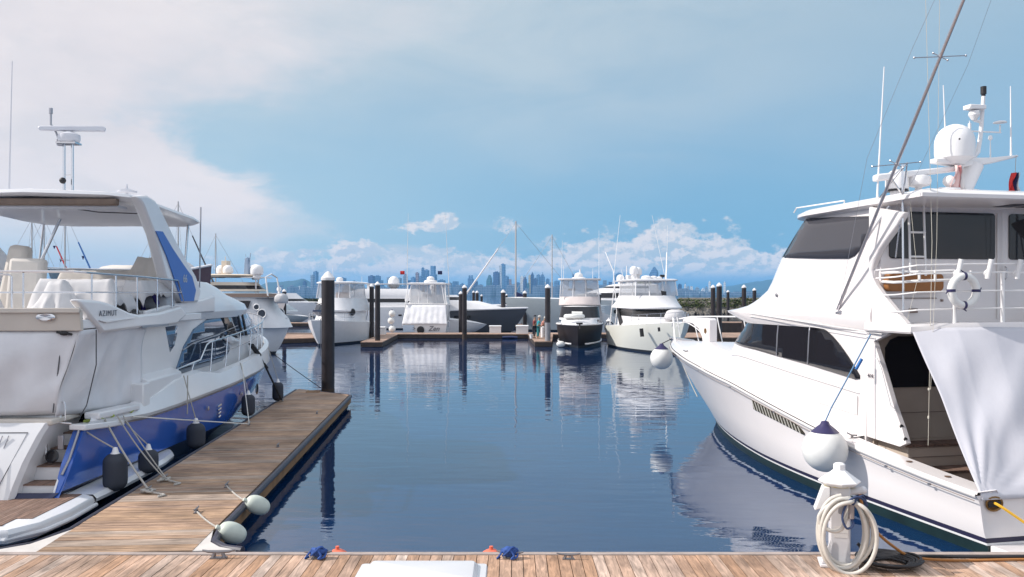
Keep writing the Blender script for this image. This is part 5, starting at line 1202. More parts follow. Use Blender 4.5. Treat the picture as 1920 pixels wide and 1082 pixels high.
k = MB(); k.box(.44, .78, 3.2, 3.4, 7.16, 7.24); k.lathe([(.04, -.16), (.10, -.06), (.09, .02)], (.60, 3.3, 7.12), 12); k.tube([(.60, 3.3, 6.96), (.76, 3.3, 6.94)], .03, 8); k.build('thermal_camera', RW, ys_, bevel=.02)
k = MB(); k.tube([(.5, 3.3, 6.76), (1.18, 3.3, 6.76)], .014, 6); k.tube([(1.16, 3.3, 6.76), (1.16, 3.3, 6.90)], .014, 6); k.lathe([(.02, 0), (.12, .01), (.11, .03), (.03, .05)], (1.16, 3.3, 6.93), 14); k.tube([(.5, 3.3, 6.76), (.5, 3.3, 6.90)], .03, 6); k.build('instrument_arm', RW, ys_)
k = MB(); k.lathe([(.05, 0), (.06, .06), (.2, .10), (.22, .18), (.20, .26), (.07, .30), (.05, .38)], (-.58, 3.3, 5.62), 18); k.tube([(-.58, 3.3, 5.45), (-.58, 3.3, 5.65)], .07, 10); k.build('radar_base', RW, ys_, smooth=50)
k = MB(); k.prism([(-1.50, 3.2, 5.76), (-1.50, 3.2, 5.88), (-1.42, 3.2, 5.90), (.22, 3.2, 6.10), (.22, 3.2, 6.0)], (0, .16, 0)); k.build('radar_bar', RW, ys_, bevel=.03)
k = MB(); k.lathe([(.22, -.02), (.24, .1), (.22, .2), (.1, .24)], (.78, 3.6, 5.48), 16); k.lathe([(.16, 0), (.17, .2), (.1, .3), (0, .33)], (.72, 3.7, 5.6), 14); k.build('vent_domes', RW, ys_, smooth=50)
k = MB(); k.ball((-.02, 3.2, 5.80), .11, (1,1,1), 12, 8); k.tube([(-.02, 3.2, 5.45), (-.02, 3.2, 5.8)], .05, 8); k.tube([(-.3, 3.1, 5.60), (.1, 3.1, 5.62)], .07, 8); k.build('searchlight', RW, ys_, smooth=50)
for x, z0, x1, z1, r_ in ((-1.43, 5.45, -1.29, 7.85, .016), (.0, 6.2, -.06, 7.58, .014), (.52, 6.25, .50, 6.95, .013), (1.40, 6.32, 1.39, 7.64, .014), (.95, 6.25, .95, 6.62, .010), (.34, 6.25, .34, 6.70, .010)):
    k = MB(); k.tube([(x, 3.3, z0), (x, 3.3, z0 + .12), (x1, 3.3, z1)], [r_*1.6, r_*1.2, r_*.6], 6)
    if abs(z1 - z0) < .5: k.lathe([(.01,0),(.04,.03),(.03,.09),(0,.1)], (x1, 3.3, z1 - .02), 10)
    k.build('antenna', RW, ys_)
k = MB(); k.box(1.30, 1.55, 2.6, 2.9, 5.44, 5.58); k.build('roof_box', RW, ys_, bevel=.02)
k = MB(); k.tube([(-1.5, 4.2, 5.44), (-1.5, 4.2, 5.52), (-1.5, 5.9, 5.55), (-1.5, 6.0, 5.46)], .014, 6); k.tube([(1.5, 4.2, 5.44), (1.5, 4.2, 5.52), (1.5, 5.9, 5.55), (1.5, 6.0, 5.46)], .014, 6); k.build('roof_rail', WHITE, ys_)
# bow pulpit
k = MB(); k.prism([(0.13, 13.0, 2.28), (.13, 13.0, 3.0), (.13, 13.1, 3.04), (.13, 14.6, 3.03), (.13, 14.95, 2.96), (.13, 14.9, 2.88), (.13, 14.2, 2.84), (.13, 13.75, 2.70), (.13, 13.5, 2.45), (.13, 13.45, 2.25)], (-.26, 0, 0)); k.build('anchor_davit', W, ys_, bevel=.03)
for s_ in (1, -1):
    k = MB(); k.lathe([(0,0),(.075,0),(.08,.012),(.05,.012),(0,.004)], (s_*.13, 13.25, 2.66), 16, (s_, 0, 0)); k.build('davit_eye', mat('bronze_ring'), ys_)
for s_ in (1, -1):
    bx = lambda y: interp([(p.y, p.x) for p in top_row], y) - .1; bz = lambda y: interp([(p.y, p.z) for p in top_row], y)
    k = MB(); k.tube([(s_*.12, 15.75, 2.95), (s_*.35, 15.3, 3.03), (s_*bx(14.2), 14.2, 3.06), (s_*bx(13), 13.0, 3.08), (s_*bx(11.6), 11.6, 3.10), (s_*bx(10.6), 10.6, 3.10), (s_*(bx(9.6) - .05), 9.6, 2.72)] if s_ > 0 else [(s_*.12, 15.75, 2.95), (s_*.35, 15.2, 2.98), (s_*bx(14.6), 14.6, 2.93)], .022, 8); k.build('bow_rail', WHITE, ys_)
    for y in ((15.6, 14.9, 14.0, 13.0, 12.0, 11.2, 10.5) if s_ > 0 else (15.6, 14.9)):
        k = MB(); k.tube([(s_*max(bx(y), .06), y, bz(y)), (s_*(max(bx(y + .2), .08)), y + .25, 3.0 if y > 14 else 3.07)], .018, 8); k.build('rail_post', WHITE, ys_)
    k = MB(); k.tube(spline([(s_*.5, 14.6, 2.2), (s_*.42, 14.9, 2.6), (s_*.2, 15.5, 2.85), (s_*.08, 15.9, 2.7)]), .018, 6); k.build('pulpit_brace', WHITE, ys_)
k = MB(); k.tube([(0, 14.4, 2.27), (0, 16.15, 2.29)], .07, 8); k.build('anchor_roller', STEEL, ys_)
for s_ in (1, -1):
    for y in (11.5, 3.1):
        k = MB(); c = V3(s_*(interp([(p.y, p.x) for p in top_row], y) - .16), y, interp([(p.y, p.z) for p in top_row], y) + .04); k.tube([c + V3(0, -.14, .07), c + V3(0, 0, .05), c + V3(0, .14, .07)], .015, 6); k.tube([c, c + V3(0, 0, .06)], .025, 6); k.build('deck_cleat', CLM, ys_)

# fenders, ring, flags, cables -------------------------------------------------
VNAVY = mat('navy_vinyl', (.03,.025,.09), .4)
def ballf(p, r, label, top, neckdir):
    wp = RF.world(p); e = thing('ball_fender', label, 'fender', wp, RF.ang, 'white ball fenders of the sportfishing yacht')
    k = MB(); k.lathe([(0, -r)] + [(r * math.sin(a), -r * math.cos(a)) for a in [math.pi * i / 16 for i in range(1, 14)]] + [(r * .42, r * .95), (r * .2, r * 1.12)], n=28); k.build('body', VINYL, e, smooth=60)
    k = MB(); k.lathe([(r * .62, r * .80), (r * .44, r * .965), (r * .22, r * 1.14), (r * .16, r * 1.28), (0, r * 1.32)], n=20); k.build('neck', VNAVY, e, smooth=60)
    return e
ballf((-2.66, 3.02, 1.02), .385, 'big white ball fender with navy neck hanging on the near hull side', None, None)
ballf((-.42, 15.95, 1.66), .37, 'big white ball fender with navy neck hanging under the bow', None, None)
rope('fender_line', 'blue and white line from the belt moulding down to the big ball fender', [RF.world(p) for p in ((-1.86, 2.88, 3.03), (-2.3, 2.96, 2.2), (-2.55, 3.0, 1.75), (-2.66, 3.02, 1.50))], .013, mat('blue_line', (.10,.22,.38), .7), 'fender lines of the white yacht')
k = MB(); k.tube([RF.world((-2.02, 2.9, 2.60)), RF.world((-2.12, 2.92, 2.42))], .03, 6); tag(k.build('blue_whipping', mat('bright_blue', (.03,.16,.45), .7), None), 'bright blue wrapping on the fender line beside the black saloon window', 'rope wrap')
rope('fender_line', 'short line from the bow to the ball fender under the pulpit', [RF.world((-.05, 15.95, 2.3)), RF.world((-.42, 15.95, 2.13))], .014, ROPEK, 'fender lines of the white yacht')
p0 = RF.world((-.1, 15.6, 2.1)); rope('bow_line', 'pair of grey lines dropping from the bow of the white yacht along its stem', sag(p0, RF.world((-.55, 12.9, .75)), .05) , .014, ROPEM)
lr = RF.sy(1807, 545, 1.58); e = thing('life_ring', 'white life ring with navy straps hung on the aft bridge rail', 'life ring', RF.world(lr), RF.ang)
k = MB(); k.tube([(.235 * math.cos(a), 0, .235 * math.sin(a)) for a in [2 * math.pi * i / 32 for i in range(32)]], .062, 12, closed=True); k.build('ring', VINYL, e, smooth=60)
for a in (0, 90, 180, 270):
    a = math.radians(a); k = MB(); c = Vector((math.cos(a), 0, math.sin(a))); tt = Vector((-math.sin(a), 0, math.cos(a)))
    k.tube([c * .235 - tt * .022, c * .235 + tt * .022], .068, 12); k.tube([c * .30, c * .33 + tt * .05, c * .30 + tt * .02], .01, 5); k.build('strap', VNAVY, e, smooth=60)
def flag(label, fr, top, w_, h, stripes, seed):
    e = thing('flag', label, 'flag', fr.world(top), fr.ang, None)
    for nm, m_, a0, a1 in stripes:
        k = MB(); rows = []
        for j in range(9):
            g = j / 8; rows.append([Vector((lerp(a0, a1, i / 4) * w_ * (.35 + .65 * g) + .03 * math.sin(g * 5 + seed), .05 * math.sin(i * 1.5 + g * 4 + a0 * 6), -h * g)) for i in range(5)])
        k.grid(rows); k.build(nm, m_, e, smooth=60, solid=.004, fix=False)
FR = mat('flag_red', (.55,.03,.03), .8); FN = mat('flag_navy', (.02,.025,.09), .8); FW = mat('flag_pale_red', (.72,.50,.48), .8); FWH = mat('flag_white', (.72,.70,.70), .8)
flag('pale pink flag hanging slack below the radar arm', RF, (.06, 3.1, 6.08), .24, .52, [('cloth', FW, -.6, .2), ('stripe', mat('flag_pink_stripe', (.6,.28,.28), .8), .2, .4), ('cloth', FWH, .4, .8)], 1)
flag('dark red and navy flag hanging at the right end of the mast arm', RF, (1.40, 3.2, 6.0), .24, .50, [('red_field', FR, -.8, -.1), ('navy_field', FN, -.1, .25), ('white_field', FWH, .25, .6)], 2)
rope('flag_halyard', 'thin halyard from the mast arm to the red flag', [RF.world((1.42, 3.2, 6.32)), RF.world((1.40, 3.2, 5.98))], .006, ROPEM)
YEL = mat('yellow_cable', (.72,.40,.03), .5); ORG = mat('brown_orange_cable', (.36,.15,.04), .55)
rope('power_cable', 'bright yellow cable hanging from the hawse hole in the transom', spline([RF.world((-1.93, .02, .77)), RF.world((-1.90, -.12, .74)), RF.world((-1.55, -.4, .45)), RF.world((-1.2, -.9, .2)), RF.world((-.6, -1.5, .46))], 6), .020, YEL)

# pedestal with hose --------------------------------------------------------------
PX, PY = 4.02, 10.48
ped = thing('power_pedestal', 'white marina power pedestal with conical cap wearing a coil of white hose', 'pedestal', (PX, PY, DZ), math.radians(-14))
PW = mat('pedestal_white', (.66,.65,.67), .5, var=.12, vscale=5)
k = MB(); k.box(-.115, .115, -.11, .11, .0, 1.0); k.build('post', PW, ped, bevel=.012)
k = MB(); k.prism([(-.24,-.18,.003), (.20,-.18,.003), (.20,.16,.003), (-.24,.16,.003)], (0,0,.035)); k.prism([(-.22,-.14,.04), (-.116,-.14,.04), (-.116,-.14,.35), (-.17,-.14,.2)], (0,.02,0)); k.build('base_plate', PW, ped, bevel=.008)
k = MB(); k.lathe([(.20, .985), (.245, 1.02), (.25, 1.035), (.12, 1.13), (.07, 1.17), (.07, 1.235), (.05, 1.25), (0, 1.25)], n=8); k.build('cap', WHITE, ped, smooth=20)
k = MB(); k.lathe([(.13, .965), (.19, .985), (.19, .998)], n=16); k.build('lamp_lens', mat('amber_lens', (.55,.45,.10), .3), ped)
k = MB(); k.prism([(-.30,-.13,.68), (-.20,-.13,.97), (-.118,-.13,.97), (-.118,-.13,.74)], (0,.18,0)); k.build('side_socket_hood', WHITE, ped, bevel=.01)
k = MB(); k.tube([(.1, 0, .90), (.27, 0, .93)], .045, 10); k.ball((.27, 0, .93), .05, (1,1,1), 10, 8); k.build('side_socket', PW, ped)
k = MB(); k.box(-.075, .09, -.114, -.111, .36, .50); k.box(-.075, .09, -.117, -.1145, .42, .425); k.build('cover_panel', GEL2, ped, smooth=0)
k = MB(); k.box(-.03, .03, -.16, -.112, .66, .84); k.build('hose_hook', CHROME, ped, bevel=.01)
HO = mat('cream_hose', (.60,.57,.52), .5, var=.15, vscale=8)
e = thing('garden_hose', 'thick cream hose coiled in loops over the front of the pedestal', 'hose', (PX, PY, DZ), math.radians(-8))
rr = random.Random(12); pts = []
for q in range(6):
    a_, b_, cz, oy = rr.uniform(.23, .31), rr.uniform(.38, .47), .46 + rr.uniform(-.03, .02), -.20 - .028 * q - rr.uniform(0, .03); ox = rr.uniform(-.03, .04)
    for i in range(14):
        t = math.pi / 2 + 2 * math.pi * i / 14
        pts.append((ox + a_ * math.cos(t), oy - .02 * math.sin(t), cz + b_ * math.sin(t) * (1.0 if math.sin(t) > 0 else 1.02)))
pts.append((.02, -.2, .86)); k = MB(); k.tube(spline(pts, 3), .024, 8); k.build('coil', HO, e, smooth=60)
k = MB(); k.tube(spline([(.02,-.28,.88),(-.12,-.3,.84),(-.27,-.3,.72),(-.30,-.3,.60),(-.18,-.32,.50),(-.06,-.33,.52),(.0,-.34,.66),(.05,-.33,.80),(.06,-.26,.86)], 5), .024, 8); k.build('loose_loop', HO, e, smooth=60)
k = MB(); k.tube([(.05,-.36,.66), (.055,-.35,.82)], .036, 10); k.build('nozzle', mat('grey_brown_plastic', (.25,.21,.20), .5), e)
rope('tie_line', 'dark blue line tying the hose coil to the pedestal', [Vector((PX, PY, DZ)) + Vector(p) for p in spline([(.2,-.3,.74),(.17,-.35,.86),(.06,-.37,.92),(-.05,-.37,.84),(-.11,-.38,.68),(-.06,-.39,.55),(.02,-.38,.60),(-.02,-.37,.72),(.06,-.36,.88),(.15,-.34,.92),(.21,-.32,.80)], 5)], .014, mat('dark_blue_line', (.03,.05,.12), .7))
e = thing('hose_coil', 'black hose lying coiled flat on the dock right of the pedestal', 'hose', (4.62, 10.45, DZ)); rr = random.Random(4); pts = []
for q in range(6):
    for i in range(16):
        t = 2 * math.pi * i / 16; rad = .19 + .030 * q + rr.uniform(-.008, .008); pts.append((rad * math.cos(t) * 1.12, rad * math.sin(t) * .95, .025 + .012 * q + rr.uniform(0, .012)))
k = MB(); k.tube(spline(pts, 2), .019, 7); k.build('coil', BLACK, e, smooth=60)
rope('black_hose', 'black hose running along the dock edge to the right', spline([(4.30, 10.62, .62), (4.45, 10.60, .48), (4.7, 10.72, .43), (5.2, 10.76, .42), (6.0, 10.73, .42), (7.2, 10.78, .42), (9.5, 10.74, .42)], 6), .021, BLACK)
rope('brown_cable', 'brown orange cable curving from the pedestal onto the dock edge', spline([(4.27, 10.5, 1.33), (4.36, 10.55, 1.0), (4.52, 10.6, .78), (4.75, 10.62, .58), (5.0, 10.62, .45), (5.5, 10.58, .422), (6.4, 10.62, .422), (7.6, 10.56, .422), (9.5, 10.6, .422)], 6), .018, ORG)
# ---------------------------------------------------------------- boats across the basin
FW_ = mat('far_gelcoat', (.74,.73,.74), .35, var=.06)
FG_ = mat('greyed_hull', (.42,.47,.50), .35, var=.06)
FDH = mat('charcoal_hull', (.075,.08,.095), .3)
BKH = mat('black_hull', (.014,.013,.018), .5, spec=.2)
CLR = mat('clear_vinyl', (.62,.64,.68), .15, alpha=.42)
FBT = mat('dark_bottom', (.02,.025,.035), .5)
def craft(name, label, ox, oy, fx, fy, L_, B_, zs, zb, hullm=FW_, group='boats moored at the far docks', stripe=None, cat='boat', sheer_mid=None, rake=1.0, deckm=None, top=None):
    F_ = Frame(ox, oy, fx, fy); e = thing(name, label, cat, (ox, oy, 0), F_.ang, group)
    zm = sheer_mid if sheer_mid is not None else lerp(zs, zb, .35); Z = [(0, zs), (.45, zm), (1, zb)]; b = B_ / 2; zd = lambda k_: [(t, z * k_) for t, z in Z]
    a0 = rl(b, 0, L_, Z, .42, 2.1); a1 = rl(b * .985, 0, L_ - .35 * rake, zd(.72), .4, 2.1); a2 = rl(b * .94, 0, L_ - 1.1 * rake, zd(.30), .34, 2.0); a3 = rl(b * .92, 0, L_ - 1.6 * rake, [(0, .12), (1, .16)], .28, 2.0); a4 = rl(b * .85, 0, L_ - 1.9 * rake, [(0, -.3), (1, -.2)], .25, 2)
    hullm2 = top or hullm
    hull_skin(hull_rows([a0, a1], 24), 'sheer_strake', hullm2, e) if top else None
    hull_skin(hull_rows([a1, a2, a3] if top else [a0, a1, a2, a3], 24), 'hull', hullm, e)
    hull_skin(hull_rows([a3, a4], 24), 'bottom', FBT, e)
    deck_cap(hull_rows([a0], 24)[0], 'deck', deckm or FW_, e, .12, -.01)
    row = hull_rows([a0], 24)[0]
    return e, row, F_
def body(e, name, sl, m=FW_): b_ = Body(sl); b_.build(name, m, e, bevel=0, n=8); return b_
def band(e, body_, name, z0, z1, m=DGLASS, a=80, off=.015, y0=None):
    k = MB(); rows = []
    for q in range(3):
        z = lerp(z0, z1, q / 2); ya, yf, w_, r = body_.at(z); st = ya if y0 is None else y0
        fr_arc = [((w_ + off) * math.sin(t), yf - r + (r + off) * math.cos(t), z) for t in [math.radians(x) for x in range(-90, 91, 12)]]
        rows.append([(-(w_ + off), st, z)] + fr_arc + [(w_ + off, st, z)])
    k.grid(rows); k.build(name, m, e, fix=False)
def rail(e, row, y0, y1, h, inset=.08, name='bow_rail', step=1.2, r_=.016):
    pts = [p for p in row if y0 <= p.y <= y1]
    k = MB(); k.tube([(max(p.x - inset, .03), p.y, p.z + h) for p in pts] + [(-max(p.x - inset, .03), p.y, p.z + h) for p in reversed(pts)], r_, 5); k.tube([(max(p.x - inset, .03), p.y, p.z + h * .5) for p in pts] + [(-max(p.x - inset, .03), p.y, p.z + h * .5) for p in reversed(pts)], r_ * .7, 5)
    k.build(name, STEEL, e)
    last = -9
    for p in pts:
        if p.y - last < step: continue
        last = p.y
        for s_ in (1, -1): k = MB(); k.tube([(s_*max(p.x - inset, .03), p.y, p.z - .02), (s_*max(p.x - inset, .03), p.y, p.z + h)], r_, 5); k.build('rail_post', STEEL, e)
def poles(e, lst, name='whip_antenna', m=None, r_=.014):
    for a, b in lst: k = MB(); k.tube([a, b], [r_ * 1.5, r_ * .7], 5); k.build(name, m or WHITE, e)
def clearbox(e, x, y0, y1, z0, z1, name='clear_enclosure', tap=.1, n=3):
    k = MB(); k.grid([[(-x, y0, z0), (-x, y1, z0), (x, y1, z0), (x, y0, z0)], [(-x + tap, y0 + .05, z1), (-x + tap, y1 - .25, z1), (x - tap, y1 - .25, z1), (x - tap, y0 + .05, z1)]], closed=True); k.build(name, CLR, e, smooth=0, fix=False)
    for i in range(n + 1):
        t = -1 + 2 * i / n
        for yy0, yy1 in ((y1, y1 - .25), (y0, y0 + .05)): k = MB(); k.tube([(t * x, yy0 + .01, z0), (t * (x - tap), yy1 + .01, z1)], .035, 5); k.build('enclosure_frame', FW_, e)

# 1: flybridge boat behind the big pile
F1, L1 = (-.12, -1), 11.2
nrm = math.hypot(*F1); bx_, by_ = X(583, 61.5), 61.5; sx_, sy_ = bx_ - F1[0] / nrm * L1, by_ - F1[1] / nrm * L1
e, row, fr1 = craft('flybridge_boat', 'white flybridge boat moored bow-out right behind the big foreground pile', sx_, sy_, *F1, L1, 3.7, 1.5, 1.95)
h = body(e, 'deckhouse', [(1.4, 2.2, 8.0, 1.45, 1.6), (2.3, 2.2, 7.3, 1.42, 1.5), (2.5, 2.2, 7.0, 1.4, 1.4)])
b_ = body(e, 'flybridge', [(2.5, 1.0, 7.3, 1.62, 1.5), (2.62, 1.0, 7.3, 1.62, 1.5), (3.0, 1.6, 6.9, 1.5, 1.3), (3.55, 2.0, 6.6, 1.4, 1.2)])
clearbox(e, 1.35, 2.2, 6.3, 3.55, 4.65); body(e, 'hardtop', [(4.68, 1.6, 6.4, 1.5, .6), (4.78, 1.6, 6.4, 1.5, .6), (4.84, 1.9, 6.1, 1.3, .5)])
k = MB(); k.box(-.5, .5, 3.5, 4.3, 3.55, 4.0); k.build('helm_seat', mat('tan_leather'), e, bevel=.1)
dome('radar_dome', (.1, 4.4, 4.86), .27, .35, FW_, e, .1); rail(e, row, 6.0, 11.2, .6)
poles(e, [((1.4, 2.2, 4.7), (1.5, 2.0, 6.2)), ((-1.3, 3, 4.8), (-1.3, 3, 5.3))])
k = MB(); k.tube([(-1.3, 1.9, 1.6), (-1.45, 1.9, 2.3), (-1.3, 2.1, 3.4)], .04, 6); k.build('stair_rail', STEEL, e)
k = MB(); k.lathe([(.0,0),(.22,.0),(.28,.05),(.22,.1),(0,.1)], (-1.5, 6.2, 2.45), 14, (-1, .6, 0)); k.build('spare_ring', BLACK, e)
# jet ski on its foredeck
js = thing('jet_ski', 'dark jet ski carried on the foredeck of the flybridge boat by the big pile', 'jet ski', fr1.world((.2, 8.6, 2.0)), fr1.ang)
k = MB(); k.grid([[(-.05, -1.1, .25), (-.45, -1.1, .35), (-.45, -1.1, .55), (.45, -1.1, .55), (.45, -1.1, .35), (.05, -1.1, .25)], [(-.05, .3, .18), (-.5, .3, .35), (-.42, .3, .65), (.42, .3, .65), (.5, .3, .35), (.05, .3, .18)], [(-.02, 1.4, .5), (-.12, 1.4, .55), (-.1, 1.4, .68), (.1, 1.4, .68), (.12, 1.4, .55), (.02, 1.4, .5)]], closed=True, cap=True); k.build('hull', mat('jetski_navy', (.04,.05,.10), .3), js, bevel=.03)
k = MB(); k.prism([(-.2, -.9, .62), (-.2, -.9, .85), (-.2, .1, .80), (-.2, .35, 1.1), (-.2, .8, .75), (-.2, .9, .6)], (.4, 0, 0)); k.build('seat', FDH, js, bevel=.06)
k = MB(); k.tube([(-.38, .2, 1.18), (0, .3, 1.10), (.38, .2, 1.18)], .03, 6); k.build('handlebar', BLACK, js)

# 2: stern-on sportfisher with canvas
e, row, fr2 = craft('sportfishing_boat', 'stern-on white sportfishing boat with white canvas closing its cockpit', X(796, 77.6), 77.6, .02, 1, 12.5, 4.15, 1.15, 2.0)
h = body(e, 'deckhouse', [(1.0, 3.0, 8.6, 1.75, 1.8), (2.8, 3.0, 7.6, 1.65, 1.6)])
b_ = body(e, 'flybridge', [(2.80, 1.1, 7.8, 1.85, 1.5), (2.98, 1.1, 7.8, 1.85, 1.5), (3.05, 2.4, 7.6, 1.75, 1.4), (3.6, 2.6, 7.0, 1.6, 1.2)])
clearbox(e, 1.65, 2.2, 6.3, 3.05, 4.75, n=4); body(e, 'hardtop', [(4.78, 1.4, 6.5, 1.8, .6), (4.88, 1.4, 6.5, 1.85, .6), (4.95, 1.7, 6.2, 1.5, .5)])
curtain('cockpit_canvas', [(-1.83, 1.05, 2.84), (0, 1.0, 2.86), (1.83, 1.05, 2.84)], [(-2.06, -.04, 1.12), (0, -.06, 1.12), (2.06, -.04, 1.12)], CANVAS, e, 50, 10, .022, 21, 0, folds=7)
dome('radar_dome', (.15, 3.5, 4.95), .62, .30, FW_, e, 0); dome('radar_tip', (.15, 3.5, 5.15), .36, .42, FW_, e, 0)
k = MB(); k.box(-.7, .7, 3.2, 3.6, 3.05, 3.9); k.box(-1.5, -.9, 3.0, 3.4, 3.05, 3.7); k.box(.95, 1.45, 3.0, 3.4, 3.05, 3.7); k.build('bridge_seats', FW_, e, bevel=.1)
for x in (-.55, .55): k = MB(); k.box(x - .12, x + .12, 3.3, 3.5, 4.1, 4.22); k.tube([(x, 3.4, 4.2), (x, 3.4, 4.78)], .03, 5); k.build('ceiling_light', BLACK, e, smooth=0)
for s_ in (1, -1):
    k = MB(); k.tube([(s_*1.9, .9, 2.9), (s_*1.7, 1.6, 4.85)], .04, 6); k.tube([(s_*1.98, 1.6, 1.3), (s_*1.95, 1.3, 2.9), (s_*1.55, 2.0, 4.4)], .035, 6); k.tube([(s_*1.75, 1.0, 2.9), (s_*1.4, 1.5, 4.8)], .03, 6); k.build('tower_leg', WHITE, e)
    k = MB(); k.tube([(s_*2.0, 3.0, 2.2), (s_*1.95, 2.5, 5.5), (s_*1.72, 1.6, 11.4)], [.035, .03, .012], 5); k.build('outrigger', WHITE, e)
    k = MB(); k.tube([(s_*2.02, 2.6, 2.8), (s_*2.06, 1.4, 1.5), (s_*2.1, .6, .9)], .05, 6); k.build('side_fitting', CHROME, e)
k = MB(); k.lathe([(0,0),(.30,0),(.34,.02),(.28,.03),(0,.02)], (-.35, -.03, .62), 14, (0, -1, 0)); k.build('exhaust_cover', BLACK, e)
k = MB(); k.box(-1.95, -.95, -.05, -.02, .42, 1.05); k.build('pale_blue_panel', mat('pale_blue_panel', (.45,.55,.68), .5), e, smooth=0)
text_mesh('Zen', .62, MARK, 'boat_name', e, basis((.85, -.05, .72), (1, 0, 0), (0, 0, 1)), .004, shear=.3); text_mesh('>', .5, MARK, 'name_mark', e, basis((-.95, -.07, .72), (1, 0, 0), (0, 0, 1)), .004)
for i, (z, lab) in enumerate(((2.1, 'topmost'), (1.45, 'middle'), (.72, 'lowest'))):
    q = thing('ball_fender', f'{lab} of three white ball fenders stacked left of the stern-on boat', 'fender', (X(735 if i != 1 else 733, 77), 77.1, z), 0, 'white ball fenders stacked by the stern-on boat')
    k = MB(); k.ball((0,0,0), .31, (1,1,1), 16, 10); k.build('body', VINYL, q, smooth=60); k = MB(); k.tube([(0,0,.29),(0,0,.38)], .07, 8); k.build('neck', VNAVY, q)
for u, lab in ((755.5, 'tiny red and navy flag flying above the left side of the stern-on boat'), (826, 'tiny dark flag flying above the right side of the stern-on boat')):
    k = MB(); c = atd(u, 508, 79); k.grid([[c + Vector((i * .1 - .25, .05 * math.sin(i * 2), -j * .11)) for i in range(5)] for j in range(4)]); tag(k.build('flag', FR if u < 800 else FN, None, smooth=60, solid=.01, fix=False), lab, 'flag')

# 3: black hulled cruiser, bow-on
F3 = (-.10, -1); L3 = 12.0; nrm = math.hypot(*F3); bx_ = X(1083, 59.5); sx_, sy_ = bx_ - F3[0] / nrm * L3, 59.5 - F3[1] / nrm * L3
e, row, fr3 = craft('motor_cruiser', 'black-hulled cruiser moored bow-out with a tall clear plastic bridge enclosure', sx_, sy_, *F3, L3, 3.55, 1.5, 1.66, hullm=BKH, top=None, rake=.6)
k = MB(); k.tube([p + Vector((.01, 0, .02)) for p in row] , .06, 6); k.mirror(); k.build('white_rub_band', FW_, e)
k = MB(); k.tube([Vector((p.x * .93, min(p.y, 10.6), .28)) for p in row if p.y < 11], .06, 6); k.mirror(); k.build('white_chine', FW_, e)
h = body(e, 'coachroof', [(1.5, 3.2, 9.6, 1.4, 2.6), (1.9, 3.2, 8.6, 1.35, 2.4), (2.0, 3.2, 8.0, 1.3, 2.0)])
h = body(e, 'cabin', [(1.9, 2.0, 7.2, 1.55, 1.3), (2.0, 2.0, 7.1, 1.55, 1.3), (2.95, 2.0, 6.2, 1.45, 1.0)]); band(e, h, 'windscreen', 2.05, 2.88)
b_ = body(e, 'flybridge', [(3.0, 1.2, 6.2, 1.6, .8), (3.1, 1.2, 6.2, 1.6, .8), (3.65, 1.6, 5.9, 1.55, .7)], mat('blush_gelcoat', (.66,.58,.56), .4))
clearbox(e, 1.5, 1.6, 5.8, 3.65, 4.95); body(e, 'hardtop', [(4.97, 1.3, 6.1, 1.65, .5), (5.06, 1.3, 6.1, 1.65, .5)])
k = MB(); k.tube([(-.9, 5.5, 4.2), (-.55, 5.5, 4.25), (-.5, 5.5, 4.05)], .06, 6); k.box(-1.0, -.4, 5.6, 5.65, 4.12, 4.28); k.box(.3, .9, 5.6, 5.65, 4.12, 4.28); k.build('dark_headrests', BLACK, e, smooth=0)
dome('radar_dome', (.1, 3.8, 5.06), .34, .5, FW_, e, .0); k = MB(); k.lathe([(.62, 0), (.5, .1), (.3, .14)], (.1, 3.8, 5.07), 16); k.tube([(0.0, 3.7, 5.5), (0.0, 3.7, 5.8)], .05, 6); k.build('radar_plinth', FW_, e)
k = MB(); k.prism([(-1.45, 1.2, 3.2), (-1.6, 1.2, 3.2), (-1.95, -.3, 1.3), (-1.45, -.3, 1.1)], (0, .9, 0)); k.build('stair_fairing', FW_, e, bevel=.04)
for z in (1.7, 2.05, 2.4, 2.75): k = MB(); k.box(-1.5, -1.15, 1.8, 2.0, z, z + .05); k.build('stair_tread', TEAK, e, smooth=0)
k = MB(); k.tube([(-.05, 11.6, 1.7), (-.15, 12.1, 1.72), (-.15, 12.15, 1.4)], .06, 6); k.box(-.35, .1, 11.7, 11.9, 1.72, 1.84); k.build('anchor', BLACK, e)
poles(e, [((1.5, 3, 4.9), (1.45, 2.6, 8.2)), ((-1.5, 3, 4.9), (-1.5, 2.6, 9.0)), ((1.3, 4, 5), (1.3, 4, 6.2)), ((-1.0, 3, 5), (-1.0, 3, 5.9))])
q = thing('inflatable_tender', 'white inflatable tender lying on the foredeck of the black-hulled cruiser', 'tender', fr3.world((.35, 7.6, 2.02)), fr3.ang)
k = MB(); k.tube(spline([(-.6, -.55, .16), (-.6, .35, .16), (0, .75, .2), (.6, .35, .16), (.6, -.55, .16)], 5), .16, 8); k.box(-.5, .5, -.5, .4, .05, .14); k.tube([(-.6, -.5, .36), (.2, -.5, .38)], .14, 8); k.build('tube', VINYL, q, smooth=60)

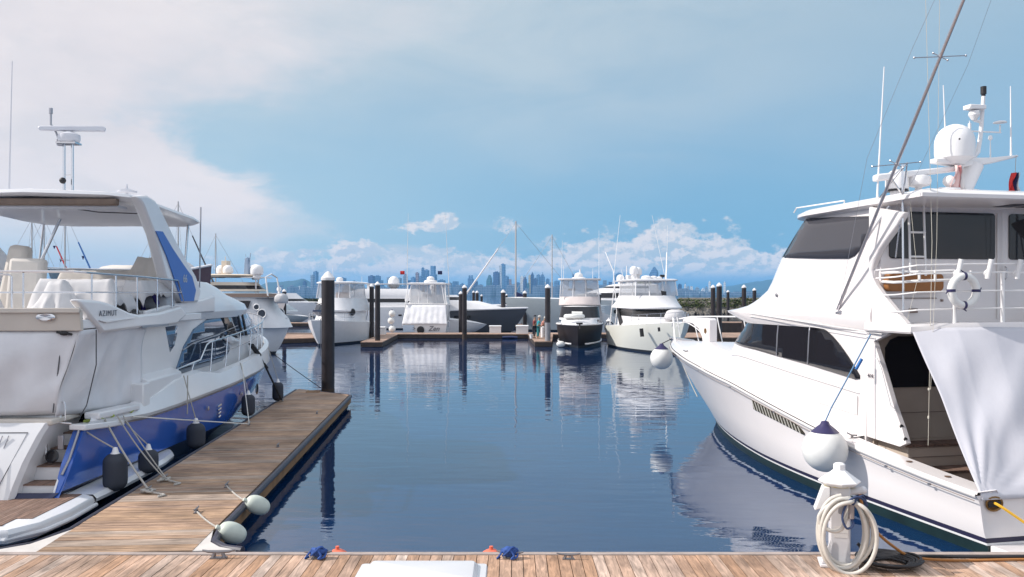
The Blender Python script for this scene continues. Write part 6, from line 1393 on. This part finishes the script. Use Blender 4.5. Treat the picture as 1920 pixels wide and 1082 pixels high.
# 4: bow-on boat with domes
F4 = (.12, -1); L4 = 12.5; nrm = math.hypot(*F4); bx_ = X(1283, 51.5); sx_, sy_ = bx_ - F4[0] / nrm * L4, 51.5 - F4[1] / nrm * L4
e, row, fr4 = craft('sportfishing_boat', 'white sportfishing boat moored bow-out with a dark window band and white domes', sx_, sy_, *F4, L4, 4.0, 1.5, 2.1, hullm=mat('ivory_hull', (.66,.66,.61), .3), rake=1.2)
h = body(e, 'deckhouse', [(1.6, 2.4, 8.9, 1.62, 1.8), (2.3, 2.4, 8.4, 1.6, 1.7), (2.85, 2.4, 7.7, 1.55, 1.5)]); band(e, h, 'windscreen', 2.32, 2.80, mat('black_band_glass', (.02,.02,.02), .2))  # window band in near-black, slightly rough glass
b_ = body(e, 'flybridge', [(2.86, 1.2, 8.0, 1.75, 1.5), (2.95, 1.2, 8.0, 1.75, 1.5), (3.3, 1.8, 7.4, 1.6, 1.3), (3.72, 2.2, 7.0, 1.5, 1.2)])
clearbox(e, 1.45, 2.2, 6.7, 3.72, 4.72, n=3); body(e, 'hardtop', [(4.72, 1.5, 6.9, 1.55, .6), (4.80, 1.5, 6.9, 1.6, .6), (4.86, 1.8, 6.6, 1.4, .5)])
for x, y, r_, h_ in ((1.0, 4.6, .30, .62), (.62, 4.2, .3, .56), (.2, 4.9, .36, .26), (-.35, 4.8, .26, .24), (-.8, 4.6, .2, .2)): dome('radar_dome', (x, y, 4.86 + (.3 if h_ > .5 else 0)), r_, h_, FW_, e, .25)
k = MB(); k.box(-1.2, -.9, 4.4, 4.6, 5.0, 5.18); k.tube([(-1.05, 4.5, 4.86), (-1.05, 4.5, 5.0)], .03, 5); k.build('camera', BLACK, e, smooth=0)
rail(e, row, 6.5, 12.6, .62, step=1.0)
for s_ in (1, -1):
    k = MB(); k.tube([(s_*1.7, 2.6, 2.4), (s_*1.95, 2.5, 5.5), (s_*2.3, 1.5, 6.9)], [.035, .035, .03], 5); k.tube([(s_*2.0, 2.5, 4.4), (s_*1.2, 1.5, 9.6)], [.02, .01], 5); k.build('outrigger', WHITE, e)
    k = MB(); k.tube([(s_*1.8, .8, 1.6), (s_*1.6, 1.5, 4.7)], .04, 6); k.tube([(s_*1.4, .8, 1.6), (s_*1.5, 2.2, 3.6)], .035, 6); k.build('tower_leg', WHITE, e)
    k = MB(); k.lathe([(0,0),(.07,0),(.09,.03),(0,.04)], (s_*.5, 7.2, 3.35), 10, (0, 1, .2)); k.build('deck_light', WHITE, e)
poles(e, [((-1.2, 5, 4.86), (-1.35, 4.8, 8.6)), ((1.3, 3, 4.8), (1.4, 2.6, 5.6))])
k = MB(); k.prism([(-.15, 7.35, 3.75), (-.45, 7.35, 3.75), (-.45, 7.3, 4.0), (-.1, 7.3, 4.05)], (0, .1, 0)); k.build('dark_cushion', BLACK, e)
k = MB(); k.tube([(1.75, 9.2, 1.62), (1.70, 9.25, 1.1)], .13, 8); k.tube([(1.1, 10.9, 1.75), (1.08, 10.9, 1.5)], .08, 8); k.build('hull_pad', BLACK, e)
k = MB(); k.prism([(1.68, 3.2, 1.6), (1.72, 2.2, 2.9), (1.72, 2.7, 2.9), (1.7, 4.0, 1.9)], (-.05, 0, 0)); k.build('side_shade', BLACK, e)
q = thing('covered_tender', 'tender under a white cover on the foredeck of the boat with domes', 'tender', fr4.world((-.45, 9.3, 2.05)), fr4.ang + 1.1)
blob('cover', (0, 0, .38), (1.0, .6, .40), COV, q, 4); k = MB(); k.box(-1.15, -.7, -.3, .3, .12, .62); k.build('outboard', BLACK, q, bevel=.06)

# small grey boat with round windows beside it
e, row, fr5 = craft('small_boat', 'small white boat with dark round windows left of the boat with domes', X(1160, 76), 86, -.32, -1, 9, 2.6, 1.5, 2.4)
h = body(e, 'cabin', [(1.9, 2.5, 6.6, 1.0, 1.2), (2.8, 2.5, 6.0, .95, 1.0)], mat('grey_blue_cabin', (.40,.45,.50), .4)); 
for s_ in (1, -1):
    for y in (7.0, 7.9):
        k = MB(); k.lathe([(0,0),(.16,0),(.18,.02),(0,.02)], (s_*.92 if y < 7.5 else s_*.72, y, 2.1), 14, (s_, .35, 0)); k.build('porthole', DGLASS, e)
rail(e, row, 5.5, 9, .5)

# long grey yacht and its superstructure
e, row, fr6 = craft('superyacht', 'long pale grey yacht lying broadside behind the black-hulled cruiser', X(1245, 91), 91, -1, -.03, 17.2, 5.6, 3.1, 3.55, hullm=FG_, sheer_mid=3.3, rake=1.6, group='large yachts in the back row', cat='yacht')
h = body(e, 'main_deckhouse', [(3.2, .5, 12.0, 2.3, 5), (3.45, .5, 11.4, 2.3, 5), (3.75, .5, 9.8, 2.25, 4), (4.1, .5, 8.2, 2.2, 3), (4.35, .5, 7.4, 2.2, 2.8)]); 
band(e, h, 'window_band', 3.5, 4.02, y0=.6)
h2 = body(e, 'upper_deckhouse', [(4.35, 1, 7.3, 2.1, 2.6), (4.5, 1, 6.9, 2.1, 2.4), (4.85, 1, 5.9, 2.0, 2), (5.0, 1.5, 5.0, 1.8, 1.6)]); band(e, h2, 'upper_window_band', 4.5, 4.72, y0=2)
for y in (5.6, 6.4, 2.0, 2.8):
    k = MB(); k.lathe([(0,0),(.17,0),(.22,.02),(0,.02)], (2.76, y, 2.1), 14, (1, 0, 0)); k.build_pair('porthole', DGLASS, e)
k = MB(); k.tube([(2.78, 1, 2.0), (2.78, 7.5, 2.05)], .02, 4); k.build('hull_line', FDH, e)
for x, y, r_, h_ in ((.4, 4.6, .42, .8), (-.8, 3.2, .38, .7)): dome('radar_dome', (x, y, 5.2), r_, h_, FW_, e, .3)
k = MB(); k.box(-.8, .8, 3.6, 4.0, 5.0, 5.9); k.tube([(0, 4, 5.5), (0, 4, 6.9)], .06, 6); k.build('mast', FW_, e, bevel=.05)
k = MB(); k.ball((0, 2.2, 5.1), .7, (1, 1.3, .35), 12, 8); k.build('yellow_cover', mat('yellow_green_cover', (.45,.45,.25), .7), e)
# white yacht behind the stern-on boat
e, row, fr7 = craft('superyacht', 'large white yacht lying broadside behind the stern-on boat and the paired piles', X(640, 97), 97, 1, -.04, 20.0, 5.4, 2.4, 2.7, hullm=FW_, group='large yachts in the back row', cat='yacht')
h = body(e, 'main_deckhouse', [(2.4, 1, 15.5, 2.3, 5), (3.0, 1, 14, 2.25, 4.5), (3.6, 1, 11, 2.2, 3.5)]); band(e, h, 'window_band', 3.0, 3.4, y0=2)
h = body(e, 'upper_deckhouse', [(3.6, 0.5, 10.6, 2.2, 2.5), (3.9, .5, 10.2, 2.2, 2.5), (4.5, 2.5, 8.6, 1.9, 2)])
dome('radar_dome', (0, 6.0, 4.6), .62, 1.35, FW_, e, .3); k = MB(); k.box(-1.6, 1.6, 3, 7.5, 5.0, 5.1); k.box(-1.2, -1, 3.2, 3.5, 4.4, 5.0); k.box(1, 1.2, 3.2, 3.5, 4.4, 5.0); k.build('radar_arch', FW_, e, smooth=0)
for y in (7, 7.6, 11): k = MB(); k.box(2.66, 2.70, y, y + .35, 1.5, 1.66); k.build_pair('porthole', DGLASS, e, smooth=0)
k = MB(); k.tube([(0, 1.8, 3.7), (-.2, .3, 4.6)], .5, 8); k.build('dark_tender_cover', BLACK, e)
# charcoal hulled yacht
e, row, fr8 = craft('motor_yacht', 'charcoal-hulled yacht with white top pointing right, just left of the mast', X(800, 86), 86.5, 1, -.04, 10.2, 4.6, 2.25, 2.5, hullm=FDH, group='large yachts in the back row', cat='yacht')
k = MB(); k.tube([p + Vector((.02, 0, 0)) for p in row], .09, 6); k.mirror(); k.build('white_rub_band', FW_, e)
h = body(e, 'coachroof', [(2.3, -1, 8.2, 1.9, 4.5), (2.7, -1, 7.2, 1.8, 4), (3.2, -1, 5.2, 1.7, 3)]); h = body(e, 'cabin', [(3.2, -2, 4.2, 1.7, 2.4), (3.8, -2, 3.0, 1.6, 2)]); band(e, h, 'window_band', 3.3, 3.6, y0=0)
dome('radar_dome', (0, .6, 4.3), .32, .6, FW_, e, .5)
k = MB(); k.box(2.30, 2.34, 3, 4.6, 1.5, 1.75); k.build_pair('side_window', DGLASS, e, smooth=0)
e, row, fr9 = craft('motorboat', 'low white motorboat in front of the charcoal-hulled yacht', X(838, 80), 81.5, 1, -.02, 3.7, 2.0, 1.5, 1.0, group=None)
k = MB(); k.box(-.8, .8, .2, 1.6, 1.4, 1.5); k.build('cockpit_cover', FW_, e, bevel=.05)
q = thing('covered_tender', 'grey canvas covered tender on the dock below the charcoal-hulled yacht', 'tender', (X(915, 96), 98.6, DZ)); blob('cover', (0, 0, .75), (.95, .7, .75), mat('grey_tarp', (.30,.33,.38), .8, bump=.5, bscale=4), q, 6)
q = thing('gangway', 'brown folded gangway frame on the dock beside the grey bow', 'gangway', (X(955, 96), 98.8, DZ)); k = MB()
for i in range(7): k.tube([(-1.6 + i * .5, 0, .1), (-1.3 + i * .45, .3, 1.1 - .1 * i)], .05, 5)
k.tube([(-2, 0, .15), (1.9, 0, .7)], .06, 5); k.tube([(-1.8, 0, .1), (1.2, .2, 1.3)], .05, 5); k.build('frame', BEAM, q)

# sailing boats ------------------------------------------------------------------
MAST = mat('mast_alloy', (.45,.44,.44), .4, metal=.3)
def sailboat(label, u, vtop, d, vboom, L_=12, head=1, r_=.09, hullm=FW_, cover=None, stays=True, furl=None, flags=None):
    x = X(u, d); e, row, f_ = craft('sailing_boat', label, x - head * L_ * .55, d, head, -.02, L_, 3.4, 1.2, 1.5, hullm=hullm, group='sailing boats behind the docks')
    ym = L_ * .55; zt = EYE + (V0 - vtop) / FPX * d
    k = MB(); k.tube([(0, ym, 1.2), (0, ym, zt)], [r_, r_ * .75], 8); k.build('mast', MAST, e, smooth=60)
    k = MB(); k.tube([(-.9, ym, lerp(1.2, zt, .55)), (.9, ym, lerp(1.2, zt, .55))], r_ * .35, 5); k.build('spreader', MAST, e)
    k = MB(); k.tube([(0, ym, 2.6), (0, 1.2, 2.5)], r_ * .8, 6); k.build('boom', MAST, e)
    h = body(e, 'coachroof', [(1.3, 2.5, ym + 2.5, 1.1, 2), (1.8, 3, ym + 1.5, .9, 1.6)])
    if cover:
        k = MB(); k.prism([(-.2, ym - .1, 2.6), (-.2, ym - .1, 4.2), (-.2, ym - .8, 3.9), (-.2, ym - 2.2, 3.1), (-.2, 1.6, 2.9), (-.2, 1.6, 2.6)], (.4, 0, 0)); k.build('sail_cover', cover, e, bevel=.08)
    if stays:
        k = MB(); k.tube([(0, ym, zt - .2), (0, L_ - .1, 1.6)], .018, 4); k.tube([(0, ym, zt - .2), (0, .1, 1.4)], .018, 4)
        for s_ in (1, -1): k.tube([(0, ym, zt - .3), (s_*.9, ym, lerp(1.2, zt, .55)), (s_*1.5, ym, 1.3)], .014, 4)
        k.build('rigging', mat('wire_dark'), e)
    if furl: k = MB(); k.tube([(0, L_ - .25, 2.0), (0, lerp(L_, ym, .72), lerp(1.6, zt, .70))], [.12, .07], 6); k.build('furled_jib', furl, e)
    if flags:
        for i in range(flags): k = MB(); t = .35 + .15 * i; c = Vector((0, lerp(ym, L_, 1 - t) , lerp(1.6, zt, t) * .9)); k.prism([c, c + Vector((0, .35, 0)), c + Vector((0, .15, -.4))], (.02, 0, 0)); k.build('pennant', FN, e, smooth=0)
    return e
sailboat('sailing boat with the tallest grey mast and a dark blue boom cover', 967, 415, 104, 560, 17, -1, .12, FW_, mat('navy_sail_cover', (.02,.03,.10), .8), furl=FWH)
sailboat('sailing boat whose slim mast rises left of the black-hulled cruiser', 1035, 440, 108, 560, 12, 1, .08)
sailboat('sailing boat with a mast seen alone between the blue yacht and the clouds', 405, 438, 112, 560, 11, -1, .09)
sailboat('sailing boat with the leftmost mast under the blue yacht hardtop', 61, 407, 92, 560, 11, 1, .09)
sailboat('sailing boat with dark pennants, second mast from left under the hardtop', 84, 407, 96, 560, 11, 1, .09, flags=4, furl=FR)
sailboat('sailing boat with blue furled jib and the third mast under the hardtop', 123, 395, 88, 560, 11, 1, .10, flags=3, furl=mat('furled_blue', (.06,.17,.42), .8))
sailboat('sailing boat whose mast stands behind the blue arch panel', 285, 440, 98, 560, 10, -1, .07)
sailboat('sailing boat with a mast just right of the arch and a dark furled sail', 335, 378, 90, 560, 12, 1, .10, flags=2, furl=FDH)
for u, vt, d in ((1358, 529, 140), (1377, 527, 150), (1429, 533, 150)): pass

# boats behind the bow of the blue yacht -----------------------------------------------
e, row, fa = craft('motor_yacht', 'yacht with a dark plum raised bow showing above the blue yacht cabin', -25.1, 43, 1, -.01, 10.0, 3.6, 3.5, 5.25, hullm=mat('plum_hull', (.07,.045,.065), .3), group=None, cat='yacht', sheer_mid=3.9, rake=.25)
k = MB(); k.tube([p + Vector((.02, 0, 0)) for p in row], .06, 6); k.mirror(); k.build('white_rub_band', FW_, e)
blob('bow_cover', (0, 8.3, 4.95), (.7, .75, .50), COV, e, 3); blob('aft_cover', (0, 5.6, 4.5), (1.2, 1.4, .75), COVB, e, 7)
text_mesh('M', .26, FW_, 'bow_mark', e, basis((.86, 9.15, 4.80), (0, 1, .25), (0, 0, 1)), .02)
e, row, fb = craft('superyacht', 'beige and white superyacht with two pairs of domes behind the blue yacht', X(300, 74), 76, 1, -.10, 10.8, 6.0, 3.0, 3.4, hullm=FW_, group='large yachts in the back row', cat='yacht')
BEI = mat('beige_superstructure', (.62,.53,.43), .5)
body(e, 'upper_deck_roof', [(5.35, -2, 7.6, 2.4, 2.5), (5.5, -2, 8.0, 2.5, 2.5), (5.6, -2, 7.6, 2.3, 2.5)], BEI)
h = body(e, 'upper_deckhouse', [(4.1, -1, 8.9, 2.3, 2.5), (4.9, -1, 8.0, 2.2, 2.2)], BEI); band(e, h, 'upper_window_band', 4.3, 4.62, y0=1)
h = body(e, 'main_deckhouse', [(3.0, -1, 9.8, 2.5, 3), (3.3, -1, 9.7, 2.5, 3), (4.0, -1, 9.3, 2.4, 2.8)], FG_); band(e, h, 'window_band', 3.1, 3.45, y0=1)
for x, y, r_ in ((-.6, 4.6, .48), (.8, 5.8, .44), (-.7, 7.7, .6), (1.0, 8.5, .55)):
    z_ = 5.65 if y < 7 else 5.5
    dome('radar_dome', (x, y, z_), r_, r_ * 1.7, FW_, e, .35)
k = MB(); k.box(-1.4, 1.4, 7.2, 8.9, 5.28, 5.36); k.tube([(-1, 7.8, 4), (-1, 7.8, 5.3)], .06, 6); k.tube([(1, 8.4, 4), (1, 8.4, 5.3)], .06, 6); k.build('dome_platform', FW_, e, smooth=0)
k = MB(); k.prism([(-.3, 7.0, 5.4), (-.3, 7.4, 5.4), (-.3, 7.35, 7.1), (-.3, 7.1, 7.0)], (.6, 0, 0)); k.tube([(0, 7.4, 6.6), (0, 7.5, 7.5)], .05, 5); k.tube([(0, 7.1, 6.6), (0, 7.05, 7.4)], .03, 5); k.build('mast', mat('blue_grey_mast', (.30,.38,.50), .5), e, bevel=.04)
k = MB(); k.box(-.4, .4, 5.0, 5.5, 5.6, 6.8); k.tube([(0, 5.2, 6.8), (0, 5.2, 7.2)], .04, 5); k.build('beige_mast', BEI, e, bevel=.08)
e, row, fc = craft('flybridge_boat', 'white boat with round side windows directly behind the blue yacht bow', X(405, 53), 55, 1, -.12, 4.15, 3.2, 1.6, 1.7, hullm=FW_, rake=.5, group=None)
h = body(e, 'deckhouse', [(1.7, 0, 4.3, 1.45, 1.2), (2.3, 0, 4.0, 1.45, 1.2), (3.0, 0, 3.3, 1.35, 1.0), (3.6, 0, 3.1, 1.4, 1.0)])
k = MB(); k.prism([(1.47, 1.0, 2.95), (1.44, 1.15, 3.4), (1.44, 2.25, 3.4), (1.47, 2.1, 2.95)], (.02, 0, 0)); k.build_pair('side_window', DGLASS, e, smooth=0)
for y, z, r_ in ((2.65, 3.0, .17), (3.0, 2.6, .24), (1.9, 2.35, .14)):
    k = MB(); k.lathe([(0,0),(r_,0),(r_*1.1,.03),(0,.03)], (1.42, y, z), 18, (1, .25, 0)); k.build_pair('round_window', mat('grey_round_glass', (.08,.09,.11), .15), e)
    k = MB(); k.tube([(1.46 , y + r_*1.1*math.cos(a), z + r_*1.1*math.sin(a)) for a in [2*math.pi*i/18 for i in range(18)]], .04, 6, closed=True); k.build_pair('window_ring', FW_, e)
body(e, 'brown_canopy', [(3.62, -.5, 3.6, 1.5, .9), (3.85, -.5, 3.2, 1.35, .8)], mat('brown_canopy', (.10,.07,.06), .8)); rail(e, row, 2.0, 4.1, .6, step=.45)
k = MB(); k.tube([(1.0, 3.2, 3.6), (.9, 3.0, 4.9), (0, 3.0, 5.1), (-.9, 3.0, 4.9), (-1.0, 3.2, 3.6)], .05, 6); k.build('arch', WHITE, e)
blob('white_cover', (.6, 3.9, 3.5), (.5, .35, .35), COV, e, 9)
e, row, fd_ = craft('motor_yacht', 'low silver-white boat with sloping screens left of the big pile, beyond the walkway', X(480, 112), 112, 1, -.03, 7.2, 3.4, 1.6, 1.0, hullm=FG_, group=None)
h = body(e, 'cabin', [(1.7, 0, 5.6, 1.5, 2.5), (2.6, 0, 4.2, 1.4, 2), (3.1, 0, 2.8, 1.2, 1.4)], FG_); band(e, h, 'screens', 1.9, 2.5, mat('pale_glass', (.30,.36,.40), .2), y0=1)
e, row, fe_ = craft('motor_yacht', 'far white yacht left of the lone pile in front of the green bank', X(470, 150), 150, 1, 0, 13.0, 4.0, 2.6, 2.6, group=None, cat='yacht')
h = body(e, 'cabin', [(2.5, 0, 10.5, 1.8, 4), (3.4, 0, 9, 1.7, 3), (4.2, 0, 8, 1.6, 3)]); band(e, h, 'window_band', 2.8, 3.2, y0=1); dome('radar_dome', (0, 5, 4.6), .4, .7, FW_, e, .4)

# small things on the walkway -------------------------------------------------------------
q = thing('wrapped_pedestal', 'white capped pedestal with a dark hose wound round it, left of the boat with domes', 'pedestal', (X(1142, 74.6), 74.6, DZ)); k = MB(); k.box(-.13,.13,-.12,.12,0,1.1); k.lathe([(.26,1.08),(.28,1.12),(.08,1.3),(.07,1.4),(0,1.4)], n=8); k.build('post', FW_, q, smooth=20)
k = MB(); [k.tube([( (.36+.03*i) * math.cos(a), -.2-.03*i, .55 + (.5) * math.sin(a)) for a in [2*math.pi*j/16 for j in range(16)]], .04, 5, closed=True) for i in range(3)]; k.build('hose', FDH, q)
q = thing('bicycle', 'bicycle lying among gear on the walkway left of the wrapped pedestal', 'bicycle', (X(1157, 75), 75.2, DZ)); k = MB()
for x in (-.5, .5): k = MB(); k.tube([(x + .33 * math.cos(a), 0, .33 + .33 * math.sin(a)) for a in [2*math.pi*j/16 for j in range(16)]], .03, 5, closed=True); k.build('wheel', BLACK, q)
k = MB(); k.tube([(-.5,0,.33),(-.2,0,.85),(.35,0,.85),(.5,0,.33)], .025, 5); k.tube([(-.2,0,.85),(0,0,.3),(.35,0,.85)], .025, 5); k.tube([(-.5,0,.33),(0,0,.3)], .02, 5); k.build('frame', CHROME, q)
k = MB(); k.ball((0,0,0), .28, (1.2,.8,.8), 10, 8); o = k.build('ball_fender', VINYL, None); o.location = (X(1052, 61.2), 61.3, .25); tag(o, 'grey white ball fender in the water at the finger tip beside the black hull', 'fender')
k = MB(); k.tube([(0,0,0),(.8,0,.03),(1.3,0,-.02)], .11, 8); o = k.build('blue_bundle', mat('blue_kayak', (.02,.03,.09), .4), None); o.location = (X(942, 73.8), 73.75, .12); tag(o, 'small dark blue kayak floating against the walkway edge', 'kayak')
k = MB(); k.tube([(0,0,0),(0,0,.75)], .17, 10); k.ball((0,0,.78), .17, (1,1,.5), 10, 5); o = k.build('drum', FW_, None); o.location = (X(1018, 68), 68.2, DZ); tag(o, 'white drum standing on the finger dock behind the people', 'drum')
# people ------------------------------------------------------------------------------------
def skin(name, pts, edges, radii, m, parent, root=0, sub_=1):
    me = bpy.data.meshes.new(name); me.from_pydata(pts, edges, []); o = bpy.data.objects.new(name, me); COL.objects.link(o); o.parent = parent; me.materials.append(m)
    md = o.modifiers.new('skin', 'SKIN'); md.use_smooth_shade = True
    for i, r_ in enumerate(radii): me.skin_vertices[0].data[i].radius = (r_, r_)
    me.skin_vertices[0].data[root].use_root = True
    md = o.modifiers.new('sub', 'SUBSURF'); md.levels = sub_; md.render_levels = sub_; return o
def person(label, x, y, rz, shirt, legs, skinc, hat, bend=0.0, sc=1.0, arm=0):
    e = thing('person', label, 'person', (x, y, DZ), rz, 'people on the far finger dock'); S = lambda *p: tuple(c * sc for c in p)
    SK = mat('skin_%d' % int(skinc[0] * 100), skinc, .6)
    by = bend
    P = [(0,0,.92),(0,.02+by*.3,1.12),(0,.0+by*.7,1.34),(0,.0+by,1.44),(0,.02+by*1.2,1.56),(0,.03+by*1.3,1.66), (.10,0,.88),(.12,.03,.48),(.13,-.02,.09),(.14,.12,.04),(-.10,0,.88),(-.12,-.04,.48),(-.14,-.06,.09),(-.15,.08,.04),
         (.19,by*.7,1.38),(.25,.05+by*.6,1.12),(.2,.22+by*.5,.98 if arm == 0 else 1.2),(-.19,by*.7,1.38),(-.25,-.02+by*.6,1.12),(-.2,.18+by*.5,.95)]
    E_ = [(0,1),(1,2),(2,3),(3,4),(4,5),(0,6),(6,7),(7,8),(8,9),(0,10),(10,11),(11,12),(12,13),(2,14),(14,15),(15,16),(2,17),(17,18),(18,19)]
    R_ = [.13,.12,.135,.06,.085,.095,.085,.06,.04,.035,.085,.06,.04,.035,.055,.04,.03,.055,.04,.03]
    skin('body', [S(*p) for p in P], E_, [r * sc for r in R_], SK, e)
    skin('shirt', [S(*p) for p in (P[0], P[1], P[2], P[14], lerpv(P[14], P[15], .75), P[17], lerpv(P[17], P[18], .75))], [(0,1),(1,2),(2,3),(3,4),(2,5),(5,6)], [r * sc for r in (.15,.145,.155,.075,.06,.075,.06)], shirt, e)
    skin('trousers', [S(*p) for p in (P[0], P[6], P[7], P[10], P[11], lerpv(P[7], P[8], .8), lerpv(P[11], P[12], .8))], [(0,1),(1,2),(0,3),(3,4),(2,5),(4,6)], [r * sc for r in (.14,.105,.08,.105,.08,.06,.06)], legs, e)
    k = MB(); c = S(0, .03 + by * 1.3, 1.70); k.lathe([(.155 * sc, 0), (.15 * sc, .015), (.105 * sc, .02), (.10 * sc, .09), (.05 * sc, .12), (0, .125)], c, 14); k.build('hat', hat, e)
    for s_ in (1, -1):
        hp = Vector(S(*P[16])) if s_ > 0 else Vector(S(*P[19]))
        for q in range(4): k = MB(); k.tube([hp + Vector((-.025 + q * .018, .01, -.01)), hp + Vector((-.025 + q * .018, .05, -.06 + .006 * q)), hp + Vector((-.022 + q * .018, .04, -.10 + .008 * abs(q - 1.5)))], [.010, .009, .007], 5); k.build('finger', SK, e)
        k = MB(); k.tube([hp + Vector((.03 * s_, .02, 0)), hp + Vector((.05 * s_, .05, -.05))], [.011, .008], 5); k.build('thumb', SK, e)
    return e
def lerpv(a, b, t): return tuple(lerp(p, q, t) for p, q in zip(a, b))
person('person in a dark red shirt and dark cap standing on the finger dock', X(1001.5, 66.4), 66.4, -1.3, mat('dark_red_cloth', (.16,.03,.03), .8), mat('black_cloth', (.02,.02,.03), .8), (.30,.17,.11), mat('black_cloth'), .03)
person('person in a turquoise shirt and pale hat standing on the finger dock', X(1009, 65.6), 65.6, -1.6, mat('turquoise_cloth', (.03,.36,.42), .8), mat('teal_cloth', (.02,.16,.18), .8), (.32,.19,.12), mat('pale_hat', (.55,.52,.48), .8), .06)
person('person in a pale red top bending beside the white drum', X(1015.5, 68.6), 68.6, -1.4, mat('pale_red_cloth', (.48,.22,.18), .8), mat('grey_cloth', (.3,.25,.24), .8), (.34,.2,.13), mat('pale_hat'), .22, .9)
q = thing('bucket', 'small pale bucket beside the feet of the standing people', 'bucket', (X(996.5, 66), 66.2, DZ)); k = MB(); k.lathe([(.12, 0), (.16, .32), (.15, .32), (.11, .02)], n=14); k.build('shell', FW_, q); k = MB(); k.tube([(-.15, 0, .3), (0, 0, .42), (.15, 0, .3)], .008, 4); k.build('handle', CHROME, q)
